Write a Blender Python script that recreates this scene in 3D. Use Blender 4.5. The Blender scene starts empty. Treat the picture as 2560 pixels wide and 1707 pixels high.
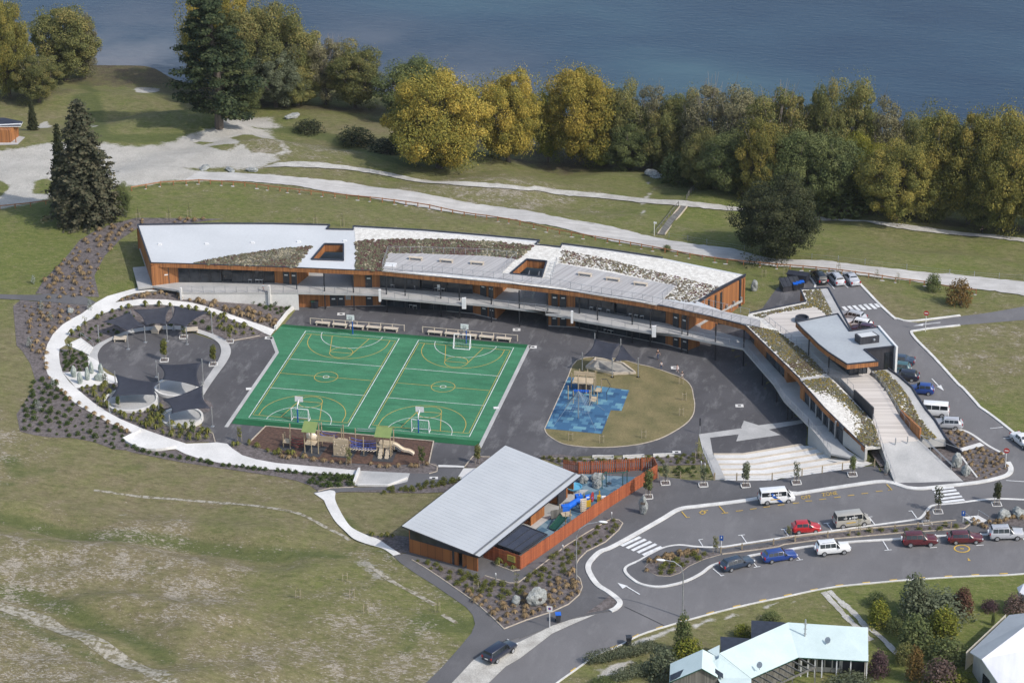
import bpy,bmesh,math,random
import numpy as np
from mathutils import Vector,Matrix,noise as mnoise
S = bpy.context.scene
COL = S.collection
R = math.radians
rnd = random.Random(11)

# ---------------------------------------------------------------- camera, sky, sun, exposure
FPX = 7018.5555614; CW,CH = 2560.0,1707.0
CAMLOC = (119.66781811,-384.99395459,191.0542932)
CAMROT = (R(64.31372653),R(0.55311533),R(12.35514957))
cam_d = bpy.data.cameras.new('camera'); cam = bpy.data.objects.new('camera',cam_d); COL.objects.link(cam)
cam.location = CAMLOC; cam.rotation_euler = CAMROT
cam_d.sensor_width = 36; cam_d.sensor_fit = 'HORIZONTAL'; cam_d.lens = FPX / CW * 36
cam_d.clip_start = 5; cam_d.clip_end = 9000
S.camera = cam
SUN_AZ,SUN_EL = R(112),R(44)           # from +Y clockwise
SUNV = Vector((math.sin(SUN_AZ) * math.cos(SUN_EL),math.cos(SUN_AZ) * math.cos(SUN_EL),math.sin(SUN_EL)))
world = bpy.data.worlds.new('World'); S.world = world; world.use_nodes = True
wn = world.node_tree; wn.nodes.clear()
sky = wn.nodes.new('ShaderNodeTexSky'); sky.sky_type = 'NISHITA'; sky.sun_disc = False
sky.sun_elevation = SUN_EL; sky.sun_rotation = SUN_AZ; sky.air_density = 1.2; sky.dust_density = 2.0
bg = wn.nodes.new('ShaderNodeBackground'); bg.inputs['Strength'].default_value = 0.15
wo = wn.nodes.new('ShaderNodeOutputWorld')
wn.links.new(sky.outputs[0],bg.inputs['Color']); wn.links.new(bg.outputs[0],wo.inputs['Surface'])
sun_d = bpy.data.lights.new('sun','SUN'); sun_d.energy = 2.7; sun_d.angle = R(0.7); sun_d.color = (1.0,0.955,0.89)
sun = bpy.data.objects.new('sun',sun_d); COL.objects.link(sun)
sun.rotation_euler = SUNV.to_track_quat('Z','Y').to_euler(); sun.location = (100,-80,150)
S.view_settings.view_transform = 'Standard'; S.view_settings.look = 'None'
S.view_settings.exposure = 0.28; S.view_settings.gamma = 1.0; S.view_settings.use_curve_mapping = False

# ---------------------------------------------------------------- from the photograph to the ground
_M = cam.rotation_euler.to_matrix(); _C = Vector(CAMLOC)
def W(u,v,z=0.0):
    """point where the sight line of photo pixel (u, v) meets the level z"""
    d = _M @ Vector(((u - CW / 2) / FPX,-(v - CH / 2) / FPX,-1.0))
    t = (z - _C.z) / d.z
    return _C + d * t
def CR(ox,oy,s):
    return lambda *p: [(ox + a / s,oy + b / s) for a,b in p]
cA = CR(300,500,3.92); cB = CR(800,500,3.92); cC = CR(1300,550,3.92); cD = CR(1800,650,3.92)
cE = CR(1960,850,3.92); cF = CR(50,680,3.485); cG = CR(550,750,2.94); cH = CR(1300,780,3.92)
cI = CR(950,1080,3.0157); cJ = CR(1400,1150,3.485); cK = CR(1960,1150,3.485); cL = CR(1380,1400,3.92)
cM = CR(1900,1400,3.5636); cN = CR(0,1050,2.387); cO = CR(600,1250,3.36)
cP = CR(1720,1020,4.3556); cQ = CR(1240,1120,4.9); cR = CR(690,1030,5.88); cS = CR(1640,1540,4.2)
cT = CR(1080,1120,5.2263); cU = CR(1180,620,7.84); cV = CR(300,1040,5.88); cFull = CR(0,0,0.91875)
t1 = CR(0,0,2.613); t2 = CR(600,0,2.613); t3 = CR(1200,0,2.613); t4 = CR(1860,0,2.613)

# ---------------------------------------------------------------- terrain heights
_flat = [(600,1000),(690,820),(800,800),(900,800),(1000,950),(1200,900),(1300,1000),(1500,900),(1700,1000),(1600,1090),
 (1400,1090),(1250,1100),(1100,800),(1400,830),(1650,860),(1850,950),(1950,1050),(700,1050),(600,870),(620,950),
 (1000,1120),(800,1130),(700,1110),(1150,1140),(1300,1130),(1500,1120),(1700,1090),(1850,1090),(1950,1090),(2005,1090),(900,960),
 (760,765),(900,760),(1050,770),(1200,790),(1400,800),(1600,830),(1750,850),(1830,870),(560,1040),(540,1000),(590,900),
 (800,900),(1100,1000),(1850,1120),(1990,1108),(1900,1000),(2000,1040),(640,860)]
_plaza = [(400,850),(300,870),(350,900),(450,900),(500,850),(520,920),(400,800),(470,960),(440,1000),(380,1010),(330,960)]
_ctl = [(u,v,0.0) for u,v in _flat] + [(u,v,0.05) for u,v in _plaza] + [
 (300,735,2.9),(250,760,2.7),(200,800,2.3),(160,850,2.0),(145,900,1.8),(150,950,1.6),(190,1000,1.2),(240,1030,1.0),(300,1075,.7),(350,1100,.5),(450,1120,.2),(560,1130,.1),
 (230,850,1.6),(400,745,2.3),(480,755,1.7),(520,770,1.4),(570,790,.9),(620,812,.5),(670,835,.1),
 (345,720,3.1),(380,725,3.0),(455,730,2.5),(560,745,1.8),(640,752,1.4),(690,765,.6),(735,772,.3),(650,790,.5),
 (450,690,3.0),(600,685,3.0),(700,690,2.8),(350,640,3.0),(310,650,3.0),(340,560,3.0),(460,560,2.9),(600,560,2.8),(750,570,2.8),(900,570,2.6),(1100,590,2.4),(1300,610,2.2),(1500,640,2.1),(1700,670,2.0),(1850,700,2.0),
 (1880,730,2.2),(1950,740,2.5),(1900,760,2.6),(1860,790,2.4),(2000,700,2.5),
 (300,470,2.4),(500,460,2.1),(700,460,1.9),(1000,500,1.5),(1400,570,1.2),(1800,650,1.2),(2200,690,1.7),(2500,740,2.2),
 (800,440,1.0),(1200,500,.5),(1600,570,.5),(2000,640,.8),(2400,690,1.2),(600,400,.8),(900,420,.2),
 (1000,430,-1),(1500,500,-1.5),(1800,520,-1.5),(2300,575,-1.5),(2560,600,-1.5),
 (1100,400,-3),(1600,460,-4),(2000,500,-3.5),(2400,560,-3.5),(2700,600,-3.5),(800,300,-4),(950,340,-3.4),(700,260,-5),(850,250,-6.2),(1000,280,-6.5),
 (-150,170,-7),(0,185,-7),(250,190,-6.9),(330,198,-7),(430,198,-7),(600,220,-7),(800,245,-7),(1000,285,-7),(1230,352,-7),(1450,390,-7),(1650,408,-7),(1900,445,-7),(2200,475,-7),(2560,505,-7),(2900,540,-7),
 (-100,100,-9),(300,120,-9),(600,150,-9),(1000,210,-9),(1300,280,-9),(1700,330,-9),(2100,390,-9),(2560,430,-9),(300,10,-10),(1200,100,-10),(2000,200,-10),(3000,400,-10),(-600,0,-10),
 (50,250,-4),(250,250,-4.5),(450,330,-1),(200,400,0),(100,450,1),(-100,400,0),(100,600,2.5),(0,700,2.2),(200,650,2.8),(60,800,1.9),
 (50,1000,1.5),(200,1150,1.2),(500,1200,.7),(50,1400,2.2),(300,1600,2.6),(600,1400,1.5),(800,1300,1.0),(900,1550,1.5),(-200,1200,2),(100,1690,3),
 (1000,1200,.6),(1000,1350,1),(1200,1450,1),(1500,1250,1),(1350,1350,1),(1400,1200,.9),(1250,1250,.9),(1620,1200,1.0),(1600,1165,.4),(1480,1160,.4),(1350,1155,.2),(1720,1180,1.0),
 (1100,1650,1.2),(1300,1560,1.3),(1500,1500,1.5),(1800,1430,2),(2200,1370,2.6),(2500,1330,3),(1700,1280,1.5),(2000,1210,2.3),(2150,1180,2.8),(2200,1165,3),(2400,1200,3),(2550,1150,3),(2500,1000,3),(2300,850,3),(2150,720,2.8),(2050,690,2.6),(2100,760,2.9),(2200,800,3),(2250,1000,3.0),(2350,1080,3.0),
 (1850,1195,1.5),(1780,1200,1.2),(1950,1185,2.0),(2080,1165,2.7),(1600,1250,1.1),(2560,850,3),(2700,1000,3),
 (1700,1650,1.2),(2100,1500,2),(2400,1500,2.5),(2000,1680,1.2),(2500,1650,2.2),(1500,1690,1.1),(2800,1500,3),
 (2080,900,2.4),(2150,1000,2.6),(2180,1090,2.8),(2250,1190,3.0)]
_P = np.array([[*W(u,v,z)] for u,v,z in _ctl])
def H(x,y,s=6.0):
    x = np.atleast_1d(np.asarray(x,float)); y = np.atleast_1d(np.asarray(y,float))
    out = np.empty(x.size); xf,yf = x.ravel(),y.ravel()
    for i in range(0,x.size,4000):
        d2 = (xf[i:i+4000,None] - _P[None,:,0]) ** 2 + (yf[i:i+4000,None] - _P[None,:,1]) ** 2
        dm = d2.min(1,keepdims=True)
        ss = np.maximum(s * s,dm * 0.35)
        w = np.exp(-(d2 - dm) / (2 * ss))
        out[i:i+4000] = (w * _P[None,:,2]).sum(1) / w.sum(1)
    return out.reshape(x.shape)
_F0 = np.array([tuple(W(u,v,0))[:2] for u,v in [(752,770),(900,776),(1040,790),(1300,818),(1600,870),(1820,880),(1990,1050),(2018,1112),
  (1853,1135),(1782,1135),(1750,1090),(1735,1115),(1560,1130),(1390,1135),(1180,1130),(1096,1150),(1076,1172),(900,1170),(700,1140),(626,1112),(530,1085),(515,1000),(600,880),(600,850),(684,838)]])
_H0 = H
def H(x,y):
    z = _H0(x,y)
    x = np.atleast_1d(np.asarray(x,float)); y = np.atleast_1d(np.asarray(y,float))
    d = np.full(x.shape,1e9); ins = np.zeros(x.shape,bool); n = len(_F0)
    for i in range(n):
        (ax,ay),(bx,by) = _F0[i],_F0[(i + 1) % n]
        ex,ey = bx - ax,by - ay
        t = np.clip(((x - ax) * ex + (y - ay) * ey) / (ex * ex + ey * ey),0,1)
        d = np.minimum(d,np.hypot(x - ax - t * ex,y - ay - t * ey))
        if ay != by: ins ^= ((ay > y) != (by > y)) & (x < (bx - ax) * (y - ay) / (by - ay) + ax)
    k = np.where(ins,0.0,np.clip(d / 3.0,0,1)); k = k * k * (3 - 2 * k)
    return z * k
def h1(x,y): return float(H(x,y)[0])
def G(u,v,dz=0.0):
    """photo pixel -> point on the terrain"""
    z = 0.0
    for k in range(14):
        p = W(u,v,z); z = 0.5 * z + 0.5 * h1(p.x,p.y) if k > 4 else h1(p.x,p.y)
    return Vector((p.x,p.y,h1(p.x,p.y) + dz))
def Gs(pts,z=None):
    return [G(u,v) if z is None else W(u,v,z) for u,v in pts]

# ---------------------------------------------------------------- materials
def nd(nt,t,**kw):
    n = nt.nodes.new(t)
    for k,v in kw.items():
        setattr(n,k,v)
    return n
def newmat(name):
    m = bpy.data.materials.new(name); m.use_nodes = True
    nt = m.node_tree; b = nt.nodes['Principled BSDF']
    return m,nt,b
def pos_node(nt,scale=(1,1,1)):
    g = nd(nt,'ShaderNodeNewGeometry'); mp = nd(nt,'ShaderNodeMapping'); mp.inputs['Scale'].default_value = scale
    nt.links.new(g.outputs['Position'],mp.inputs['Vector']); return mp.outputs['Vector']
def obj_node(nt,scale=(1,1,1)):
    g = nd(nt,'ShaderNodeTexCoord'); mp = nd(nt,'ShaderNodeMapping'); mp.inputs['Scale'].default_value = scale
    nt.links.new(g.outputs['Object'],mp.inputs['Vector']); return mp.outputs['Vector']
def noise(nt,vec,scale,detail=4,rough=.55):
    n = nd(nt,'ShaderNodeTexNoise'); n.inputs['Scale'].default_value = scale
    n.inputs['Detail'].default_value = detail; n.inputs['Roughness'].default_value = rough
    nt.links.new(vec,n.inputs['Vector']); return n.outputs['Fac']
def ramp(nt,fac,stops):
    r = nd(nt,'ShaderNodeValToRGB'); e = r.color_ramp.elements
    while len(e) < len(stops): e.new(0.5)
    for i,(p,c) in enumerate(stops):
        e[i].position = p; e[i].color = (*c,1) if len(c) == 3 else c
    nt.links.new(fac,r.inputs['Fac']); return r.outputs['Color']
def mixc(nt,f,a,b,mode='MIX'):
    m = nd(nt,'ShaderNodeMix',data_type='RGBA',blend_type=mode); m.clamp_result = False
    for s,i in ((f,0),(a,6),(b,7)):
        if isinstance(s,(int,float)): m.inputs[i].default_value = s
        elif isinstance(s,tuple): m.inputs[i].default_value = (*s,1)
        else: nt.links.new(s,m.inputs[i])
    return m.outputs[2]
def math_(nt,op,a,b=0.0,c=None,clamp=False):
    m = nd(nt,'ShaderNodeMath',operation=op); m.use_clamp = clamp
    for i,s in enumerate((a,b) if c is None else (a,b,c)):
        if isinstance(s,(int,float)): m.inputs[i].default_value = s
        else: nt.links.new(s,m.inputs[i])
    return m.outputs[0]
def maprange(nt,v,a,b,c=0.0,d=1.0):
    m = nd(nt,'ShaderNodeMapRange'); m.clamp = True
    nt.links.new(v,m.inputs[0])
    for i,s in enumerate((a,b,c,d)): m.inputs[i + 1].default_value = s
    return m.outputs[0]
def bump(nt,b,height,strength=.4,dist=.05):
    n = nd(nt,'ShaderNodeBump'); n.inputs['Strength'].default_value = strength; n.inputs['Distance'].default_value = dist
    nt.links.new(height,n.inputs['Height']); nt.links.new(n.outputs[0],b.inputs['Normal'])
def M(name,c1,c2=None,scale=1.0,rough=.8,metal=0.0,stretch=(1,1,1),coord='obj',bmp=0.0,bd=.03,detail=5,lo=.35,hi=.65,fine=0.0,finescale=12,coat=0.0):
    m,nt,b = newmat(name)
    b.inputs['Roughness'].default_value = rough; b.inputs['Metallic'].default_value = metal
    if coat: b.inputs['Coat Weight'].default_value = coat
    if c2 is None: c2 = tuple(x * .82 for x in c1)
    v = obj_node(nt,stretch) if coord == 'obj' else pos_node(nt,stretch)
    n = noise(nt,v,scale,detail)
    c = ramp(nt,n,[(lo,c2),(hi,c1)])
    if fine:
        n2 = noise(nt,v,finescale,3)
        c = mixc(nt,fine,c,ramp(nt,n2,[(.3,(.35,) * 3),(.7,(1.5,) * 3)]),'MULTIPLY')
    nt.links.new(c,b.inputs['Base Color'])
    if bmp: bump(nt,b,noise(nt,v,scale * 3,6),bmp,bd)
    return m

# ---------------------------------------------------------------- mesh helpers
class MB:
    def __init__(s): s.v = []; s.f = []; s.m = []
    def add(s,vs,fs,mi=0):
        o = len(s.v); s.v += [tuple(v) for v in vs]
        for f in fs: s.f.append([o + i for i in f]); s.m.append(mi)
    def quad(s,a,b,c,d,mi=0): s.add([a,b,c,d],[(0,1,2,3)],mi)
    def poly(s,pts,mi=0): s.add(pts,[tuple(range(len(pts)))],mi)
    def box(s,c,d,rz=0.0,mi=0,rx=0.0,ry=0.0):
        m = Matrix.Translation(c) @ Matrix.Rotation(rz,4,'Z') @ Matrix.Rotation(ry,4,'Y') @ Matrix.Rotation(rx,4,'X')
        x,y,z = d[0] / 2,d[1] / 2,d[2] / 2
        vs = [m @ Vector(p) for p in ((-x,-y,-z),(x,-y,-z),(x,y,-z),(-x,y,-z),(-x,-y,z),(x,-y,z),(x,y,z),(-x,y,z))]
        s.add(vs,[(0,3,2,1),(4,5,6,7),(0,1,5,4),(1,2,6,5),(2,3,7,6),(3,0,4,7)],mi)
    def prism(s,pts,z0,z1,mi=0,top=None,side=None):
        """pts: list of (x, y); z0, z1 numbers or per-point lists"""
        n = len(pts)
        a = z0 if isinstance(z0,(list,tuple)) else [z0] * n
        b = z1 if isinstance(z1,(list,tuple)) else [z1] * n
        area = sum(pts[i][0] * pts[(i + 1) % n][1] - pts[(i + 1) % n][0] * pts[i][1] for i in range(n))
        idx = list(range(n)) if area > 0 else list(range(n))[::-1]
        vs = [(pts[i][0],pts[i][1],a[i]) for i in idx] + [(pts[i][0],pts[i][1],b[i]) for i in idx]
        s.add(vs,[tuple(range(n))[::-1]],mi if side is None else side); o = len(s.v) - 2 * n
        s.f.append([o + n + i for i in range(n)]); s.m.append(mi if top is None else top)
        for i in range(n):
            j = (i + 1) % n
            s.f.append([o + i,o + j,o + n + j,o + n + i]); s.m.append(mi if side is None else side)
    def beam(s,a,b,w,h,mi=0):
        a,b = Vector(a),Vector(b); d = b - a; L = d.length
        if L < 1e-6: return
        q = d.to_track_quat('X','Z').to_matrix().to_4x4(); m = Matrix.Translation((a + b) / 2) @ q
        x,y,z = L / 2,w / 2,h / 2
        vs = [m @ Vector(p) for p in ((-x,-y,-z),(x,-y,-z),(x,y,-z),(-x,y,-z),(-x,-y,z),(x,-y,z),(x,y,z),(-x,y,z))]
        s.add(vs,[(0,3,2,1),(4,5,6,7),(0,1,5,4),(1,2,6,5),(2,3,7,6),(3,0,4,7)],mi)
    def tube(s,pts,r,n=6,mi=0,cap=True):
        pts = [Vector(p) for p in pts]; k = len(pts)
        rs = r if isinstance(r,(list,tuple)) else [r] * k
        o = len(s.v); ref = Vector((0,0,1))
        for i,p in enumerate(pts):
            t = (pts[min(i + 1,k - 1)] - pts[max(i - 1,0)]).normalized()
            e = t.cross(ref if abs(t.z) < .95 else Vector((1,0,0))).normalized(); g = t.cross(e)
            for j in range(n):
                a = 2 * math.pi * j / n
                s.v.append(tuple(p + (e * math.cos(a) + g * math.sin(a)) * rs[i]))
        for i in range(k - 1):
            for j in range(n):
                q = (j + 1) % n
                s.f.append([o + i * n + j,o + i * n + q,o + (i + 1) * n + q,o + (i + 1) * n + j]); s.m.append(mi)
        if cap:
            s.f.append([o + j for j in range(n)][::-1]); s.m.append(mi)
            s.f.append([o + (k - 1) * n + j for j in range(n)]); s.m.append(mi)
    def lathe(s,prof,n=16,c=(0,0,0),mi=0,sx=1,sy=1):
        o = len(s.v); k = len(prof)
        for r,z in prof:
            for j in range(n):
                a = 2 * math.pi * j / n
                s.v.append((c[0] + r * sx * math.cos(a),c[1] + r * sy * math.sin(a),c[2] + z))
        for i in range(k - 1):
            for j in range(n):
                q = (j + 1) % n
                s.f.append([o + i * n + j,o + i * n + q,o + (i + 1) * n + q,o + (i + 1) * n + j]); s.m.append(mi)
        s.f.append([o + j for j in range(n)][::-1]); s.m.append(mi)
        s.f.append([o + (k - 1) * n + j for j in range(n)]); s.m.append(mi)
    def disc(s,c,r,axis,n=14,mi=0):
        q = Vector(axis).to_track_quat('Z','Y')
        s.poly([Vector(c) + q @ Vector((r * math.cos(2 * math.pi * i / n),r * math.sin(2 * math.pi * i / n),0)) for i in range(n)],mi)
    def blob(s,c,rad,seed=0,amp=.25,sub=2,freq=1.0,mi=0,flat=False):
        bm = bmesh.new(); bmesh.ops.create_icosphere(bm,subdivisions=sub,radius=1)
        vs = []
        for v in bm.verts:
            k = 1 + amp * mnoise.noise(v.co * freq * 1.6 + Vector((seed * 7.3,seed * 3.1,seed))) + amp * .5 * mnoise.noise(v.co * freq * 4 + Vector((seed,0,5)))
            p = Vector((v.co.x * rad[0],v.co.y * rad[1],v.co.z * rad[2])) * k
            vs.append(Vector(c) + p)
        s.add(vs,[[v.index for v in f.verts] for f in bm.faces],mi); bm.free()
    def build(s,name,mats,parent=None,world=False,smooth=False,loc=None,recalc=True):
        me = bpy.data.meshes.new(name)
        off = Vector((0,0,0))
        if world and parent is not None:
            p = parent
            while p: off += p.location; p = p.parent
        elif loc is not None: off = Vector(loc) if world else off
        vs = [(v[0] - off.x,v[1] - off.y,v[2] - off.z) for v in s.v] if off.length else s.v
        me.from_pydata(vs,[],s.f)
        for m in (mats if isinstance(mats,(list,tuple)) else [mats]): me.materials.append(m)
        me.polygons.foreach_set('material_index',s.m)
        if recalc:
            bm = bmesh.new(); bm.from_mesh(me); bmesh.ops.recalc_face_normals(bm,faces=bm.faces); bm.to_mesh(me); bm.free()
        if smooth: me.polygons.foreach_set('use_smooth',[True] * len(me.polygons))
        me.update()
        o = bpy.data.objects.new(name,me); COL.objects.link(o)
        if parent is not None: o.parent = parent
        if loc is not None: o.location = loc
        return o
def tag(o,label=None,cat=None,group=None,kind=None):
    if label: o['label'] = label
    if cat: o['category'] = cat
    if group: o['group'] = group
    if kind: o['kind'] = kind
    return o
def thing(name,label,cat,loc=(0,0,0),rz=0.0,group=None):
    o = bpy.data.objects.new(name,None); COL.objects.link(o); o.empty_display_size = .2
    o.location = loc; o.rotation_euler = (0,0,rz)
    return tag(o,label,cat,group)
def dup(root,loc,rz=None,label=None,group=None,scale=None):
    r = root.copy(); COL.objects.link(r); r.location = loc
    if rz is not None: r.rotation_euler = (0,0,rz)
    if scale is not None: r.scale = scale if isinstance(scale,(tuple,list)) else (scale,) * 3
    if label: r['label'] = label
    if group: r['group'] = group
    for ch in list(root.children):
        c = ch.copy(); COL.objects.link(c); c.parent = r
        for g in ch.children:
            d = g.copy(); COL.objects.link(d); d.parent = c
    return r
def crv(pts,n=6,closed=False):
    """Catmull-Rom through pixel or world points"""
    P = [Vector(p) for p in pts]; k = len(P); out = []
    rng = range(k if closed else k - 1)
    for i in rng:
        if closed: p0,p1,p2,p3 = P[i - 1],P[i],P[(i + 1) % k],P[(i + 2) % k]
        else: p0,p1,p2,p3 = P[max(i - 1,0)],P[i],P[i + 1],P[min(i + 2,k - 1)]
        for j in range(n):
            t = j / n
            out.append(.5 * (2 * p1 + (p2 - p0) * t + (2 * p0 - 5 * p1 + 4 * p2 - p3) * t * t + (3 * p1 - p0 - 3 * p2 + p3) * t ** 3))
    if not closed: out.append(P[-1])
    return out
def densify(P,step=1.5,closed=False):
    out = []; k = len(P)
    for i in range(k if closed else k - 1):
        a,b = Vector(P[i]),Vector(P[(i + 1) % k]); m = max(1,int((b - a).length / step))
        out += [a + (b - a) * j / m for j in range(m)]
    if not closed: out.append(Vector(P[-1]))
    return out
def sheet(name,pts,mat,off,parent=None,kind='structure',grid=2.0,z=None,px=True):
    """flat cover laid on the terrain: pts are photo pixels (or world points if px is False)"""
    P = ([G(*p[:2]) for p in pts] if z is None else [W(p[0],p[1],z) for p in pts]) if px else [Vector(p) for p in pts]
    bm = bmesh.new()
    vs = [bm.verts.new((p.x,p.y,0)) for p in P]
    try: f = bm.faces.new(vs)
    except ValueError: bm.free(); return None
    bm.normal_update()
    if f.normal.z < 0: f.normal_flip()
    bmesh.ops.triangulate(bm,faces=bm.faces[:])
    if z is None:
        xs = [p.x for p in P]; ys = [p.y for p in P]
        for ax,lo,hi in ((0,min(xs),max(xs)),(1,min(ys),max(ys))):
            k = math.ceil(lo / grid)
            while k * grid < hi:
                co = [0,0,0]; co[ax] = k * grid; no = [0,0,0]; no[ax] = 1
                bmesh.ops.bisect_plane(bm,geom=bm.verts[:] + bm.edges[:] + bm.faces[:],plane_co=co,plane_no=no,dist=1e-4)
                k += 1
    vv = bm.verts[:]
    if z is None:
        hs = H([v.co.x for v in vv],[v.co.y for v in vv])
        for v,q in zip(vv,hs): v.co.z = q + off
    else:
        for v in vv: v.co.z = z + off
    me = bpy.data.meshes.new(name); bm.to_mesh(me); bm.free(); me.materials.append(mat)
    o = bpy.data.objects.new(name,me); COL.objects.link(o)
    if parent is not None: o.parent = parent
    if kind and parent is None: o['kind'] = kind
    return o
def strip(mb,P,w,h,off=0.0,mi=0,closed=False,base=-.25,flat=None,step=1.5):
    """kerb / wall / painted line of width w and height h along world points P, following the terrain"""
    P = densify([Vector((p[0],p[1],0)) for p in P],step,closed); k = len(P)
    hs = H([p.x for p in P],[p.y for p in P]) if flat is None else [flat] * k
    L,Rr = [],[]
    for i,p in enumerate(P):
        a = P[(i - 1) % k] if closed else P[max(i - 1,0)]; b = P[(i + 1) % k] if closed else P[min(i + 1,k - 1)]
        t = (b - a); t.z = 0
        if t.length < 1e-6: t = Vector((1,0,0))
        t.normalize(); nrm = Vector((-t.y,t.x,0)) * w / 2
        L.append(p + nrm); Rr.append(p - nrm)
    n = k if closed else k - 1
    for i in range(n):
        j = (i + 1) % k
        zi,zj = hs[i] + off + h,hs[j] + off + h
        a,b,c,d = (L[i].x,L[i].y,zi),(Rr[i].x,Rr[i].y,zi),(Rr[j].x,Rr[j].y,zj),(L[j].x,L[j].y,zj)
        mb.quad(a,b,c,d,mi)
        if h > .02:
            bi,bj = hs[i] + base,hs[j] + base
            mb.quad((a[0],a[1],bi),a,d,(d[0],d[1],bj),mi); mb.quad(b,(b[0],b[1],bi),(c[0],c[1],bj),c,mi)
            if not closed and i == 0: mb.quad((a[0],a[1],bi),(b[0],b[1],bi),b,a,mi)
            if not closed and i == n - 1: mb.quad(d,c,(c[0],c[1],bj),(d[0],d[1],bj),mi)
def inpoly(x,y,P):
    c = False; k = len(P); j = k - 1
    for i in range(k):
        if (P[i][1] > y) != (P[j][1] > y) and x < (P[j][0] - P[i][0]) * (y - P[i][1]) / (P[j][1] - P[i][1]) + P[i][0]: c = not c
        j = i
    return c
# ================================================================ THE SETTING
# ---- materials of the ground
def ground_material():
    m,nt,b = newmat('meadow'); b.inputs['Roughness'].default_value = .95; b.inputs['Specular IOR Level'].default_value = .15
    at = nd(nt,'ShaderNodeAttribute',attribute_name='mask'); sep = nd(nt,'ShaderNodeSeparateColor'); nt.links.new(at.outputs['Color'],sep.inputs[0])
    at2 = nd(nt,'ShaderNodeAttribute',attribute_name='lines'); sep2 = nd(nt,'ShaderNodeSeparateColor'); nt.links.new(at2.outputs['Color'],sep2.inputs[0])
    dry,bare,shore = sep.outputs
    gravel,green,pale = sep2.outputs
    v = pos_node(nt)
    vs = pos_node(nt,(.45,1.0,1.0))
    n1 = noise(nt,v,.09,6,.6); n2 = noise(nt,vs,1.5,8,.75); n3 = noise(nt,v,5.5,4,.7); n4 = noise(nt,v,.3,7,.7); n5 = noise(nt,vs,3.6,5,.72)
    lush = ramp(nt,n2,[(.3,(.078,.104,.025)),(.52,(.134,.155,.042)),(.72,(.200,.200,.072))])
    dryc = ramp(nt,n2,[(.28,(.108,.090,.050)),(.5,(.186,.156,.088)),(.72,(.272,.230,.142))])
    k = math_(nt,'ADD',dry,math_(nt,'MULTIPLY',math_(nt,'SUBTRACT',n4,.5),1.3))
    c = mixc(nt,maprange(nt,k,.15,.85),lush,dryc)
    # straw coloured mowing flecks
    c = mixc(nt,math_(nt,'MULTIPLY',maprange(nt,n5,.53,.68),.55),c,(.310,.255,.150))
    # greener strips
    gk = math_(nt,'ADD',green,math_(nt,'MULTIPLY',math_(nt,'SUBTRACT',n4,.5),.8))
    c = mixc(nt,math_(nt,'MULTIPLY',maprange(nt,gk,.36,.74),.85),c,ramp(nt,n2,[(.3,(.066,.086,.028)),(.7,(.122,.136,.048))]))
    # bare pale soil showing through as ragged flecks
    bk = math_(nt,'ADD',math_(nt,'MULTIPLY',bare,.80),math_(nt,'ADD',math_(nt,'MULTIPLY',math_(nt,'SUBTRACT',n4,.5),1.5),math_(nt,'MULTIPLY',math_(nt,'SUBTRACT',n5,.5),2.2)))
    c = mixc(nt,math_(nt,'MULTIPLY',maprange(nt,bk,.46,.66),.9),c,ramp(nt,n3,[(.3,(.250,.215,.170)),(.7,(.44,.40,.335))]))
    # old wheel tracks and the thin sandy lines
    pk = math_(nt,'ADD',pale,math_(nt,'MULTIPLY',math_(nt,'SUBTRACT',n5,.5),1.4))
    c = mixc(nt,maprange(nt,pk,.42,.62),c,ramp(nt,n3,[(.3,(.20,.185,.15)),(.7,(.40,.38,.33))]))
    # loose gravel
    gv = math_(nt,'ADD',gravel,math_(nt,'ADD',math_(nt,'MULTIPLY',math_(nt,'SUBTRACT',n2,.5),.7),math_(nt,'MULTIPLY',math_(nt,'SUBTRACT',n4,.5),.7)))
    c = mixc(nt,maprange(nt,gv,.40,.60),c,ramp(nt,math_(nt,'ADD',math_(nt,'MULTIPLY',n4,.6),math_(nt,'MULTIPLY',n3,.4)),[(.3,(.34,.32,.285)),(.7,(.55,.525,.475))]))
    # dark brown litter at the lake edge
    sk = math_(nt,'ADD',shore,math_(nt,'MULTIPLY',math_(nt,'SUBTRACT',n4,.5),.8))
    c = mixc(nt,math_(nt,'MULTIPLY',maprange(nt,sk,.35,.75),.9),c,ramp(nt,n3,[(.3,(.045,.035,.025)),(.7,(.115,.085,.06))]))
    c = mixc(nt,.5,c,ramp(nt,n3,[(.25,(.5,) * 3),(.75,(1.5,) * 3)]),'MULTIPLY')
    nt.links.new(c,b.inputs['Base Color'])
    bump(nt,b,math_(nt,'ADD',n3,n2),.55,.25)
    return m
def tarmac(name,base,var=.16,worn=(.17,.165,.165),amt=.5):
    m,nt,b = newmat(name); b.inputs['Roughness'].default_value = .92; b.inputs['Specular IOR Level'].default_value = .2
    v = pos_node(nt); n1 = noise(nt,v,.12,6,.65); n2 = noise(nt,v,9,3,.6); n3 = noise(nt,pos_node(nt,(1,.35,1)),.5,6,.7)
    lo = tuple(x * (1 - var) for x in base); hi = tuple(x * (1 + var) for x in base)
    c = ramp(nt,n1,[(.3,lo),(.7,hi)])
    c = mixc(nt,math_(nt,'MULTIPLY',maprange(nt,n3,.52,.76),amt),c,worn)
    c = mixc(nt,.35,c,ramp(nt,n2,[(.3,(.7,) * 3),(.7,(1.3,) * 3)]),'MULTIPLY')
    nt.links.new(c,b.inputs['Base Color']); bump(nt,b,n2,.25,.02)
    return m
MAT_ground = ground_material()
MAT_court = tarmac('courtyard_asphalt',(.092,.089,.094),.22,(.215,.210,.210),.85)
MAT_road = tarmac('road_asphalt',(.160,.155,.158),.12,(.235,.228,.228),.55)
MAT_foot = tarmac('footpath_asphalt',(.118,.115,.119),.14,(.190,.186,.186),.45)
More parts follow.
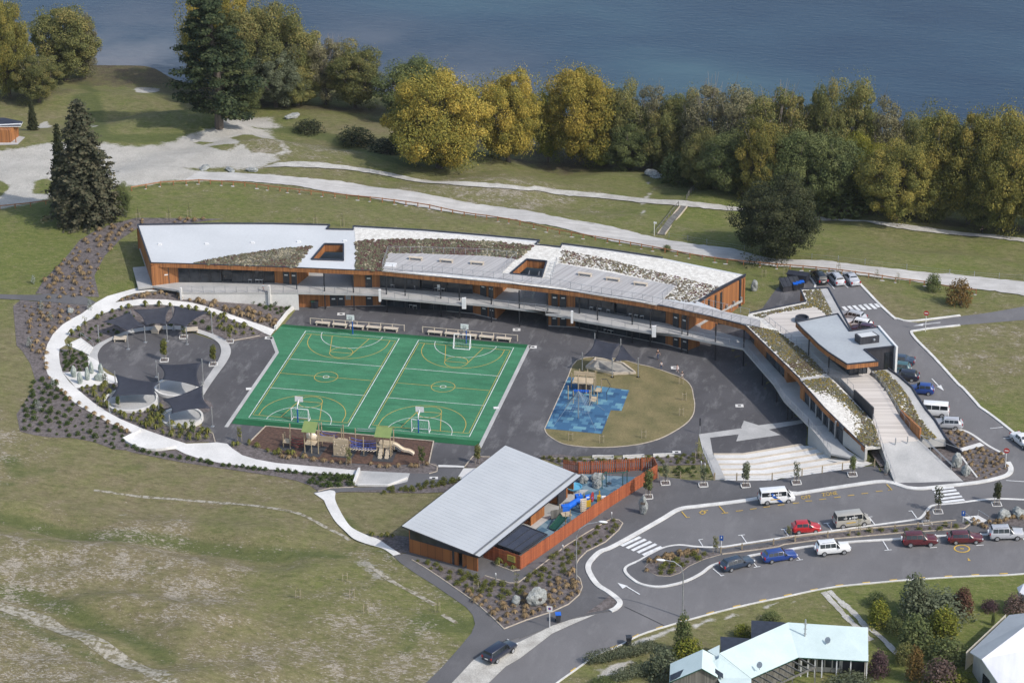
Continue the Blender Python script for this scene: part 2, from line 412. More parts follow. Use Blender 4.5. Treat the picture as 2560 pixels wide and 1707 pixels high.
MAT_conc = M('pale_concrete',(.72,.70,.67),(.58,.565,.54),.22,.85,coord='pos',fine=.12,finescale=4)
MAT_conc2 = M('grey_concrete',(.47,.46,.445),(.37,.365,.355),.3,.85,coord='pos',fine=.15,finescale=5)
MAT_kerb = M('kerb_concrete',(.70,.685,.65),(.55,.535,.51),.6,.85,coord='pos',fine=.15,finescale=5)
MAT_mulch = M('bark_mulch',(.175,.150,.145),(.085,.070,.066),2.2,.95,coord='pos',fine=.6,finescale=9,bmp=.8,bd=.06)
MAT_bark = M('red_bark_chip',(.125,.068,.046),(.062,.034,.024),2.5,.95,coord='pos',fine=.5,finescale=11,bmp=.7,bd=.06)
MAT_gravel = M('pale_gravel',(.52,.50,.455),(.36,.34,.305),.5,.95,coord='pos',fine=.4,finescale=6,bmp=.4,bd=.05)
MAT_white = M('white_paint',(.78,.78,.77),(.60,.60,.60),1.2,.7,coord='pos',fine=.2,finescale=8)
MAT_yellow = M('yellow_paint',(.62,.40,.07),(.48,.32,.07),1.2,.7,coord='pos',fine=.2,finescale=8)
MAT_timber_edge = M('pine_edging',(.52,.45,.36),(.38,.32,.25),1.5,.85,coord='pos')
def turf_material():
    m,nt,b = newmat('synthetic_turf'); b.inputs['Roughness'].default_value = .9; b.inputs['Specular IOR Level'].default_value = .2
    v = pos_node(nt); n1 = noise(nt,v,.10,5,.6); n2 = noise(nt,v,7,4,.65); n3 = noise(nt,pos_node(nt,(.5,1.6,1)),.5,6,.7)
    at = nd(nt,'ShaderNodeAttribute',attribute_name='deep')
    a = ramp(nt,n1,[(.3,(.042,.162,.084)),(.7,(.064,.214,.114))])
    d = ramp(nt,n1,[(.3,(.014,.088,.036)),(.7,(.021,.118,.050))])
    c = mixc(nt,at.outputs['Fac'],a,d)
    c = mixc(nt,.65,c,ramp(nt,n3,[(.35,(.72,) * 3),(.7,(1.25,) * 3)]),'MULTIPLY')
    c = mixc(nt,.45,c,ramp(nt,n2,[(.3,(.6,) * 3),(.7,(1.4,) * 3)]),'MULTIPLY')
    nt.links.new(c,b.inputs['Base Color']); bump(nt,b,n2,.4,.03)
    return m
MAT_turf = turf_material()
def tile_material(name,cols,ang=0.0,w=1.0):
    m,nt,b = newmat(name); b.inputs['Roughness'].default_value = .85
    g = nd(nt,'ShaderNodeNewGeometry'); mp = nd(nt,'ShaderNodeMapping'); mp.inputs['Rotation'].default_value = (0,0,ang)
    nt.links.new(g.outputs['Position'],mp.inputs['Vector'])
    br = nd(nt,'ShaderNodeTexBrick'); br.inputs['Scale'].default_value = 1.0; br.inputs['Brick Width'].default_value = w; br.inputs['Row Height'].default_value = w * .9
    br.inputs['Mortar Size'].default_value = 0.0; br.inputs['Color1'].default_value = (0,0,0,1); br.inputs['Color2'].default_value = (1,1,1,1); br.offset = .5; br.inputs['Bias'].default_value = 0
    nt.links.new(mp.outputs[0],br.inputs['Vector'])
    r = nd(nt,'ShaderNodeValToRGB'); r.color_ramp.interpolation = 'CONSTANT'; e = r.color_ramp.elements
    while len(e) < len(cols): e.new(.5)
    for i,cc in enumerate(cols): e[i].position = i / len(cols); e[i].color = (*cc,1)
    nt.links.new(br.outputs['Color'],r.inputs['Fac'])
    n2 = noise(nt,mp.outputs[0],8,4,.6)
    c = mixc(nt,.4,r.outputs['Color'],ramp(nt,n2,[(.3,(.7,) * 3),(.7,(1.3,) * 3)]),'MULTIPLY')
    nt.links.new(c,b.inputs['Base Color']); return m

# ---- ground sheet: fine inside, coarse out to the horizon
def axis(lo,hi,step,far):
    a = list(np.arange(lo,hi + 1e-6,step)); d = step
    l,h = lo,hi
    while l > -far: d *= 1.35; l -= d; a.insert(0,l)
    d = step
    while h < far: d *= 1.35; h += d; a.append(h)
    return np.array(a)
gx = axis(-96,176,1.4,2500); gy = axis(-124,152,1.4,2500)
XX,YY = np.meshgrid(gx,gy)
ZZ = H(XX,YY)
nx,ny = len(gx),len(gy)
def seg_dist(P,closed=False):
    d = np.full(XX.shape,1e9); k = len(P)
    for i in range(k if closed else k - 1):
        a,b = P[i],P[(i + 1) % k]; ex,ey = b[0] - a[0],b[1] - a[1]
        t = np.clip(((XX - a[0]) * ex + (YY - a[1]) * ey) / (ex * ex + ey * ey + 1e-9),0,1)
        d = np.minimum(d,np.hypot(XX - a[0] - t * ex,YY - a[1] - t * ey))
    return d
def poly_in(P):
    ins = np.zeros(XX.shape,bool); k = len(P)
    for i in range(k):
        (ax,ay),(bx,by) = P[i][:2],P[(i + 1) % k][:2]
        if ay != by: ins ^= ((ay > YY) != (by > YY)) & (XX < (bx - ax) * (YY - ay) / (by - ay) + ax)
    return ins
def field_poly(px,soft=2.0):
    P = Gs(px); d = seg_dist(P,True); ins = poly_in(P)
    return np.clip(.5 + np.where(ins,d,-d) / (2 * soft),0,1)
def field_line(px,w,soft=1.0):
    return np.clip(.5 + (w / 2 - seg_dist(Gs(px))) / (2 * soft),0,1)
_dry = [(200,540,.25,.05),(500,490,.3,.12),(900,540,.42,.18),(1200,580,.5,.18),(1600,620,.35,.1),(1900,680,.25,.05),(60,620,.1,.0),(100,700,.1,0),(30,760,.5,.15),(310,620,.4,0),
 (800,430,.6,.3),(1100,470,.6,.5),(1350,490,.65,.6),(1500,520,.4,.25),(1700,520,.2,.05),(1480,560,.4,.25),(1800,600,.3,.25),
 (250,270,.35,.0),(200,300,.6,.15),(350,250,.5,.0),(700,330,.25,.1),(780,300,.6,0),(850,320,.7,0),(1000,420,.3,0),(1400,440,.4,0),(1650,470,.35,.05),(2000,580,.3,.0),(2300,600,.4,0),(2500,640,.35,0),(750,290,.2,0),(500,340,.3,0),(700,370,.6,.6),(760,390,.5,.4),
 (2300,720,.3,.15),(2150,760,.9,.2),(2080,770,.4,.1),(2450,850,.7,.45),(2400,900,.7,.5),(2520,960,.7,.35),(2330,850,.35,.1),(2480,1010,.2,.05),
 (30,860,.6,.1),(60,1000,.55,.05),(30,1090,.9,.95),(20,1050,.7,.2),(130,1110,.5,.0),(250,1150,.62,.02),(500,1180,.72,.1),(700,1200,.75,.3),(850,1230,.75,.3),(200,1250,.72,.1),(60,1290,.6,.2),(30,1390,.8,.7),(130,1380,.8,.65),(250,1400,.85,.5),(350,1360,.9,.55),(500,1400,.9,.45),(100,1320,.5,.1),(600,1330,.5,.1),(800,1380,.6,.3),(1000,1420,.7,.55),(400,1490,.95,.75),(480,1460,.9,.65),(700,1500,.5,.25),(600,1600,.75,.4),(850,1640,.75,.6),(950,1560,.8,.6),(1000,1500,.5,.45),(1100,1550,.15,.1),(1050,1640,.7,.5),(750,1440,.3,.1),(900,1480,.4,.3),
 (200,1560,.5,.2),(140,1650,.95,.75),(60,1600,.85,.6),(350,1600,.7,.3),(300,1500,.6,.2),(500,1650,.7,.4),(250,1690,.7,.4),(940,1250,.62,.02),(900,1280,.62,.02),
 (1700,1560,.5,.1),(1500,1640,.5,.3),(2050,1550,.4,.1),(2400,1500,.15,0),(2200,1600,.1,0),(2500,1560,.1,0),(-200,600,.5,.1),(-300,1300,.7,.3),(2900,900,.5,.2),(2800,1550,.3,0)]
_dp = np.array([[*G(u,v)[:2],a,b_] for u,v,a,b_ in _dry])
DD = np.zeros(XX.size); BB = np.zeros(XX.size); xf,yf = XX.ravel(),YY.ravel()
for i in range(0,XX.size,5000):
    d2 = (xf[i:i+5000,None] - _dp[None,:,0]) ** 2 + (yf[i:i+5000,None] - _dp[None,:,1]) ** 2
    dm = d2.min(1,keepdims=True); w = np.exp(-(d2 - dm) / (2 * np.maximum(30.0,dm * .4)))
    DD[i:i+5000] = (w * _dp[None,:,2]).sum(1) / w.sum(1); BB[i:i+5000] = (w * _dp[None,:,3]).sum(1) / w.sum(1)
DD = DD.reshape(XX.shape); BB = BB.reshape(XX.shape)
LOT = t1((-300,960),(0,985),(150,965),(300,935),(480,930),(640,930),(830,955),(1000,950),(1130,925),(1250,880),(1400,830),(1560,770),(1750,765),(1829,830)) + t2((80,830),(200,870),(260,930),(300,960),(180,1000),(250,1050)) + \
      t2((100,1095),(0,1105)) + t1((1500,1095),(1240,1100),(1250,1110),(1500,1135),(1829,1150)) + t1((1829,1200),(1500,1180),(1200,1180),(900,1210),(650,1240),(380,1285),(200,1330),(0,1360),(-300,1400))
grav = np.maximum(field_poly(LOT,3.2),0)
grav = np.maximum(grav,field_poly(t2((60,770),(190,790),(230,860),(330,950),(400,990),(300,1030),(60,1080)),3.0) * .62)
for hole in (t1((0,1180),(45,1200),(60,1230),(0,1290),(-200,1330),(-200,1150)),t1((235,1180),(330,1160),(420,1230),(330,1265),(200,1265)),
             t1((1500,900),(1640,880),(1829,930),(1829,1010),(1650,1000)),t1((1250,920),(1400,930),(1330,950)),t1((1320,960),(1550,940),(1500,1000))):
    grav = np.minimum(grav,1 - field_poly(hole,1.2))
grav = np.maximum(grav,field_line(t3((1090,1180),(1110,1230),(1090,1290),(1060,1370),(1080,1420)),1.2,.9) * .75)
grav = np.maximum(grav,field_poly(t1((870,575),(950,570),(1040,580),(1030,605),(900,605)),.8))
grav = np.maximum(grav,field_poly(t1((250,800),(320,795),(330,835),(240,835)),.5)); grav = np.maximum(grav,field_poly(t1((560,810),(640,820),(610,835)),.5))
drv = cK((215,1150),(440,1130),(500,1220),(640,1340),(760,1460),(860,1568),(980,1700),(1060,1790),(960,1800),(700,1530),(480,1280),(400,1240),(470,1320),(600,1440),(650,1500),(550,1440),(380,1280))
grav = np.maximum(grav,field_line(cL((-60,640),(120,610),(300,560),(420,530)),2.2,.7))
grav = np.maximum(grav,field_line(cL((400,1090),(620,1040),(820,990)),.9,.5)); grav = np.maximum(grav,field_line(cL((480,1130),(650,1090),(800,1065)),.9,.5))
grav = np.maximum(grav,field_line(cJ((1780,1285),(1900,1250),(2091,1210)),.5,.5)); grav = np.maximum(grav,field_line(cJ((1150,1440),(1300,1400),(1640,1335)),.6,.5)); grav = np.maximum(grav,field_line(cL((800,820),(900,770),(1040,750),(1180,670)),.9,.7) * .9)
green = np.zeros_like(XX)
for px,w in ((cN((0,560),(300,600),(500,640),(700,670),(1000,690),(1250,720),(1450,760),(1671,780)),3.0),(cN((0,980),(200,1020),(330,1070),(560,1170),(800,1290),(1000,1400)),3.0),(cN((0,1120),(150,1190),(300,1280),(450,1350),(600,1440)),1.8),
              (cO((0,390),(300,430),(600,440),(850,470)),2.4),(cO((1100,390),(1250,450),(1400,560),(1560,640),(1720,760),(1850,900)),1.8),(cO((1550,1000),(1750,1050),(1950,1060)),4.0),(cO((1420,1120),(1400,1250)),2.2),(cO((870,160),(960,250)),2.0),
              (cN((900,880),(900,920)),1.5),(cN((60,230),(110,320)),2.5),(cN((210,315),(300,300)),1.5),(cN((20,380),(60,380)),1.5),(cN((740,290),(840,275)),1.6),(cN((340,385),(390,390)),1.2),(t2((100,820),(300,850),(600,900),(900,1010),(1100,1080)),4.0),(t1((560,640),(620,900)),6.0),(t1((700,900),(1150,900)),5.0),(t1((540,540),(620,600)),3.0)):
    green = np.maximum(green,field_line(px,w,1.6))
pale = np.zeros_like(XX)
for px,w,k in (
                 (cO((1020,520),(1100,580),(1200,660)),2.2,.75),(cO((1100,600),(1300,700),(1500,800),(1640,880)),.6,.7),(cO((1700,960),(1820,1030)),.5,.7),(cO((1050,940),(1180,945)),.5,.9),(cO((1980,1120),(1860,1250),(1720,1400),(1580,1536)),.9,.75),(cO((930,330),(1100,375),(1280,500)),.8,.7),(cN((620,560),(900,560),(1150,610)),1.6,.45),(cN((100,690),(110,850)),1.2,.5),(cN((210,740),(215,860)),1.0,.5)):
    pale = np.maximum(pale,field_line(px,w,.7) * k)
shore = np.clip((-(ZZ) - 6.5) / .7,0,1)
for px in (t3((0,990),(200,1040),(500,1040),(800,1060),(1050,1090),(1200,1120)),t1((0,640),(100,650),(370,590)),t4((0,1270),(300,1330),(800,1390),(1300,1440),(1829,1500)),t2((80,680),(400,700),(900,720))):
    shore = np.maximum(shore,field_line(px,6,3.5) * .8)
ZZ = np.where(poly_in(Gs(cP((275,500),(1215,410),(1310,400),(1600,515),(1920,560),(2060,615),(1000,760),(410,780)))),ZZ - 1.6,ZZ)
_fm = field_poly(cN((-700,420),(0,430),(600,350),(1000,420),(1500,600),(1900,720),(2230,930),(2330,1120),(2120,1480),(1700,2000),(-700,2300)),6.0)
_rel = np.array([1.5 * mnoise.noise(Vector((x * .05,y * .11,3))) + .9 * mnoise.noise(Vector((x * .10 + 9,y * .22,7))) for x,y in zip(XX.ravel(),YY.ravel())]).reshape(XX.shape)
for px,w,k in ((cN((0,590),(300,625),(700,690),(1250,740),(1671,800)),5.0,-1.0),(cN((0,1010),(300,1080),(700,1260),(1000,1430)),5.0,-.9)): _rel = _rel + k * field_line(px,w,3.0)
ZZ = ZZ + _fm * _rel
idx = np.arange(nx * ny).reshape(ny,nx)
F = np.stack([idx[:-1,:-1],idx[:-1,1:],idx[1:,1:],idx[1:,:-1]],-1).reshape(-1,4)
me = bpy.data.meshes.new('ground'); me.from_pydata(np.stack([XX,YY,ZZ],-1).reshape(-1,3).tolist(),[],F.tolist())
for nm,(a,b_,c_) in (('mask',(DD,BB,shore)),('lines',(grav,green,pale))):
    ca = me.color_attributes.new(nm,'FLOAT_COLOR','POINT')
    ca.data.foreach_set('color',np.stack([a,b_,c_,np.ones_like(a)],-1).astype(np.float32).ravel())
me.materials.append(MAT_ground); me.polygons.foreach_set('use_smooth',[True] * len(me.polygons))
ground = bpy.data.objects.new('ground',me); COL.objects.link(ground); ground['kind'] = 'structure'

from mathutils.bvhtree import BVHTree
_bv = BVHTree.FromPolygons([v.co for v in me.vertices],[tuple(p.vertices) for p in me.polygons])
def field_track(px,w,seed):
    P = densify(crv(Gs(px),4),.7); vs,fs = [],[]
    for i,p in enumerate(P):
        a,b_ = P[max(i - 1,0)],P[min(i + 1,len(P) - 1)]; t = b_ - a; t.z = 0; t.normalize(); k = w / 2 * (1 + .5 * mnoise.noise(Vector((i * .3,seed,0))))
        for s_ in (-1,0,1):
            q = Vector((p.x - t.y * k * s_,p.y + t.x * k * s_,60)); h = _bv.ray_cast(q,Vector((0,0,-1)))[0]; vs.append((q.x,q.y,h.z + .035))
        if i: o = 3 * i; fs += [(o - 3,o - 2,o + 1,o),(o - 2,o - 1,o + 2,o + 1)]
    kb = MB(); kb.add(vs,fs); tag(kb.build('worn_track',MAT_track),kind='structure')
TRACKS = [(cN((-60,1070),(0,1085),(150,1115),(350,1195),(550,1310),(750,1425),(950,1535),(1060,1620)),2.4),(cN((560,408),(700,425),(900,450),(1300,490),(1671,535)) + cO((250,68),(430,95),(560,140),(700,215),(850,285),(920,330)),.55),(cO((1080,560),(1300,700),(1500,800),(1640,880)),.7),(cO((1700,960),(1820,1030)),.6),(cO((1985,1130),(1860,1265),(1720,1410),(1590,1545)),.9)]
# ---- the lake
def lake_material():
    m,nt,b = newmat('lake_water'); b.inputs['Roughness'].default_value = .22; b.inputs['IOR'].default_value = 1.33
    v = pos_node(nt,(1,1,1)); n1 = noise(nt,pos_node(nt,(.55,1.2,1)),.016,4,.55); n2 = noise(nt,pos_node(nt,(.5,1.2,1)),.8,4,.6)
    c = ramp(nt,n1,[(.36,(.016,.034,.066)),(.50,(.027,.054,.088)),(.70,(.058,.112,.135))])
    at = nd(nt,'ShaderNodeAttribute',attribute_name='shallow')
    c = mixc(nt,at.outputs['Fac'],c,ramp(nt,noise(nt,v,.05,5),[(.35,(.040,.055,.082)),(.65,(.150,.150,.165))]))
    nt.links.new(c,b.inputs['Base Color'])
    bump(nt,b,n2,.6,.13)
    return m
lx = axis(-180,330,12,3500); ly = np.concatenate([np.arange(-20,240,8.0),240 + np.cumsum(12 * 1.4 ** np.arange(15))])
LX,LY = np.meshgrid(lx,ly); LZ = np.full(LX.shape,-7.0)
sp = Gs([(-300,165),(0,185),(250,190),(330,198),(430,198),(600,215),(700,225),(800,245)])
dd = np.full(LX.shape,1e9)
for a,b_ in zip(sp[:-1],sp[1:]):
    ex,ey = b_.x - a.x,b_.y - a.y; t = np.clip(((LX - a.x) * ex + (LY - a.y) * ey) / (ex * ex + ey * ey),0,1)
    dd = np.minimum(dd,np.hypot(LX - a.x - t * ex,LY - a.y - t * ey))
ii = np.arange(LX.size).reshape(LX.shape)
me = bpy.data.meshes.new('lake'); me.from_pydata(np.stack([LX,LY,LZ],-1).reshape(-1,3).tolist(),[],np.stack([ii[:-1,:-1],ii[:-1,1:],ii[1:,1:],ii[1:,:-1]],-1).reshape(-1,4).tolist())
sa = me.attributes.new('shallow','FLOAT','POINT'); sa.data.foreach_set('value',np.clip(1.15 - dd / 50,0,1).ravel().astype(np.float32))
me.materials.append(lake_material()); lake = bpy.data.objects.new('lake',me); COL.objects.link(lake); lake['kind'] = 'structure'

# ---- gravel road and lake path (ragged edges)
def ragged(px_up,px_lo,amp=.35,seed=1):
    A = densify(crv(Gs(px_up),4),.8); B = densify(crv(Gs(px_lo),4),.8)
    out = []
    for k,L in enumerate((A,B[::-1])):
        for i,p in enumerate(L):
            q = Vector((p.x * .9,p.y * .9,seed + k))
            out.append(Vector((p.x,p.y + amp * (mnoise.noise(q) + .6 * mnoise.noise(q * 2.7)),0)))
    return out
def rutted(name,hi,lo,px,dirx=1.0):
    m,nt,b = newmat(name); b.inputs['Roughness'].default_value = .95
    v = pos_node(nt); n1 = noise(nt,v,.35,6,.65); n2 = noise(nt,v,7,4,.7); n3 = noise(nt,pos_node(nt,(.12,2.2,1)),.7,4,.6)
    c = ramp(nt,n1,[(.3,lo),(.7,hi)]); c = mixc(nt,.5,c,ramp(nt,n3,[(.35,(.74,) * 3),(.6,(1.15,) * 3)]),'MULTIPLY')
    c = mixc(nt,.4,c,ramp(nt,n2,[(.3,(.7,) * 3),(.7,(1.25,) * 3)]),'MULTIPLY')
    nt.links.new(c,b.inputs['Base Color']); bump(nt,b,n2,.4,.06); return m
MAT_groad = rutted('gravel_wheel_tracks',(.54,.52,.49),(.41,.39,.365),None)
up = t1((1300,1125),(1500,1132),(1829,1150)) + t2((200,1147),(400,1165),(700,1195),(1000,1240),(1400,1310)) + t3((250,1372),(500,1420),(800,1480)) + cC((500,0),(900,75),(1300,170),(1700,240),(2100,290)) + cD((500,-12),(1000,10),(1400,62),(2000,122),(2352,152)) + [(2560,705),(2760,735),(3300,800)]
lo = t1((1200,1183),(1500,1183),(1829,1206)) + t2((400,1225),(800,1290),(1200,1360),(1600,1420)) + cC((0,12),(400,82),(800,190),(1200,262),(1600,332),(2000,392),(2352,442)) + cD((500,62),(1000,97),(1500,172),(2000,227),(2352,272)) + [(2560,740),(2760,770),(3300,840)]
sheet('gravel_road',ragged(up,lo,.4,1),MAT_groad,.13,px=False)
up = t2((250,1068),(450,1062),(700,1088),(1000,1138),(1400,1190),(1829,1222)) + t3((400,1225),(800,1270),(1200,1310),(1500,1335),(1740,1363)) + t4((490,1420),(800,1445),(1200,1490),(1600,1535),(1829,1562)) + [(2760,620),(3300,690)]
lo = t2((150,1098),(400,1097),(700,1115),(1000,1163),(1400,1213),(1829,1246)) + t3((400,1255),(800,1300),(1200,1340),(1740,1390)) + t4((490,1446),(1000,1495),(1500,1548),(1829,1585)) + [(2760,630),(3300,702)]
sheet('gravel_path',ragged(up,lo,.28,5),MAT_gravel,.16,px=False)

def track(name,px,w,mat,amp=.2):
    kb = MB(); P = [p + Vector((amp * mnoise.noise(p * .7),amp * mnoise.noise(p * .6 + Vector((5,5,5))),0)) for p in densify(crv(Gs(px),4),.6)]; hs = H([p.x for p in P],[p.y for p in P])
    for i in range(len(P) - 1): strip(kb,P[i:i + 2],w * (.85 + .4 * mnoise.noise(P[i] * .8)),0,.05 if mat is MAT_gravel else .09,step=9)
    tag(kb.build(name,mat),kind='structure')
track('driveway',cK((340,1150),(440,1250),(560,1380),(650,1470),(760,1570)),1.0,MAT_gravel); track('driveway',cK((390,1140),(490,1230),(620,1340),(730,1460),(870,1560),(1010,1700)),1.0,MAT_gravel)
MAT_track = M('sandy_track',(.36,.33,.27),(.165,.145,.085),1.6,.95,coord='pos',fine=.4,finescale=5,lo=.42,hi=.56,detail=7)
for i_,(px,w) in enumerate(TRACKS): field_track(px,w,i_)
# ---- courtyard, court turf, painted lines
COURT = [(745,768),(760,738),(1300,758),(1860,795),(1960,930),(2012,1040),(2022,1114),(1853,1137),(1782,1137),(1747,1087),(1742,1138),(1560,1138),(1400,1142),(1250,1160),(1160,1166),(1098,1162),(1078,1190),(640,1130),(590,1112),(530,1116),(500,1075),(505,1060)] + cF((1575,1200),(1500,1350),(1230,1330),(740,1130),(1170,960),(860,950),(860,920),(740,840),(650,790),(640,720),(690,640),(860,545),(1100,495),(1300,495),(1500,530),(1680,590),(1800,610)) + [(600,848),(650,841),(681,846)]
sheet('courtyard',COURT,MAT_court,.03)
turf_px = cG((460,180),(2265,330),(1900,1075),(85,910),(418,388),(378,268))
tw = [W(u,v,0) for u,v in turf_px]
turf = sheet('sports_turf',turf_px,MAT_turf,.06)
sheetm = turf.data; at = sheetm.attributes.new('deep','FLOAT','FACE')
# court frame: local axes from the left court
O0,EX,EY = W(764.3,828.2),(W(998,846.9) - W(764.3,828.2)).normalized(),(W(621.4,1045.2) - W(764.3,828.2)).normalized()
def CT(k,a,b):
    o = (W(764.3,828.2) if k == 0 else W(1046.6,851.0))
    return o + EX * a + EY * b
def turf_split():
    bm = bmesh.new(); bm.from_mesh(turf.data)
    ly_ = bm.faces.layers.float.get('deep')
    # darker infill panels beyond the court ends
    nrm = Vector((-EX.y,EX.x,0))
    for b in (-.75,31.1):
        bmesh.ops.bisect_plane(bm,geom=bm.verts[:] + bm.edges[:] + bm.faces[:],plane_co=CT(0,0,b),plane_no=EY,dist=1e-4)
    bmesh.ops.bisect_plane(bm,geom=bm.verts[:] + bm.edges[:] + bm.faces[:],plane_co=CT(0,-5.0,0),plane_no=EX,dist=1e-4)
    for f in bm.faces:
        c = f.calc_center_median() - CT(0,0,0); a,b = c.dot(EX),c.dot(EY)
        f[ly_] = 1.0 if (b < -.75 and a > -5) or b > 31.1 else 0.0
    bm.to_mesh(turf.data); bm.free()
turf_split()
def lines(name,mat,off,w=.085):
    mb = MB()
    def seg(k,pts,closed=False,w=w):
        strip(mb,[CT(k,a,b) for a,b in pts],w,0.0,off,closed=closed,flat=0.0,step=40)
    return mb,seg
def arc(cx,cy,r,a0,a1,n=40): return [(cx + r * math.cos(R(a0 + (a1 - a0) * i / n)),cy + r * math.sin(R(a0 + (a1 - a0) * i / n))) for i in range(n + 1)]
Wd,Ln = 15.25,30.5
mb,seg = lines('w',MAT_white,.072)
for k in (0,1):
    seg(k,[(0,0),(Wd,0),(Wd,Ln),(0,Ln)],True,.11)
    for b in (Ln / 3,2 * Ln / 3): seg(k,[(0,b),(Wd,b)],w=.09)
    seg(k,arc(Wd / 2,0,4.9,0,180)); seg(k,arc(Wd / 2,Ln,4.9,180,360)); seg(k,arc(Wd / 2,Ln / 2,.45,0,360,24),w=.09)
mb.build('white_court_lines',MAT_white,turf)
mb,seg = lines('y',MAT_yellow,.076)
for k in (0,1):
    seg(k,[(.45,1.0),(Wd - .45,1.0)],w=.08); seg(k,[(.45,Ln - 1.0),(Wd - .45,Ln - 1.0)],w=.08)
    seg(k,[(.32,1.0),(.32,Ln - 1.0)],w=.07); seg(k,[(Wd - .32,1.0),(Wd - .32,Ln - 1.0)],w=.07)
    seg(k,[(.32,Ln / 2),(Wd - .32,Ln / 2)],w=.08); seg(k,arc(Wd / 2,Ln / 2,1.8,0,360,48))
    for y0,s in ((1.0,1),(Ln - 1.0,-1)):
        seg(k,[(Wd / 2 - 3.0,y0),(Wd / 2 - 1.8,y0 + 5.6 * s)]); seg(k,[(Wd / 2 + 3.0,y0),(Wd / 2 + 1.8,y0 + 5.6 * s)])
        seg(k,[(Wd / 2 - 1.8,y0 + 5.6 * s),(Wd / 2 + 1.8,y0 + 5.6 * s)])
        seg(k,arc(Wd / 2,y0 + 5.6 * s,1.8,0,360,40))
        aa = arc(Wd / 2,y0 + 1.3 * s,6.4,0,180 * s,50)
        seg(k,[(Wd / 2 + 6.4,y0)] + aa + [(Wd / 2 - 6.4,y0)])
mb.build('yellow_court_lines',MAT_yellow,turf)
mb = MB()
strip(mb,Gs(cG((378,275),(420,388),(45,935))),.55,.06,.03,flat=0.0); strip(mb,Gs(cG((2275,335),(1905,1090))),.55,.06,.03,flat=0.0)
mb.build('turf_edging',MAT_conc2,turf)
mb = MB()
for a in (cG((210,655)),cG((2030,795))): mb.box(W(*a[0],0) + Vector((0,0,.06)),(.8,.6,.14),.3)
mb.build('drain_sill',MAT_conc,turf)
# drain grates in the asphalt
def grate(px,s=1.3,rz=.22,z=None):
    p = G(*px); mb = MB(); s *= .58; mb.box((0,0,0),(s * 1.6,s * 1.15,.10)); mb.box((0,0,.045),(s * .62,s * .5,.03),mi=1)
    o = mb.build('drain_grate',[MAT_conc,MAT_iron],loc=p + Vector((0,0,.04)))
    o.rotation_euler = (0,0,rz); return tag(o,None,'drain','drain grates set in pale concrete surrounds')
MAT_iron = M('cast_iron',(.05,.05,.055),(.03,.03,.03),4,.6,.3)
for px,lab in ((cG((890,105))[0],'drain grate in a white surround by the left row of benches'),(cG((2180,220))[0],'drain grate in a white surround by the right row of benches'),(cG((2300,348))[0],'drain grate at the far right corner of the green turf'),(cG((358,280))[0],'drain grate at the end of the pale path by the green turf'),
            (cH((1518,548))[0],'drain grate on the asphalt by the running children'),(cH((1535,1377))[0],'drain grate on the asphalt near the terraced steps'),(cD((190,1430))[0],'drain grate on the dark asphalt inside the corner of the wing'),(cI((405,350))[0],'drain grate on the asphalt path behind the kindergarten roof')):
    tag(grate(px),lab)

# ---- grass island, rubber tiles, bark pit
isl = [tuple(p)[:2] for p in crv(cH((780,440),(1000,470),(1150,512),(1300,545),(1450,595),(1600,655),(1675,730),(1700,830),(1712,920),(1690,1020),(1600,1115),(1400,1230),(1200,1290),(1000,1318),(800,1328),(600,1320),(430,1295),(320,1240),(260,1190),(242,1145)),4)] + cH((470,640),(512,528),(560,475),(640,450))
MAT_island = M('dry_lawn',(.205,.165,.075),(.135,.120,.048),.35,.95,coord='pos',fine=.4,finescale=5,bmp=.4,bd=.08,detail=7)
sheet('grass_island',isl,MAT_island,.06)
mb = MB(); strip(mb,Gs(isl),.14,.05,.05,closed=True,flat=0.0,step=3); tag(mb.build('island_edging',MAT_timber_edge),kind='structure')
ang = math.atan2((W(*cH((245,1145))[0]) - W(*cH((470,640))[0])).y,(W(*cH((245,1145))[0]) - W(*cH((470,640))[0])).x)
MAT_blue = tile_material('blue_rubber_tiles',[(.022,.076,.16),(.034,.108,.21),(.034,.108,.21),(.038,.12,.225),(.070,.18,.28),(.125,.27,.34)],math.pi / 2 - ang,.95)
sheet('rubber_tiles',cH((470,640),(700,665),(682,715),(760,728),(1070,770),(995,972),(890,965),(800,1197),(245,1145)),MAT_blue,.09)
bark_px = cG((335,930),(1570,1040),(1535,1205),(1200,1216),(900,1195),(600,1165),(330,1115),(205,1060))
sheet('bark_pit',bark_px,MAT_bark,.06)
mb = MB(); strip(mb,Gs(cG((205,1060),(335,930),(1570,1040),(1535,1205))),.16,.12,.05,flat=0.0,step=4); tag(mb.build('bark_pit_edging',MAT_timber_edge),kind='structure')
MAT_mat = M('dark_rubber_mat',(.055,.056,.062),(.035,.036,.04),1.5,.9,coord='pos',fine=.3)
for q in (cR((75,495),(280,510),(270,575),(30,565)),cR((430,490),(750,520),(640,670),(350,650)),cR((860,560),(1250,480),(1120,690),(810,660)),cR((1260,560),(1370,590),(1330,660),(1230,650)),cR((1460,570),(1790,560),(1710,745),(1410,725)),cR((1700,460),(1880,500),(1830,600),(1720,580))):
    sheet('rubber_mat',q,MAT_mat,.10)

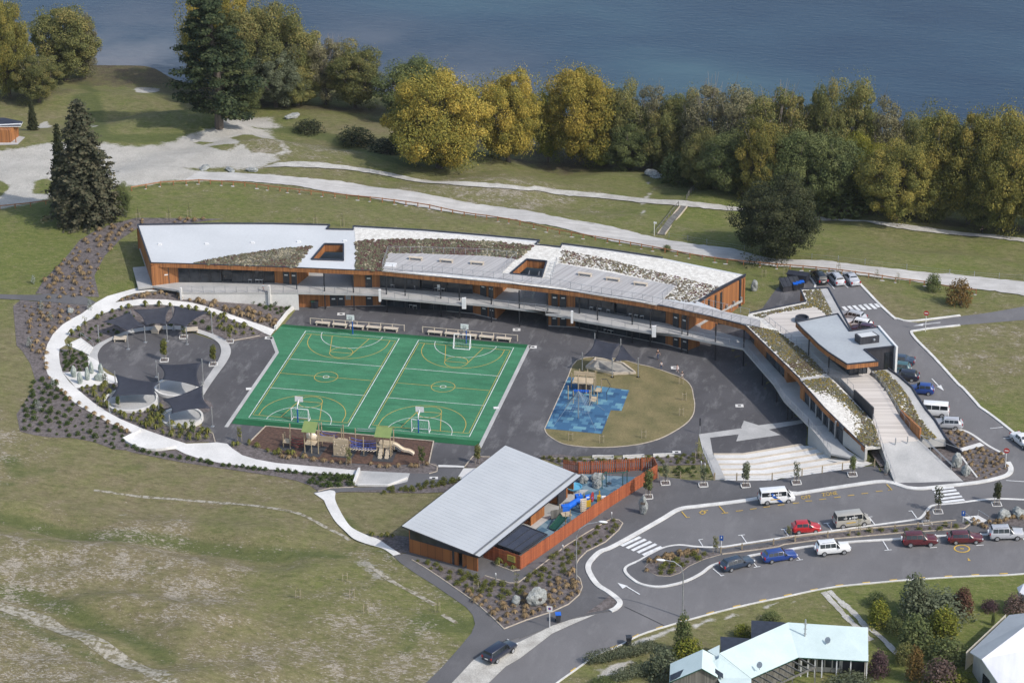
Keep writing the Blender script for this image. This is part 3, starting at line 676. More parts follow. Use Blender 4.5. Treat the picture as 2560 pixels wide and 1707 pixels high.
# ---- ring path, plaza, planting beds
ring = cF((1160,120),(1030,140),(900,175),(760,215),(660,272),(600,320),(540,365),(450,412),(370,462),(290,540),(240,630),(215,720),(215,800),(240,890),(300,970),(390,1070),(500,1160),(640,1240),(780,1320),(975,1400)) + cV((215,258),(50,355),(110,400),(240,470),(400,505),(530,515),(820,490),(960,560),(1200,640),(1500,700),(1800,740),(2200,788)) + cR((0,850),(400,890),(900,920),(1170,945),(1225,865),(600,805),(0,752)) + \
       cV((2000,640),(1800,580),(1650,480),(1600,430),(1570,410),(1420,390),(1290,400),(975,410),(700,320),(400,215),(0,45)) + cF((760,1220),(640,1140),(490,1015),(430,960),(375,885),(348,800),(340,720),(345,672),(400,640),(385,600),(420,560),(480,510),(590,430),(700,375),(830,330),(960,300),(1100,290)) + \
       cA((400,1030),(600,1048),(850,1095),(1000,1140),(1200,1215),(1400,1300),(1475,1335),(1520,1275),(1450,1250),(1300,1200),(1100,1130),(900,1060),(700,1010),(450,980),(200,975)) + cF((830,268),(900,222),(1000,190),(1150,172),(1370,160),(1370,120))
sheet('ring_path',ring,MAT_conc,.09)
mb = MB(); strip(mb,Gs(cV((300,225),(50,350),(110,400),(240,468),(400,503),(530,513),(680,495),(820,465))),.22,.35,.05); tag(mb.build('ramp_kerb',MAT_conc),kind='structure')
# joints in the poured path
MAT_joint = M('saw_cut_joint',(.40,.39,.37),(.33,.32,.31),2,.9,coord='pos')
# steps from the path down to the plaza
st = thing('plaza_steps','white concrete steps with a handrail between the ring path and the round plaza','steps',G(*cF((530,660))[0]))
mb = MB(); A0,A1,B0,B1 = Gs(cF((405,640),(530,585),(600,732),(640,665)))
for i in range(7):
    f0,f1 = i / 7,(i + 1) / 7; z = 1.75 - 1.45 * (i + .5) / 7
    q = [A0.lerp(B0,f0),A1.lerp(B1,f0),A1.lerp(B1,f1),A0.lerp(B0,f1)]; z = h1(*(sum(q,Vector()) / 4)[:2]) + .25
    mb.prism([(p.x,p.y) for p in q],-.2,z)
mb.build('treads',MAT_conc,st,world=True)
MAT_galv = M('galvanised_steel',(.46,.47,.48),(.36,.37,.38),3,.45,.6)
mb = MB(); a,b_ = A1 + Vector((0,0,.1)),B1 + Vector((0,0,.1))
mb.tube([a,a + Vector((0,0,1.0)),b_ + Vector((0,0,1.0)),b_],.035); mb.build('handrail',MAT_galv,st,world=True)
# plaza ring of pale concrete (a low seat wall)
ring_o = crv(cF((600,735),(640,660),(740,600),(850,550),(1000,500),(1160,480),(1330,473),(1480,485),(1620,525),(1740,570),(1810,620),(1838,700),(1800,790),(1720,900),(1650,1000),(1600,1080)),4)
ring_i = crv(cF((685,780),(678,720),(720,650),(820,590),(960,540),(1110,517),(1300,507),(1480,522),(1630,565),(1725,620),(1752,690),(1730,770),(1660,880),(1590,980),(1560,1010)),4)
sheet('plaza_ring',[tuple(p)[:2] for p in ring_o] + [tuple(p)[:2] for p in ring_i[::-1]] ,MAT_conc2,.14)
sheet('plaza_apron',cF((585,735),(600,735),(685,780),(700,840),(760,890),(850,925),(855,968),(490,1018),(372,880),(610,870),(595,800)),MAT_conc,.12)
BEDS = {}
def bed(key,px,off=.05,mat=None,edge=None):
    BEDS[key] = px; sheet('mulch_bed',px,mat or MAT_mulch,off)
bed('west',cF((640,0),(690,220),(560,215),(250,190),(130,200),(0,202),(0,250),(200,262),(420,280),(610,296),(590,320),(540,365),(450,412),(370,462),(290,540),(240,630),(215,720),(215,800),(240,890),(300,970),(390,1070),(500,1160),(640,1240),(780,1320),(975,1402),(905,1465),(1000,1560),(820,1545),(640,1480),(450,1445),(260,1440),(120,1420),(0,1390),(-30,1240),(30,1150),(110,1020),(130,930),(90,800),(20,690),(-30,640),(-60,300)),.04)
bed('hill',[(340,545),(560,548),(440,562),(348,568),(300,600),(262,640),(236,690),(236,742),(160,735),(88,735),(110,700),(160,650),(200,600),(250,570)],.04)
bed('terrace',cF((830,268),(1000,192),(1150,176),(1370,162),(1405,195)) + cA((600,915),(1460,1005),(1725,1030),(1520,1270),(1450,1248),(1300,1198),(1100,1128),(900,1058),(700,1008),(450,978),(200,973)),.06)
bed('crescent',cF((420,562),(480,512),(590,432),(700,377),(830,332),(960,302),(1100,292)) + cA((400,1032),(600,1050),(850,1097),(1000,1142),(1200,1217),(1400,1302),(1470,1335),(1300,1370),(1100,1380)) + cF((1790,612),(1740,568),(1620,522),(1480,482),(1330,470),(1160,477),(1000,497),(850,547),(740,597),(645,655),(540,580),(430,570)),.06)
bed('pocket',cF((350,675),(450,680),(590,735),(595,800),(610,868),(372,878),(350,800),(342,720)),.10)
bed('lower',cF((495,1018),(855,968),(900,960),(850,1040),(740,1130),(780,1200),(950,1230),(1200,1180),(1240,1110),(1300,1180),(1230,1260),(1240,1330),(1400,1360),(1560,1350),(1680,1410),(1700,1480),(1440,1488),(1100,1383),(870,1279),(760,1218),(640,1138)),.06)
bed('pit',cF((1580,1100),(1660,1130),(1685,1180),(1640,1220),(1540,1225),(1600,1150)),.06)
bed('south',cV((1600,432),(1650,482),(1800,582),(2000,642)) + cR((0,754),(600,807),(1225,866),(1970,906),(2260,910),(2352,880)) + cI((430,300),(440,262),(420,235),(370,240)) + cR((2240,790),(1600,790),(1100,770),(600,700),(0,610)) + cV((1900,425),(1750,400)),.07)
bed('hedge',cV((0,480),(200,540),(500,600),(900,680),(1300,740),(1700,800),(2100,860)) + cR((0,945),(300,1010),(500,1080),(620,1165),(800,1120),(1140,1108),(1160,1060),(1150,950),(900,922),(400,892),(0,852)) + cV((1800,742),(1500,702),(1200,642),(960,562),(820,500),(780,500),(530,520),(400,508),(240,475),(110,405),(50,358),(0,340)),.05)
bed('hedge_path',cR((950,1176),(1200,1160),(1600,1140),(1900,1100),(2352,1060)) + cI((200,400),(400,385),(600,355),(560,450),(300,462),(0,455)),.06)
sheet('south_ramp',cR((1215,880),(1230,866),(1970,906),(1930,1030),(1640,1100),(1210,1095),(1150,1080)),MAT_conc2,.10)
mb = MB(); strip(mb,Gs(cR((1225,870),(1150,1070))),.3,.6,.05); strip(mb,Gs(cR((1200,1085),(1640,1095),(1930,985))),.22,.3,.05); tag(mb.build('south_ramp_kerb',MAT_conc),kind='structure')
sheet('asphalt_path',cR((1925,1030),(1970,906),(2260,912),(2352,882)) + cI((432,298),(440,268),(640,270),(575,362),(560,375),(300,418),(0,450)) + cR((1600,1142),(1200,1162),(950,1178)) + [(811,1238),(783,1232)] + cR((800,1118),(1150,1110),(1640,1100)),MAT_foot,.08)
sheet('threshold',cI((440,253),(640,262),(632,274),(440,270)),MAT_conc,.16)
sheet('concrete_pad',cI((630,276),(790,276),(640,362),(575,360)),MAT_conc,.11)
bed('kinder_back',cI((655,270),(715,275),(830,195),(820,186),(700,186),(640,262)),.07)
sheet('concrete_path',[tuple(p)[:2] for p in crv([(785,1234)] + cO((700,0),(712,20),(740,80),(800,180),(880,260),(960,330),(1080,375),(1200,410),(1290,470)),4)] + [tuple(p)[:2] for p in crv(cO((1350,455),(1250,390),(1160,330),(1050,290),(950,240),(900,190),(840,90),(800,0)) + [(838,1230),(825,1226)],4)],MAT_conc,.10)
sheet('winding_path',cF((-200,195),(0,202),(130,202),(250,192),(560,217),(665,268),(610,296),(420,280),(200,260),(0,245),(-200,235)),MAT_foot,.08)
# ---- footpaths, road, car park
ROADN = cO((1950,1340),(2100,1240),(2352,1150)) + cI((1050,1560),(1300,1460),(1500,1390),(1650,1365)) + cJ((440,1315),(490,1290),(520,1235),(430,1155),(330,1090),(265,1000),(245,930),(275,870),(350,800),(440,765),(600,680),(760,590),(900,510),(1040,430),(1200,405),(1500,370),(1700,340),(2035,290)) + cK((80,300),(400,250),(700,205),(830,190),(900,192),(960,205),(1050,235),(1100,245),(1200,250),(1400,230),(1700,195),(1900,150),(1965,115),(1975,70),(1950,20)) + cE((2150,1120),(2000,1040),(1850,935),(1750,890),(1650,880),(1560,890))
foot = cO((1290,470),(1350,530),(1480,620),(1640,720),(1800,830),(1900,900),(1955,965),(1975,1040),(1945,1115),(1850,1230),(1700,1400),(1560,1536),(1400,1720),(1640,1720)) + ROADN[:-6] + [(2400,1140),(2320,1130),(2200,1180)] + cP((2060,625),(930,787),(700,792),(300,787),(0,785)) + [(1650,1190),(1640,1150),(1500,1150),(1300,1180),(1180,1260),(1020,1370),(1015,1385)] + cO((1420,445),(1350,455))
sheet('footpath',foot,MAT_foot,.05)
road = ROADN + cE((1480,890),(1200,400),(1050,350)) + cD((1690,1050),(1200,500),(1060,280),(790,290),(700,300),(870,150),(1000,120),(1370,225),(1450,320),(1550,425),(1700,565)) + cFull((2080,738),(2110,742),(2352,704),(2500,690),(2500,712),(2352,735),(2150,752),(2100,758)) + cD((1880,740),(2100,960),(2352,1235)) + cE((1750,470),(1900,640),(2000,720),(2100,790),(2250,910),(2352,990)) + [(2640,1160),(2760,1250),(3400,1200),(3400,1380),(2800,1408),(2560,1434)] + cK((2091,995),(1700,1012),(1400,1027),(1020,1052),(750,1077),(450,1107),(200,1152),(0,1195)) + cL((2352,355),(2030,415),(1700,492),(1400,572),(1120,652),(850,742),(640,852),(440,932),(210,1092),(50,1205),(-200,1400)) + [(1000,2050),(800,2050),(1130,1760)] + cO((1780,1536))
sheet('road',road,MAT_road,.02)
sheet('gravel_verge',cO((1780,1536),(1960,1345),(2030,1300),(2352,1190)) + cL((0,645),(180,585),(420,535),(440,528),(330,575),(180,640),(0,722)) + cO((2352,1330),(2230,1400),(2090,1536),(2000,1640),(1700,1640)),MAT_gravel,.08)
kb = MB(); strip(kb,Gs([tuple(p)[:2] for p in crv(ROADN[7:-6],5)]),.75,.12,.03); strip(kb,Gs([tuple(p)[:2] for p in crv(ROADN[-6:-1],4)]),.4,.12,.03)
strip(kb,Gs([tuple(p)[:2] for p in crv(cD((1370,235),(1450,320),(1550,425),(1700,565),(1740,578),(1850,602),(2100,578),(2352,546)),3)]),.42,.12,.03)
strip(kb,Gs([tuple(p)[:2] for p in crv(cD((2352,642),(1950,690),(1885,735),(2100,960),(2330,1215)) + cE((1750,470),(1890,625),(1920,660),(2000,715),(2100,790),(2250,910)) + [(2560,1105),(2640,1160)],4)]),.42,.12,.03)
strip(kb,Gs([tuple(p)[:2] for p in crv([(3400,1378),(2800,1406)] + cK((2091,992),(1700,1010),(1400,1025),(1020,1050),(750,1075),(450,1105),(200,1150),(0,1195)) + cL((2030,413),(1700,490),(1400,570),(1120,650),(850,740),(640,850),(440,930),(210,1090),(50,1203),(-200,1400)),3)]),.22,.10,.03)
strip(kb,Gs(cD((870,155),(910,210),(935,250),(928,272))),.3,.12,.03)
tag(kb.build('kerb',MAT_kerb),kind='structure')
# median island
ISL = cJ((575,985),(568,950),(600,920),(690,880),(760,840),(900,770),(1040,745),(1200,760),(1400,762),(1600,733),(1800,703),(2000,672)) + cK((0,680),(400,625),(800,570),(1130,525),(1200,500),(1250,440),(1300,400),(1500,380),(1800,345),(2091,350)) + [(2700,1258),(2700,1330)] + cK((2091,636),(1700,655),(1300,667),(1000,690),(560,717),(200,757),(0,790)) + cJ((2000,785),(1800,812),(1650,838),(1400,897),(1310,930),(1230,990),(1100,1055),(950,1095),(830,1105),(700,1080),(620,1030))
ISLc = [tuple(p)[:2] for p in crv(ISL,4,True)]
sheet('traffic_island',ISLc,MAT_foot,.14)
kb = MB(); strip(kb,Gs(ISLc),.42,.12,.03,closed=True); tag(kb.build('island_kerb',MAT_kerb),kind='structure')
bed('median',cJ((740,940),(780,900),(900,860),(1040,815),(1200,805),(1340,815),(1400,825),(1250,870),(1120,930),(1040,990),(960,1015),(850,1010),(770,980)),.18)
bed('median_strip',cJ((1410,818),(1700,770),(2050,712)) + cK((0,718),(400,655),(800,612),(1200,578),(1640,555),(1570,605),(1350,622),(1000,645),(500,690),(100,732),(0,745)) + cJ((1900,765),(1640,800),(1420,830)),.18)
bed('median_rocks',cK((1770,545),(1860,500),(2091,430)) + [(2700,1265),(2700,1315)] + cK((2091,590),(1900,565)),.18)
kb = MB(); strip(kb,Gs(cJ((1410,828),(1640,798),(1900,762)) + cK((0,743),(500,688),(1000,643),(1350,620),(1570,603),(1640,555))),.16,.1,.14); strip(kb,Gs(cK((-30,690),(400,640),(800,595),(1200,560),(1500,530))),.16,.1,.14); tag(kb.build('planter_edging',MAT_timber_edge),kind='structure')
# kindergarten garden beds
bed('kinder',cI((240,965),(480,1010),(600,1045),(680,1075),(745,1110),(790,1085),(975,1140),(1040,1140),(1100,1085),(1250,980),(1400,860),(1560,760),(1745,655),(1800,665),(1830,690),(1800,740),(1700,830),(1560,900),(1500,960),(1478,1000),(1480,1080),(1510,1110),(1525,1170),(1500,1230),(1420,1300),(1300,1355),(1100,1420),(935,1485),(850,1400),(700,1270),(500,1130),(350,1030)),.08)
bed('fence_strip',cI((850,985),(880,1005),(1000,1050),(1040,1055),(1055,1040),(900,960),(850,950)),.09)
bed('corner',cJ((220,1340),(350,1250),(440,1170),(480,1195),(495,1230),(460,1280),(400,1305)),.08)
bed('kinder_shade',cO((1060,285),(1180,305),(1250,290),(1420,310),(1420,440),(1350,452),(1250,388),(1160,328)),.07)
bed('court_south',cH((160,1410),(400,1395),(700,1440),(915,1445),(1200,1440),(1400,1420),(1700,1400),(1790,1390),(1830,1495),(1340,1510),(1340,1485),(1200,1480),(400,1500)),.07)
bed('ramp_left',cE((850,1050),(950,1045),(1000,1200),(1010,1250),(940,1260),(860,1140)),.35); bed('standing_stone',cE((940,1258),(1000,1245),(1055,1320),(990,1330)),.1)
bed('ramp_right',cE((1560,890),(1650,885),(1750,895),(1850,940),(2000,1045),(2150,1125),(2205,1200),(2215,1290),(2180,1330),(2000,1370),(1770,1390),(1560,1200),(1340,985),(1420,985)),.1)
sheet('garden_path',cE((1700,1075),(1920,1010),(1965,1040),(1740,1100)),MAT_conc,.14)
kb = MB(); strip(kb,Gs(cE((1740,1150),(1800,1235),(1890,1350))),.25,.1,.1); tag(kb.build('garden_edging',MAT_conc),kind='structure')
# timber edging round the beds and pits
kb = MB()
for px in (cI((935,1485),(850,1400),(700,1270),(500,1130),(350,1030),(240,965)),cI((790,1085),(975,1140),(1040,1140)),cI((1040,1140),(1250,980),(1400,860),(1560,760),(1745,655),(1800,665),(1830,690),(1800,740),(1700,830),(1560,900),(1500,960),(1478,1000),(1480,1080),(1510,1110),(1525,1170),(1500,1230),(1420,1300),(1300,1355),(1100,1420),(935,1485)),cH((300,1440),(700,1445),(1510,1412)),cR((620,1168),(800,1122),(1140,1110)),cI((640,262),(700,186),(830,190)),cI((370,240),(432,262),(430,300),(370,316)),cF((1700,1482),(1680,1410),(1560,1352)),cF((1860,600),(2090,558)),cI((850,985),(880,1005),(1000,1050),(1055,1042)),cJ((740,940),(780,900),(900,860),(1040,815),(1200,805)),cJ((740,960),(850,1012),(960,1017),(1040,990),(1120,930),(1250,870),(1400,828))):
    strip(kb,Gs(px),.13,.08,.07)
tag(kb.build('bed_edging',MAT_timber_edge),kind='structure')
for q in (cH((712,1420),(915,1420),(915,1445),(712,1445)),cH((1012,1420),(1215,1408),(1215,1430),(1012,1440)),cH((1307,1405),(1508,1398),(1508,1418),(1307,1425))):
    kb = MB(); strip(kb,Gs(q),.14,.25,.05,closed=True); tag(kb.build('planter_frame',MAT_conc),kind='structure')
# ================================================================ BUILDINGS
def clad(name,c1,c2,board=7.0,rough=.7):
    """vertical boards, each a slightly different tone"""
    m,nt,b = newmat(name); b.inputs['Roughness'].default_value = rough
    g = nd(nt,'ShaderNodeNewGeometry'); sp = nd(nt,'ShaderNodeSeparateXYZ'); nt.links.new(g.outputs['Position'],sp.inputs[0])
    s = math_(nt,'ADD',math_(nt,'MULTIPLY',sp.outputs[0],1.0),math_(nt,'MULTIPLY',sp.outputs[1],.83))
    cell = math_(nt,'FLOOR',math_(nt,'MULTIPLY',s,board))
    wn_ = nd(nt,'ShaderNodeTexWhiteNoise',noise_dimensions='1D'); nt.links.new(cell,wn_.inputs['W'])
    n = noise(nt,pos_node(nt,(2.5,2.5,.18)),1.2,5,.6)
    f = math_(nt,'ADD',math_(nt,'MULTIPLY',wn_.outputs['Value'],.55),math_(nt,'MULTIPLY',n,.45))
    c = ramp(nt,f,[(.2,c2),(.8,c1)])
    fr = math_(nt,'FRACT',math_(nt,'MULTIPLY',s,board))
    c = mixc(nt,maprange(nt,fr,.0,.09),tuple(x * .3 for x in c2),c)
    nt.links.new(c,b.inputs['Base Color']); return m
MAT_cedar = clad('cedar_boards',(.40,.165,.055),(.21,.082,.030),6.0)
MAT_redfence = clad('red_stained_boards',(.44,.130,.050),(.27,.070,.030),5.5)
MAT_dark = clad('charcoal_cladding',(.045,.045,.055),(.030,.030,.038),5.0,.6)
MAT_wood_grey = clad('grey_weathered_boards',(.20,.19,.17),(.10,.095,.085),6.0)
def glass_mat(name,c=(.018,.021,.026),rough=.06):
    m,nt,b = newmat(name); b.inputs['Roughness'].default_value = rough; b.inputs['Specular IOR Level'].default_value = .6
    n = noise(nt,pos_node(nt),.45,4); nt.links.new(ramp(nt,n,[(.4,c),(.65,tuple(x * 2.4 for x in c))]),b.inputs['Base Color']); return m
MAT_glass = glass_mat('dark_glazing')
MAT_door = M('dark_door',(.040,.043,.052),(.028,.03,.037),1.0,.5)
MAT_frame = M('charcoal_frame',(.035,.037,.045),(.025,.027,.033),2,.5)
MAT_flash = M('charcoal_flashing',(.050,.055,.075),(.035,.038,.052),1.5,.45,.3)
MAT_roofm = M('pale_roof_membrane',(.59,.60,.605),(.53,.54,.545),.12,.6,coord='pos',fine=.06,finescale=2)
MAT_roofgrey = M('grey_roof_membrane',(.40,.425,.44),(.35,.37,.39),.2,.6,coord='pos',fine=.08,finescale=2)
MAT_stone = M('white_pebbles',(.74,.715,.66),(.56,.53,.48),1.6,.9,coord='pos',fine=.35,finescale=7,bmp=.5,bd=.04)
MAT_sign = M('white_sign',(.75,.75,.74),(.68,.68,.68),1,.6)
def boards(name,c1,c2,ang,n=6.0):
    m,nt,b = newmat(name); b.inputs['Roughness'].default_value = .85
    g = nd(nt,'ShaderNodeNewGeometry'); mp = nd(nt,'ShaderNodeMapping'); mp.inputs['Rotation'].default_value = (0,0,ang)
    nt.links.new(g.outputs['Position'],mp.inputs['Vector']); sp = nd(nt,'ShaderNodeSeparateXYZ'); nt.links.new(mp.outputs[0],sp.inputs[0])
    s = math_(nt,'MULTIPLY',sp.outputs[1],n); wn_ = nd(nt,'ShaderNodeTexWhiteNoise',noise_dimensions='1D'); nt.links.new(math_(nt,'FLOOR',s),wn_.inputs['W'])
    mp2 = nd(nt,'ShaderNodeMapping'); mp2.inputs['Scale'].default_value = (.3,3,1); nt.links.new(mp.outputs[0],mp2.inputs['Vector'])
    f = math_(nt,'ADD',math_(nt,'MULTIPLY',wn_.outputs['Value'],.5),math_(nt,'MULTIPLY',noise(nt,mp2.outputs[0],1.0,5,.6),.5))
    c = ramp(nt,f,[(.25,c2),(.75,c1)]); c = mixc(nt,maprange(nt,math_(nt,'FRACT',s),0,.1),tuple(x * .45 for x in c2),c)
    nt.links.new(c,b.inputs['Base Color']); return m
MAT_deck = boards('weathered_decking',(.47,.455,.445),(.33,.315,.31),R(-68),4.5)
MAT_deck2 = boards('pale_decking',(.60,.55,.50),(.47,.425,.385),R(-14),2.6)
MAT_column = M('charcoal_steel',(.030,.032,.040),(.022,.024,.03),2,.5,.3)
MAT_mesh = M('stainless_mesh',(.42,.43,.45),(.33,.34,.36),5,.5,.5)

def slab(name,px,z,thick,mats,parent,holes=(),top=0,side=None,pts=None):
    """horizontal or tilted plate whose outline is given in photo pixels at level z (number or list)"""
    n = len(px) if pts is None else len(pts)
    zz = z if isinstance(z,(list,tuple)) else [z] * n
    P = [W(u,v,h) for (u,v),h in zip(px,zz)] if pts is None else pts
    bm = bmesh.new(); loops = [[bm.verts.new(p) for p in P]]
    for h in holes: loops.append([bm.verts.new(p) for p in h])
    for L in loops:
        for i in range(len(L)): bm.edges.new((L[i],L[(i + 1) % len(L)]))
    if holes: bmesh.ops.triangle_fill(bm,use_beauty=True,use_dissolve=False,edges=bm.edges[:],normal=(0,0,1))
    else:
        f = bm.faces.new(loops[0]); bmesh.ops.triangulate(bm,faces=[f])
    for f in bm.faces: f.material_index = top
    tops = bm.faces[:]
    vm = {v: bm.verts.new(v.co - Vector((0,0,thick))) for L in loops for v in L}
    for f in tops:
        g = bm.faces.new([vm[v] for v in f.verts][::-1]); g.material_index = top if side is None else side
    for L in loops:
        for i in range(len(L)):
            a,b_ = L[i],L[(i + 1) % len(L)]
            g = bm.faces.new((a,b_,vm[b_],vm[a])); g.material_index = top if side is None else side
    bmesh.ops.recalc_face_normals(bm,faces=bm.faces)
    off = Vector((0,0,0)); p = parent
    while p: off += p.location; p = p.parent
    for v in bm.verts: v.co -= off
    me = bpy.data.meshes.new(name); bm.to_mesh(me); bm.free()
    for m in (mats if isinstance(mats,(list,tuple)) else [mats]): me.materials.append(m)
    o = bpy.data.objects.new(name,me); COL.objects.link(o); o.parent = parent; return o
def wallseg(mb,a,b_,z0,z1,t=.25,mi=0,inset=0.0):
    a,b_ = Vector((a[0],a[1],0)),Vector((b_[0],b_[1],0)); d = b_ - a; L = d.length; rz = math.atan2(d.y,d.x)
    n = Vector((math.sin(rz),-math.cos(rz),0)); c = (a + b_) / 2 - n * (t / 2 - inset)
    mb.box((c.x,c.y,(z0 + z1) / 2),(L,t,z1 - z0),rz,mi)
def part_wall(name,parent,px,zb,z0,z1,mat,t=.25):
    mb = MB(); P = [W(u,v,zb) for u,v in px]
    for a,b_ in zip(P[:-1],P[1:]): wallseg(mb,a,b_,z0,z1,t)
    return mb.build(name,mat,parent,world=True)
def doorset(parent,a,b_,z0,h,sign=True,name='door'):
    """a leaf set proud of the wall between two world points"""
    mb = MB(); wallseg(mb,a,b_,z0,z0 + h,.08,0,.09); o = mb.build(name,MAT_door,parent,world=True)
    if sign:
        d = (b_ - a); m = a + d * .5; u = d.normalized(); mb = MB()
        wallseg(mb,m - u * .28,m + u * .28,z0 + h * .52,z0 + h * .52 + .2,.03,0,.125); mb.build('door_plate',MAT_sign,o).location = (-parent.location if False else Vector((0,0,0)))
        c = o.children[0]; c.data.transform(Matrix.Translation(-parent.location))
    return o
def glazing(parent,a,b_,z0,z1,n,openbay=None,name='window'):
    """a run of dark glazed bays with mullions between world points a and b"""
    d = (b_ - a); u = d.normalized(); L = d.length
    for i in range(n):
        p,q = a + u * (L * i / n),a + u * (L * (i + 1) / n); mb = MB()
        wallseg(mb,p + u * .04,q - u * .04,z0,z1,.10,0,.02 if i != openbay else -.5)
        w = mb.build(name,MAT_glass,parent,world=True)
        mb = MB(); wallseg(mb,p - u * .05,p + u * .05,z0,z1,.16,0,.06)
        for z in (z0,z1 - .1,z0 + (z1 - z0) * .72): wallseg(mb,p + u * .05,q - u * .05,z,z + .09,.14,0,.05)
        f = mb.build('window_frame',MAT_frame,w); f.data.transform(Matrix.Translation(-parent.location))
def rail(parent,pts,h=1.05,step=1.4,name='railing',mat=None,lean=0.0,r=.022,wires=3):
    """posts, top rail and thin infill wires along world points"""
    P = densify(pts,step); mb = MB()
    for p in P: mb.box(p + Vector((0,0,h / 2)),(.06,.06,h))
    mb.tube([p + Vector((0,0,h)) for p in P],r * 1.3,5)
    for i in range(wires): mb.tube([p + Vector((0,0,h * (i + .6) / (wires + .4))) for p in P],r * .4,3)
    return mb.build(name,mat or MAT_mesh,parent,world=True)
def sedum(name,parent,px,z,cols,n,seed,gap=.0,size=.3,exclude=()):
    """a planted roof: low tufts in several colours over pale stones"""
    P = [W(u,v,h) for (u,v),h in zip(px,z if isinstance(z,(list,tuple)) else [z] * len(px))]
    xs = [p.x for p in P]; ys = [p.y for p in P]; A = np.array([[p.x,p.y,1] for p in P]); co = np.linalg.lstsq(A,np.array([p.z for p in P]),rcond=None)[0]
    rr = random.Random(seed); mb = MB(); k = 0; tries = 0
    while k < n and tries < n * 12:
        tries += 1
        x,y = rr.uniform(min(xs),max(xs)),rr.uniform(min(ys),max(ys))
        if not inpoly(x,y,P): continue
        q = mnoise.noise(Vector((x * .22 + seed,y * .22,seed))) + .5 * mnoise.noise(Vector((x * .6,y * .6,seed)))
        if rr.random() < gap * (1 - q): continue
        zz = co[0] * x + co[1] * y + co[2]; s = size * rr.uniform(.55,1.35); hh = s * rr.uniform(.35,.75); a0 = rr.uniform(0,6.28)
        ci = min(len(cols) - 1,max(0,int((q * .5 + .5) * len(cols) + rr.gauss(0,.9))))
        v = [(x + s * math.cos(a0 + j * 1.257) * rr.uniform(.7,1.2),y + s * math.sin(a0 + j * 1.257) * rr.uniform(.7,1.2),zz - .01) for j in range(5)]
        v.append((x + rr.uniform(-.1,.1),y + rr.uniform(-.1,.1),zz + hh))
        mb.add(v,[(j,(j + 1) % 5,5) for j in range(5)],ci); k += 1
    return tag(mb.build(name,cols,parent,world=True,recalc=False),kind='stuff')
SG = lambda n,c,d=.6: M(n,c,tuple(x * d for x in c),3.0,.95,coord='pos',fine=.4)
MAT_s = dict(red=SG('sedum_red',(.105,.045,.042)),green=SG('sedum_green',(.130,.124,.072)),grey=SG('sedum_grey',(.175,.162,.125)),olive=SG('sedum_olive',(.145,.130,.045)),brown=SG('sedum_brown',(.120,.085,.055)),straw=SG('sedum_straw',(.33,.29,.20)),ocean=SG('sedum_yellow',(.22,.165,.040)))

ZR = 7.0; ZD = 3.2
sch = thing('school_building','long curved two storey cedar clad school with planted white roof and balcony facing the courts','school',W(1100,780,0))
front = cA((300,617),(700,628),(1200,646),(1720,665),(2352,692)) + cB((600,697),(1200,760),(1800,815),(2352,875)) + cC((600,715),(1200,812),(1600,885),(1900,955),(2205,1035))
front = front[:8] + cC((0,640)) + front[9:]
eastedge = cC((2120,985),(1750,800),(1965,665),(2210,540))
rear = cC((1400,375),(900,300),(412,238),(395,270),(150,245),(190,205)) + cB((1600,350),(1000,300),(325,262),(325,295),(65,290),(95,250)) + cA((1500,238),(1000,236),(172,248))
void1 = Gs(cA((2005,437),(2190,440),(2190,597),(1878,587)),ZR); void2 = Gs(cU((1075,235),(1465,275),(1368,588),(750,512)),ZR)
roof_px = [tuple(p)[:2] for p in crv(front,3)] + cC((2290,1010)) + eastedge[1:] + rear
slab('roof',roof_px,ZR,.30,[MAT_roofm,MAT_flash],sch,(void1,void2),0,1)
# dark parapet capping round the back and sides
mb = MB()
def cap(pts,w=.22,h=.22,z=ZR):
    P = [p + Vector((0,0,h / 2)) for p in pts]
    for a,b_ in zip(P[:-1],P[1:]): mb.beam(a,b_,w,h)
cap(Gs(rear[::-1],ZR)); mb.build('parapet_capping',MAT_flash,sch,world=True); mb = MB(); cap(Gs(cC((1750,800),(1965,665),(2210,540)),ZR)); mb.build('parapet_capping',MAT_flash,sch,world=True); mb = MB(); cap(Gs(cA((172,248),(300,617)),ZR)); mb.build('parapet_capping',MAT_flash,sch,world=True); mb = MB(); cap(Gs([tuple(p)[:2] for p in crv(front,3)],ZR),.12,.12)
mb.build('parapet_capping',MAT_flash,sch,world=True)
for v_ in (void1,void2):
    mb = MB(); cap(v_ + v_[:1],.22,.25); mb.build('parapet_capping',MAT_flash,sch,world=True)
# cedar fascia along the curved front and inside the openings
FP = Gs([tuple(p)[:2] for p in crv(front,3)],ZR)
mb = MB()
for a,b_ in zip(FP[:-1],FP[1:]): wallseg(mb,a,b_,ZR - .72,ZR - .03,.14,0,.06)
mb.build('fascia',MAT_cedar,sch,world=True)
for v_ in (void1,void2):
    mb = MB()
    for i in range(4):
        a,b_ = v_[i],v_[(i + 1) % 4]; wallseg(mb,a,b_,ZR - 1.25,ZR - .02,.12,0,.02)
    mb.build('well_lining',MAT_cedar,sch,world=True)
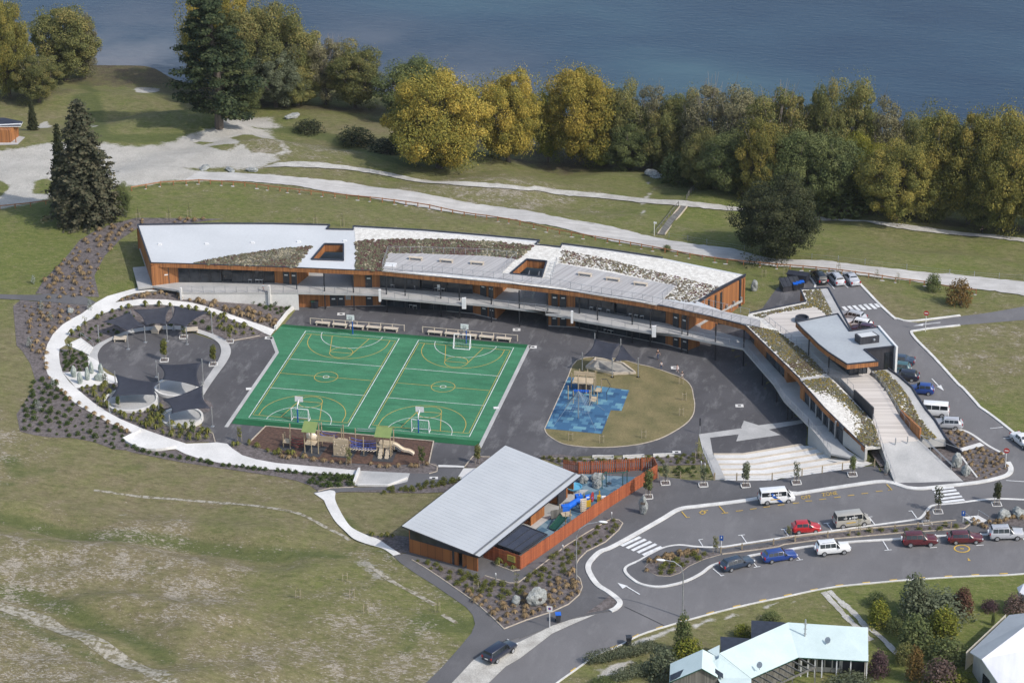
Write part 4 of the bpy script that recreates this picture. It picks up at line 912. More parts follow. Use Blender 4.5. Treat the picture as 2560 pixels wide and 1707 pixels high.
# floors: balcony and upper floor as one plate
bal = cA((250,650),(125,660),(178,860),(318,842),(560,880),(600,905),(1465,905),(1740,905),(2352,918)) + cB((585,925),(600,952),(1000,985),(1390,1022),(1430,1008),(1700,1035),(2000,1070),(2230,1092),(2352,1115)) + cC((250,915),(500,952),(520,968),(900,1035),(1290,1102),(1340,1088),(1580,1132),(1920,1202),(2185,1255))
wing_e = [(1897,916),(1933,957),(1960,1000),(2021,1062)]
plan_rear = [Vector((p.x,p.y - .4,0)) for p in Gs(cC((2190,560),(900,310),(150,255)) + cB((1000,310),(65,296)) + cA((1500,250),(182,258)),ZR)]
BP = Gs(bal + wing_e,ZD);
inner = [W(u,v,6.6) for u,v in cE((400,670),(150,395)) + cD((780,1165),(500,890),(245,640)) + cC((2205,1060))]
inner = [Vector((p.x + 3.0,p.y + 1.0,ZD)) for p in inner]
inner += Gs(cC((1960,1095),(1775,1062)),ZD) + [Vector((p.x,p.y,ZD)) for p in Gs(cC((1770,800),(1985,672)),ZR)]
deckpts = BP + [Vector((BP[-1].x + 3.4,BP[-1].y + 1.0,ZD))] + inner + [Vector((p.x,p.y,ZD)) for p in plan_rear]
slab('upper_floor',None,ZD,.35,[MAT_conc2,MAT_conc2],sch,pts=deckpts)
rail(sch,BP[5:7],1.05,1.75); rail(sch,BP[6:14],1.05,1.75); rail(sch,BP[14:],1.05,1.75)
# concrete retaining wall under the terrace
mb = MB(); P = Gs(cA((600,905),(1465,905),(1745,905)),ZD)
for a,b_ in zip(P[:-1],P[1:]): wallseg(mb,a,b_,-.6,ZD - .36,.3,0,-.02)
mb.box(P[1] + Vector((0,-.1,-.85)),(.35,.5,3.2 + 1.0)); mb.box(P[0] + Vector((0,-.1,-.3)),(.3,.4,2.4))
strip(mb,[W(*p,.4) for p in cA((1730,905))] + [W(*p,0) for p in cA((1740,1040),(1640,1130),(1520,1275))],.35,.55,.05)
mb.build('retaining_wall',MAT_conc,sch,world=True)
# fin shaped end panels on the balcony steps
for px,h in ((cB((588,950)),1.6),(cB((1412,1020)),1.35),(cC((510,965)),1.6),(cC((1314,1100)),1.35)):
    mb = MB(); p = W(*px[0],ZD); mb.box(p + Vector((0,-.05,h / 2 - .5)),(.65 if h < 1.5 else .35,.35,h + .5),.1); mb.build('end_panel',MAT_sign,sch,world=True)
# upper storey
def up_(px): return Gs(px,ZD)
UZ1 = ZR - .32
def block(walls):
    for kind,px,arg in walls:
        P = up_(px)
        if kind == 'cedar':
            mb = MB()
            for a,b_ in zip(P[:-1],P[1:]): wallseg(mb,a,b_,ZD,UZ1,.25)
            mb.build('wall',MAT_cedar,sch,world=True)
        elif kind == 'glass': glazing(sch,P[0],P[1],ZD,UZ1 - .1,arg[0],arg[1])
        elif kind == 'door': doorset(sch,P[0],P[1],ZD,2.9)
        elif kind == 'pane':
            mb = MB(); wallseg(mb,P[0],P[1],ZD + .2,UZ1 - .3,.1,0,.06); mb.build('window',MAT_glass,sch,world=True)
lw = W(*cA((180,490))[0],3.1); lf = W(*cA((318,840))[0],ZD); lw = Gs(cA((178,255)),ZR)[0]; lw.z = ZD
mb = MB(); wallseg(mb,lw,lf,ZD - 1.0,UZ1,.25); mb.build('wall',MAT_cedar,sch,world=True)
block([('cedar',cA((318,840),(580,806)),0),('door',cA((428,823),(486,816)),0),('glass',cA((580,806),(1518,812)),(9,4)),('cedar',cA((1518,810),(1738,830)),0),('door',cA((1602,820),(1664,824)),0),('door',cA((1684,826),(1730,829)),0),('cedar',cA((1738,830),(1850,740)),0),
       ('cedar',cB((325,852),(592,855)),0),('door',cB((448,855),(512,855)),0),('glass',cB((592,855),(1500,920)),(7,3)),('cedar',cB((1498,905),(1712,970)),0),('door',cB((1572,930),(1632,948)),0),('door',cB((1655,953),(1705,966)),0),('cedar',cB((1712,970),(1880,820)),0),
       ('cedar',cC((268,838),(545,855)),0),('door',cC((310,846),(370,850)),0),('door',cC((390,851),(455,853)),0),('glass',cC((545,855),(1428,1010)),(7,3)),('cedar',cC((1428,1008),(1645,1082)),0),('door',cC((1500,1035),(1556,1055)),0),('door',cC((1590,1066),(1632,1080)),0),('cedar',cC((1645,1082),(1765,1000)),0)])
# the ends of the breezeways
for px in (cB((325,852),(420,770)),cC((268,838),(330,770))):
    P = up_(px); mb = MB(); wallseg(mb,P[1],P[0],ZD,UZ1,.25); mb.build('wall',MAT_cedar,sch,world=True)
# rear wall in pieces, leaving the breezeways open
RP = lambda a,b_: [Vector((p.x,p.y - .35,0)) for p in Gs([a,b_],ZR)]
for a,b_ in ((cA((172,250))[0],cA((1880,246))[0]),(cB((330,268))[0],cB((2000,392))[0]),(cC((420,245))[0],cC((2205,545))[0])):
    P = RP(b_,a); mb = MB(); wallseg(mb,P[0],P[1],1.0,UZ1,.25); mb.build('rear_wall',MAT_cedar,sch,world=True)
# east gable wall with slot windows and lamps
E0 = W(*cC((1750,800))[0],ZR); E1 = W(*cC((2210,545))[0],ZR); E0.z = E1.z = 0; d = (E1 - E0); eu = d.normalized()
E0 = E0 - eu * 1.2
mb = MB(); wallseg(mb,E0,E1,-.3,UZ1,.25); mb.build('wall',MAT_cedar,sch,world=True)
LL = (E1 - E0).length
for f0,f1 in ((.27,.30),(.40,.43),(.505,.545)):
    mb = MB(); wallseg(mb,E0 + eu * LL * f0,E0 + eu * LL * f1,3.3,UZ1 - .2,.1,0,.05); mb.build('window',MAT_glass,sch,world=True)
mb = MB(); wallseg(mb,E0 + eu * (LL - 1.7),E0 + eu * (LL - 1.25),.5,UZ1 + .1,.2,0,.14); mb.build('downpipe',MAT_frame,sch,world=True)
for f in (.62,.76,.90):
    mb = MB(); p = E0 + eu * LL * f; nrm = Vector((eu.y,-eu.x,0)); q = p + nrm * .22; mb.box((q.x,q.y,3.6),(.35,.3,.4),math.atan2(eu.y,eu.x)); mb.build('wall_lamp',MAT_galv,sch,world=True)
# lower storey
def low(px): return Gs(px,0.0)
LZ1 = ZD - .36
for px,m in ((cA((1755,1055),(2210,1042)) + cB((250,1042),(598,1036)),MAT_cedar),(cB((1500,1112),(1730,1166),(1815,1085)),MAT_cedar),(cC((270,1035),(545,1048)),MAT_cedar),(cC((1425,1218),(1648,1278),(1760,1240)),MAT_cedar)):
    P = low(px); mb = MB()
    for a,b_ in zip(P[:-1],P[1:]): wallseg(mb,a,b_,-.1,LZ1,.25)
    mb.build('wall',m,sch,world=True)
for px in (cA((2060,1045),(2130,1043)),cA((2132,1043),(2205,1042)),cB((452,1037),(518,1036)),cB((1580,1132),(1642,1146)),cB((1660,1150),(1712,1162)),cC((308,1037),(368,1040)),cC((392,1041),(455,1044)),cC((1502,1240),(1555,1254)),cC((1590,1262),(1640,1275))):
    P = low(px); doorset(sch,P[0],P[1],0,2.5)
mb = MB(); P = low(cB((255,1041),(305,1040))); wallseg(mb,P[0],P[1],1.2,2.2,.05,0,.1); mb.build('notice_board',MAT_galv,sch,world=True)
P = low(cB((598,1036),(1502,1112))); glazing(sch,P[0],P[1],0,LZ1,7); P = low(cC((545,1048),(1428,1218))); glazing(sch,P[0],P[1],0,LZ1,7)
# concrete footing line along the lower walls
mb = MB(); strip(mb,low(cA((2030,1048),(2352,1040)) + cB((680,1036),(1100,1072),(1500,1114),(1730,1168))),.35,.10,0,flat=0.0); mb.build('footing',MAT_conc2,sch,world=True); mb = MB(); strip(mb,low(cC((270,1038),(545,1050),(1000,1132),(1425,1220),(1640,1280))),.35,.1,0,flat=0.0); mb.build('footing',MAT_conc2,sch,world=True)
mb = MB(); Q = [Vector((p.x,p.y,0)) for p in low(cA((1755,1055)) + cB((1815,1085)))]
BW = [p + Vector((0,7,0)) for p in low(cA((1770,1045)) + cB((600,1036),(1500,1112)) + cC((270,1035),(1428,1218),(2000,1290)))]
for a,b_ in zip(BW[:-1],BW[1:]): wallseg(mb,a,b_,-.1,LZ1,.2)
mb.build('rear_wall',MAT_dark,sch,world=True)
# columns under the fascia
for px in ([(cA((2012,1070))[0],1)] + [(q,1) for q in cB((335,1085),(657,1100),(840,1115),(1188,1143),(1370,1162),(1682,1198),(1955,1240),(2230,1265))] + [(q,1) for q in cC((272,1070),(582,1095),(758,1160),(1098,1205),(1275,1240),(1582,1300),(1640,1312),(1912,1375))]):
    p = W(*px[0],0); mb = MB(); mb.tube([p,Vector((p.x,p.y,ZR - .7))],.11,8); mb.build('column',MAT_column,sch,world=True)
p = W(*cA((1733,875))[0],ZD); mb = MB(); mb.tube([p,Vector((p.x,p.y,ZR - .7))],.11,8); mb.build('column',MAT_column,sch,world=True)
# roof finishes: white pebbles, planted areas, timber decks (each a few cm above the roof)
slab('pebble_roof',cB((335,275),(1000,312),(1600,362),(2120,420),(2352,482)) + cC((395,282),(412,250),(900,312),(1400,387),(2190,548),(1960,655),(1745,790),(1400,770),(300,575)) + cB((2240,775),(2000,750),(1800,735),(1650,715),(900,690),(620,690),(355,680),(345,400)),ZR + .04,.03,MAT_stone,sch,[[p + Vector((0,0,.04)) for p in void2]])
slab('pebble_roof',cB((610,690),(1200,735),(1800,795),(2352,855)) + cC((600,705),(1200,795),(1350,820),(1340,838),(1200,810),(600,713)) + cB((2352,873),(1800,813),(1200,757),(605,697)),ZR + .08,.03,MAT_stone,sch)
sed = [MAT_s['red'],MAT_s['brown'],MAT_s['green'],MAT_s['grey'],MAT_s['straw']]
sedum('roof_garden',sch,cA((690,622),(1100,545),(1500,490),(1890,445),(1715,660)),ZR + .02,sed,1900,3,.1,.34)
sedum('roof_garden',sch,cB((352,400),(700,385),(1200,385),(1700,405),(2095,450),(1935,580),(1640,545),(1000,523),(665,518),(605,690),(352,682)),ZR + .06,[MAT_s['brown'],MAT_s['red'],MAT_s['green'],MAT_s['green'],MAT_s['straw']],3600,8,.12,.34)
sed2 = [MAT_s['olive'],MAT_s['brown'],MAT_s['grey'],MAT_s['straw'],MAT_s['red']]
sedum('roof_garden',sch,cC((405,290),(900,390),(1400,520),(1965,660),(1720,812),(1420,770),(1540,645),(900,500),(380,415)),ZR + .06,sed2,1700,5,.12,.19)
slab('roof_deck',cB((672,522),(1000,525),(1640,547),(1925,575),(1780,718),(2010,742),(2100,765),(2352,800)) + cC((300,592),(345,440),(380,425),(900,520),(1535,645),(1395,780),(1700,830),(2240,945),(2352,975),(2352,1050),(1700,905),(1200,785),(600,690),(0,610)) + cB((1800,775),(1200,715),(610,680)),ZR + .10,.05,MAT_deck,sch)
rail(sch,Gs(cB((612,672),(668,512),(1000,518),(1640,540),(1925,568),(1785,712)),ZR + .1),1.05,1.6); rail(sch,Gs(cB((612,682),(1200,717),(1800,777),(2352,840)) + cC((600,692),(1200,787),(1700,905),(2352,1052)),ZR + .1),1.05,1.5)
rail(sch,Gs(cC((1720,812),(2250,930)),ZR + .1),1.0,1.5); rail(sch,Gs(cC((1535,640),(1395,775)),ZR + .1),1.0,1.5); rail(sch,Gs(cC((300,590),(360,420)),ZR + .1),1.0,1.5)
mb = MB(); P = Gs(cC((230,580),(320,592),(345,440),(290,420)),ZR + .1)
for i in range(7): mb.beam(P[0].lerp(P[3],i / 6),P[1].lerp(P[2],i / 6),.07,.03)
mb.build('glass_walkway_frame',MAT_sign,sch,world=True)
mb = MB()
for q in cA((390,437),(848,432),(1300,420),(1753,413),(2205,405)): mb.box(W(*q,ZR) + Vector((0,0,.1)),(.55,.35,.25),.1)
mb.build('roof_vent',MAT_sign,sch,world=True)
mb = MB(); p = W(*cB((692,638))[0],ZR + .12); mb.box(p + Vector((0,0,.05)),(1.8,1.4,.12),.05); mb.build('roof_hatch',MAT_sign,sch,world=True)
# stair from the balcony up through the second opening
stair = MB(); a = W(*cU((1080,985))[0],ZD); b_ = W(*cU((1225,560))[0],ZR)
for i in range(12):
    p = a.lerp(b_,(i + .5) / 12); stair.box(p,(1.6,.45,.06),.1)
for s in (-.8,.8):
    stair.beam(a + Vector((s,0,0)),b_ + Vector((s,0,0)),.08,.25); stair.tube([a + Vector((s,0,1)),b_ + Vector((s,0,1))],.04,5)
    for i in range(5):
        p = a.lerp(b_,i / 4) + Vector((s,0,.5)); stair.box(p,(.05,.05,1))
stair.build('stair',MAT_mesh,sch,world=True)

# ---------------------------------------------------------------- right hand wing: planted roof, balcony, walls
wg = thing('classroom_wing','low wing with planted white pebble roof running from the main building down to the street','school wing',W(1950,1000,0))
def PZ(lst): return [p for p,z in lst],[z for p,z in lst]
wl = [(cD((245,640))[0],6.95),(cD((500,890))[0],6.75),(cD((780,1165))[0],6.6)]
wl2 = [(cE((160,400))[0],6.58),(cE((400,670))[0],6.3),(cE((600,865))[0],5.7),(cE((795,1055))[0],4.9)]
wr = [(cD((1050,1122))[0],6.5),(cD((850,915))[0],6.6),(cD((640,742))[0],6.75),(cD((545,668))[0],6.85)]
wr2 = [(cE((945,1042))[0],4.95),(cE((905,900))[0],5.3),(cE((868,790))[0],5.6),(cE((680,590))[0],6.05),(cE((520,425))[0],6.4),(cE((440,352))[0],6.5)]
px,zz = PZ(wl + wr + [(cD((250,632))[0],6.95)]); slab('roof',px,zz,.35,MAT_stone,wg)
px,zz = PZ(wl2 + wr2); slab('roof',px,zz,.35,MAT_stone,wg)
px,zz = PZ([(cD((778,1160))[0],6.68),(cD((1052,1125))[0],6.56),(cE((440,350))[0],6.56),(cE((158,402))[0],6.66)]); slab('roof_strip',px,zz,.06,MAT_conc2,wg)
sed3 = [MAT_s['brown'],MAT_s['olive'],MAT_s['grey'],MAT_s['ocean'],MAT_s['green']]
px,zz = PZ([(cD((285,645))[0],6.95),(cD((800,1150))[0],6.6),(cD((1035,1112))[0],6.5),(cD((840,910))[0],6.6),(cD((560,690))[0],6.85)])
sedum('roof_garden',wg,px,[z + .02 for z in zz],sed3,2000,21,.12,.20)
px,zz = PZ([(cE((180,390))[0],6.58),(cE((790,1030))[0],4.97),(cE((940,1035))[0],4.97),(cE((860,790))[0],5.6),(cE((440,372))[0],6.5)])
sedum('roof_garden',wg,px,[z + .13 for z in zz],sed3,1900,22,.1,.24)
mb = MB()
WL = [W(*p,z) for p,z in wl + wl2]
for a,b_ in zip(WL[:-1],WL[1:]):
    dd_ = (b_ - a); nrm = Vector((dd_.y,-dd_.x,0)).normalized() * -.0
    mb.quad(a,b_,b_ - Vector((0,0,.68)),a - Vector((0,0,.68)))
    o_ = Vector((dd_.y,-dd_.x,0)).normalized() * .14
    A_,B_ = a + o_,b_ + o_
    mb.quad(A_,B_,B_ - Vector((0,0,.68)),A_ - Vector((0,0,.68))); mb.quad(a + Vector((0,0,.04)),b_ + Vector((0,0,.04)),B_,A_); mb.quad(a - Vector((0,0,.68)),b_ - Vector((0,0,.68)),B_ - Vector((0,0,.68)),A_ - Vector((0,0,.68)))
mb.build('fascia',MAT_cedar,wg,world=True)
mb = MB()
for a,b_ in zip(WL[:-1],WL[1:]): mb.beam(a + Vector((0,0,.09)),b_ + Vector((0,0,.09)),.14,.1)
mb.build('capping',MAT_flash,wg,world=True)
# wing walls behind the balcony (base at balcony level)
def wwall(px0,px1,kind,zb=ZD,n=3,top=None):
    a,b_ = W(*px0,zb),W(*px1,zb); z1 = 6.0 if top is None else top
    if kind == 'glass': glazing(wg,a,b_,zb,z1,n)
    else:
        mb = MB(); wallseg(mb,a,b_,zb,z1,.25); mb.build('wall',kind,wg,world=True)
wwall(cD((290,775))[0],cD((335,830))[0],MAT_dark); wwall(cD((335,830))[0],cD((450,965))[0],MAT_cedar); wwall(cD((450,960))[0],cD((628,1150))[0],'glass',n=4); wwall(cD((628,1150))[0],cD((655,1200))[0],MAT_cedar); wwall(cD((655,1200))[0],cD((748,1190))[0],MAT_cedar)
wwall(cD((783,1350))[0],cD((828,1390))[0],MAT_cedar); wwall(cE((205,605))[0],cE((575,1025))[0],'glass',n=6)
a,b_ = W(*cE((575,1025))[0],ZD),W(*cE((790,1180))[0],2.95); mb = MB()
q = [a,b_,Vector((b_.x,b_.y,4.6)),Vector((a.x,a.y,5.6))]; bk = Vector((.3,.3,0))
mb.poly(q); mb.poly([p + bk for p in q]); mb.quad(q[1],q[2],q[2] + bk,q[1] + bk); mb.build('concrete_wall',MAT_conc2,wg,world=True)
for q in cE((265,680),(325,750),(390,820),(452,890),(512,960)): mb = MB(); mb.box(W(*q,ZD) + Vector((-.15,-.1,1.4)),(.22,.22,2.8),.8); mb.build('pilaster',MAT_galv,wg,world=True)
# wall plane on the lower level and ramp down to the street
LW = [W(*q,ZD) for q in [(1862,872),(1902,916),(1938,957),(1965,1000),(2021,1058)]]
mb = MB(); LB = [Vector((p.x + 4.2,p.y + 1.6,0)) for p in LW]
for a,b_ in zip(LB[:-1],LB[1:]): wallseg(mb,a,b_,-.1,ZD - .36,.25)
mb.build('lower_wall',MAT_dark,wg,world=True)
for p in (LW[1],LW[2],LW[3],W(*cE((65,580))[0],ZD)):
    mb = MB(); mb.tube([Vector((p.x + .3,p.y,0)),Vector((p.x + .3,p.y,ZD - .3))],.1,8); mb.build('column',MAT_column,wg,world=True)
mb = MB(); p = W(*cD((232,856))[0],ZD); mb.tube([p,Vector((p.x,p.y,6.3))],.11,8); mb.tube([Vector((p.x,p.y,0)),p],.11,8); mb.build('column',MAT_column,wg,world=True)
RA = [(2021,1062,ZD),(2050,1097,3.05),(2077,1133,2.9)]; RBp = [(2160,1150,2.95),(2118,1124,3.1),(2062,1062,ZD)]
px,zz = [(u,v) for u,v,z in RA + RBp],[z + .02 for u,v,z in RA + RBp]; slab('balcony_ramp',px,zz,.3,MAT_conc2,wg)
rail(wg,[W(u,v,z) for u,v,z in RA],1.05,1.2)
mb = MB(); A_ = [W(2021,1062,ZD),W(2050,1097,3.05),W(2077,1133,2.9)]
for a,b_ in zip(A_[:-1],A_[1:]):
    mb.quad(Vector((a.x,a.y,-.2)),Vector((b_.x,b_.y,-.2)),b_ - Vector((0,0,.02)),a - Vector((0,0,.02)))
    k = Vector((.3,.25,0)); mb.quad(Vector((a.x,a.y,-.2)) + k,Vector((b_.x,b_.y,-.2)) + k,b_ + k - Vector((0,0,.3)),a + k - Vector((0,0,.3)))
a = A_[0]; mb.box((a.x + 1.8,a.y + .6,1.3),(3.6,.3,2.9),.35); mb.build('ramp_wall',MAT_conc2,wg,world=True)

# ---------------------------------------------------------------- terraced steps (seating) and the paved arrow
am = thing('terraced_steps','wide pale concrete seating steps with timber strips between courtyard and street','steps',W(1900,1150,0))
F_ = [W(*q,0) for q in cP((275,505),(590,508),(1215,418))]; B_ = [W(*q,z) for q,z in zip(cP((400,785),(930,785),(2050,622)),(1.1,1.45,2.75))]
K = 5; MAT_pine = M('pale_pine',(.60,.52,.42),(.50,.43,.34),.8,.85,coord='pos',fine=.2)
for i in range(K):
    mb = MB(); mt = MB()
    for s in range(2):
        q = []
        for f in (i / K,(i + 1) / K): q.append((F_[s].lerp(B_[s],f),F_[s + 1].lerp(B_[s + 1],f)))
        (a,b_),(d_,c_) = q
        za,zb_ = B_[s].z * (i + .85) / K,B_[s + 1].z * (i + .85) / K
        mb.prism([(a.x,a.y),(b_.x,b_.y),(c_.x,c_.y),(d_.x,d_.y)],-.3,[za,zb_,zb_,za])
        e1,e2 = a.lerp(d_,.03),b_.lerp(c_,.03); g1,g2 = a.lerp(d_,.22),b_.lerp(c_,.22)
        mt.prism([(e1.x,e1.y),(e2.x,e2.y),(g2.x,g2.y),(g1.x,g1.y)],[za,zb_,zb_,za],[za + .07,zb_ + .07,zb_ + .07,za + .07])
    st_ = mb.build('step',MAT_conc,am,world=True); o = mt.build('seat_timber',MAT_pine,st_); o.data.transform(Matrix.Translation(-am.location))
slab('landing',None,0,.25,MAT_conc,am,pts=[W(*q,z) for q,z in zip(cP((1215,416),(1310,408),(1600,520),(1750,512),(1920,570),(2060,618),(1900,645),(1500,560),(1350,470)),(.1,.15,1.95,2.1,2.5,2.8,2.7,1.9,.9))])
AR = cP((118,288),(590,222),(578,215),(610,140),(768,190),(1235,130),(1255,165),(880,236),(1010,295),(525,365),(552,288),(240,326),(272,505),(410,785),(290,785),(165,480))
sheet('paved_arrow',AR,MAT_conc2,.07)
rail(am,[G(*q) + Vector((0,0,.1)) for q in cP((165,500),(230,640),(292,785))],1.0,1.3)

# ---------------------------------------------------------------- entrance hall, roof terrace and entry ramp
er = thing('entry_ramp','broad timber and concrete ramp rising from the street up to the dark entrance hall','ramp',G(2260,1200))
LFT = [(cE((1085,1395))[0],3.0),(cE((1040,1275))[0],3.5),(cE((1000,1180))[0],3.9),(cE((945,1010))[0],4.75),(cE((905,880))[0],5.25),(cE((870,780))[0],5.55),(cE((760,600))[0],6.05),(cE((680,500))[0],6.3),(cE((560,380))[0],6.4),(cD((1062,1120))[0],6.42)]
RGT = [(cE((1770,1392))[0],3.0),(cE((1640,1270))[0],3.45),(cE((1545,1180))[0],3.8),(cE((1335,985))[0],4.65),(cE((1230,870))[0],5.1),(cE((1130,740))[0],5.55),(cE((1050,590))[0],6.0),(cE((985,480))[0],6.25),(cE((900,390))[0],6.38),(cE((810,320))[0],6.42)]
def loft(name,A,Bp,mat,parent,base=None,up=0.0):
    mb = MB()
    for i in range(len(A) - 1):
        a,b_,c_,d_ = A[i],A[i + 1],Bp[i + 1],Bp[i]; q = [p + Vector((0,0,up)) for p in (a,b_,c_,d_)]
        mb.quad(*q); lo = [Vector((p.x,p.y,(p.z - .4) if base is None else base)) for p in q]
        mb.quad(lo[0],lo[1],q[1],q[0]); mb.quad(q[3],q[2],lo[2],lo[3]); mb.quad(*lo[::-1])
        if i == 0: mb.quad(q[0],q[3],lo[3],lo[0])
        if i == len(A) - 2: mb.quad(q[1],q[2],lo[2],lo[1])
    return mb.build(name,mat,parent,world=True)
LP = [W(*p,z) for p,z in LFT]; RPt = [W(*p,z) for p,z in RGT]
loft('concrete_slope',LP[:4],RPt[:4],MAT_conc2,er,1.5); loft('timber_deck',LP[3:],RPt[3:],MAT_deck2,er,1.5,.03)
rail(er,LP[:6],1.0,1.4); rail(er,LP[7:] ,1.0,1.4); rail(er,RPt[4:],1.0,1.4)
mb = MB(); mb.beam(RPt[1] + Vector((0,0,.95)),RPt[3] + Vector((0,0,.95)),.06,.06); mb.beam(RPt[1] + Vector((.3,0,.5)),RPt[3] + Vector((.3,0,.5)),.06,.06)
for i in range(4): mb.box(RPt[1].lerp(RPt[3],i / 3) + Vector((0,0,.5)),(.07,.07,1))
a = RPt[3]; mb.beam(a + Vector((0,0,.95)),G(*cE((1740,1130))[0]) + Vector((0,0,1)),.06,.06); mb.build('handrail',MAT_galv,er,world=True)
mb = MB(); wallseg(mb,W(*cE((680,560))[0],6.2),W(*cE((866,775))[0],5.6),5.3,7.45,.2); mb.build('balustrade',MAT_dark,er,world=True)
mb = MB(); a,b_ = W(*cE((1135,745))[0],5.5),W(*cE((1325,972))[0],4.75); wallseg(mb,a,b_,4.5,6.5,.25); mb.build('balustrade',MAT_cedar,er,world=True)
for q,z in ((cE((1092,1020))[0],4.7),(cE((1210,1005))[0],4.72)):
    p = W(*q,z); mb = MB(); mb.lathe([(.09,0),(.09,.95),(.07,1.0)],10,p); o = mb.build('bollard',MAT_galv,None,loc=p,world=True); tag(o,'steel bollard on the %s half of the entry ramp' % ('left' if q[0] < 2255 else 'right'),'bollard','steel bollards on the entry ramp')
# flat planted roof right of the ramp, with a concrete strip and a dark parapet
el = [(cE((860,305))[0],6.5),(cE((985,460))[0],6.35),(cE((1060,580))[0],6.1),(cE((1140,690))[0],5.9),(cE((1330,930))[0],5.1),(cE((1350,985))[0],4.8),(cE((1500,970))[0],4.8)]
em = [(cE((1590,968))[0],4.7),(cE((1480,790))[0],5.3),(cE((1395,690))[0],5.6),(cE((1310,560))[0],6.0),(cE((1255,470))[0],6.25),(cE((1130,360))[0],6.4),(cE((1020,285))[0],6.5)]
px,zz = PZ(el + em); slab('planted_roof',px,zz,1.2,[MAT_conc2],er)
px,zz = PZ([(cE((880,318))[0],6.5),(cE((1000,470))[0],6.35),(cE((1150,680))[0],5.9),(cE((1340,930))[0],5.1),(cE((1365,975))[0],4.82),(cE((1490,962))[0],4.82),(cE((1330,760))[0],5.5),(cE((1200,520))[0],6.2),(cE((1090,390))[0],6.4),(cE((990,310))[0],6.5)])
slab('pebble_strip',px,[z + .05 for z in zz],.04,MAT_stone,er); sedum('roof_garden',er,px,[z + .2 for z in zz],sed3,1000,31,.1,.24)
mb = MB(); EM = [W(*p,z) for p,z in em[::-1]] + [G(*cE((1735,1130))[0]) + Vector((0,0,.5))]
for a,b_ in zip(EM[:-1],EM[1:]): mb.beam(a + Vector((0,0,.08)),b_ + Vector((0,0,.08)),.22,.32);
for a,b_ in zip(EM[:-1],EM[1:]):
    mb.quad(a,b_,Vector((b_.x,b_.y,2.5)),Vector((a.x,a.y,2.5)))
mb.build('parapet',MAT_flash,er,world=True)
# roof terrace
hall = thing('entrance_hall','dark entrance hall with overhanging grey roof, cedar edge and white end wall','building',W(2160,960,3))
ter = [(cD((430,572))[0],6.45),(cD((480,535))[0],6.45),(cD((930,460))[0],6.45),(cD((1040,545))[0],6.45),(cD((1250,700))[0],6.45),(cD((1480,1085))[0],6.45),(cD((1440,1120))[0],6.45),(cD((1062,1120))[0],6.45),(cD((850,920))[0],6.45),(cD((645,745))[0],6.45),(cD((540,668))[0],6.45)]
px,zz = PZ(ter); slab('terrace_deck',px,zz,.3,MAT_deck2,hall)
px = cD((250,632),(285,522),(840,410),(790,292),(985,285),(1060,278),(1170,480),(1285,690),(1250,705),(1040,545),(930,460),(480,535),(430,572),(540,668)); slab('planted_roof',px,6.4,.3,[MAT_stone,MAT_flash],hall,side=1)
slab('roof_strip',cD((985,288),(1055,282),(1165,480),(1275,685),(1245,690),(1105,520)),6.46,.05,MAT_conc2,hall)
sedum('roof_garden',hall,cD((310,540),(840,430),(860,400),(810,300),(985,290),(1100,515),(1045,540),(935,455),(480,530),(430,568)),6.42,sed3,1000,41,.12,.20)
mb = MB(); Pq = Gs(cD((288,522),(840,410),(788,290),(1060,277),(1172,480),(1285,692)),6.4)
for a,b_ in zip(Pq[:-1],Pq[1:]): mb.beam(a + Vector((0,0,.08)),b_ + Vector((0,0,.08)),.2,.2)
mb.build('parapet',MAT_flash,hall,world=True)
mb = MB()
for a,b_ in zip(Pq[1:-1],Pq[2:]): wallseg(mb,b_,a,2.2,6.1,.2)
mb.build('cedar_wall',MAT_cedar,hall,world=True)
rail(hall,Gs(cD((430,575),(540,668),(645,745),(850,920),(1062,1120)),6.45),1.0,1.5)
ZH = 9.5
hr = cD((745,612),(1155,530),(1270,700),(1560,660),(1720,845),(1410,880),(1550,995),(1245,1025),(1060,905),(960,825),(890,755),(820,690))
slab('hall_roof',hr,ZH,.25,[MAT_roofgrey,MAT_flash],hall,side=1)
HP = Gs(hr,ZH); mb = MB()
for i in (6,7,8,9,10,11):
    a,b_ = HP[i],HP[(i + 1) % 12]; wallseg(mb,b_,a,ZH - .72,ZH - .04,.14,0,.06)
mb.build('cedar_fascia',MAT_cedar,hall,world=True)
mb = MB()
for i in range(12): mb.beam(HP[i] + Vector((0,0,.08)),HP[(i + 1) % 12] + Vector((0,0,.08)),.16,.18)
mb.build('roof_capping',MAT_flash,hall,world=True)
c = sum(HP[2:6],Vector()) / 4
def inset(p,k=.97): return (c.x + (p.x - c.x) * k,c.y + (p.y - c.y) * k)
mb = MB(); mb.prism([inset(HP[i]) for i in (2,3,4,5)],2.5,ZH - .26); mb.build('hall_walls',MAT_dark,hall,world=True)
lob = [W(*q,6.45) for q in cD((1270,1130),(1440,1108))]; mb = MB()
mb.prism([(lob[0].x,lob[0].y),(lob[1].x,lob[1].y),inset(HP[5],.9),inset(HP[2],.9),(W(*cD((1060,960))[0],6.45).x,W(*cD((1060,960))[0],6.45).y)],6.4,ZH - .3); mb.build('lobby_glazing',MAT_glass,hall,world=True)
mb = MB()
for i in range(5):
    p = lob[0].lerp(lob[1],i / 4); mb.box(p + Vector((0,-.06,1.35)),(.09,.1,2.7),.1)
mb.build('lobby_frame',MAT_frame,hall,world=True)
a,b_ = HP[3],HP[4]; dd_ = (b_ - a).normalized(); mb = MB(); wallseg(mb,a - dd_ * .2,b_ + dd_ * .7,2.6,ZH + .25,.32,0,.2);
mb.build('white_end_wall',MAT_sign,hall,world=True)
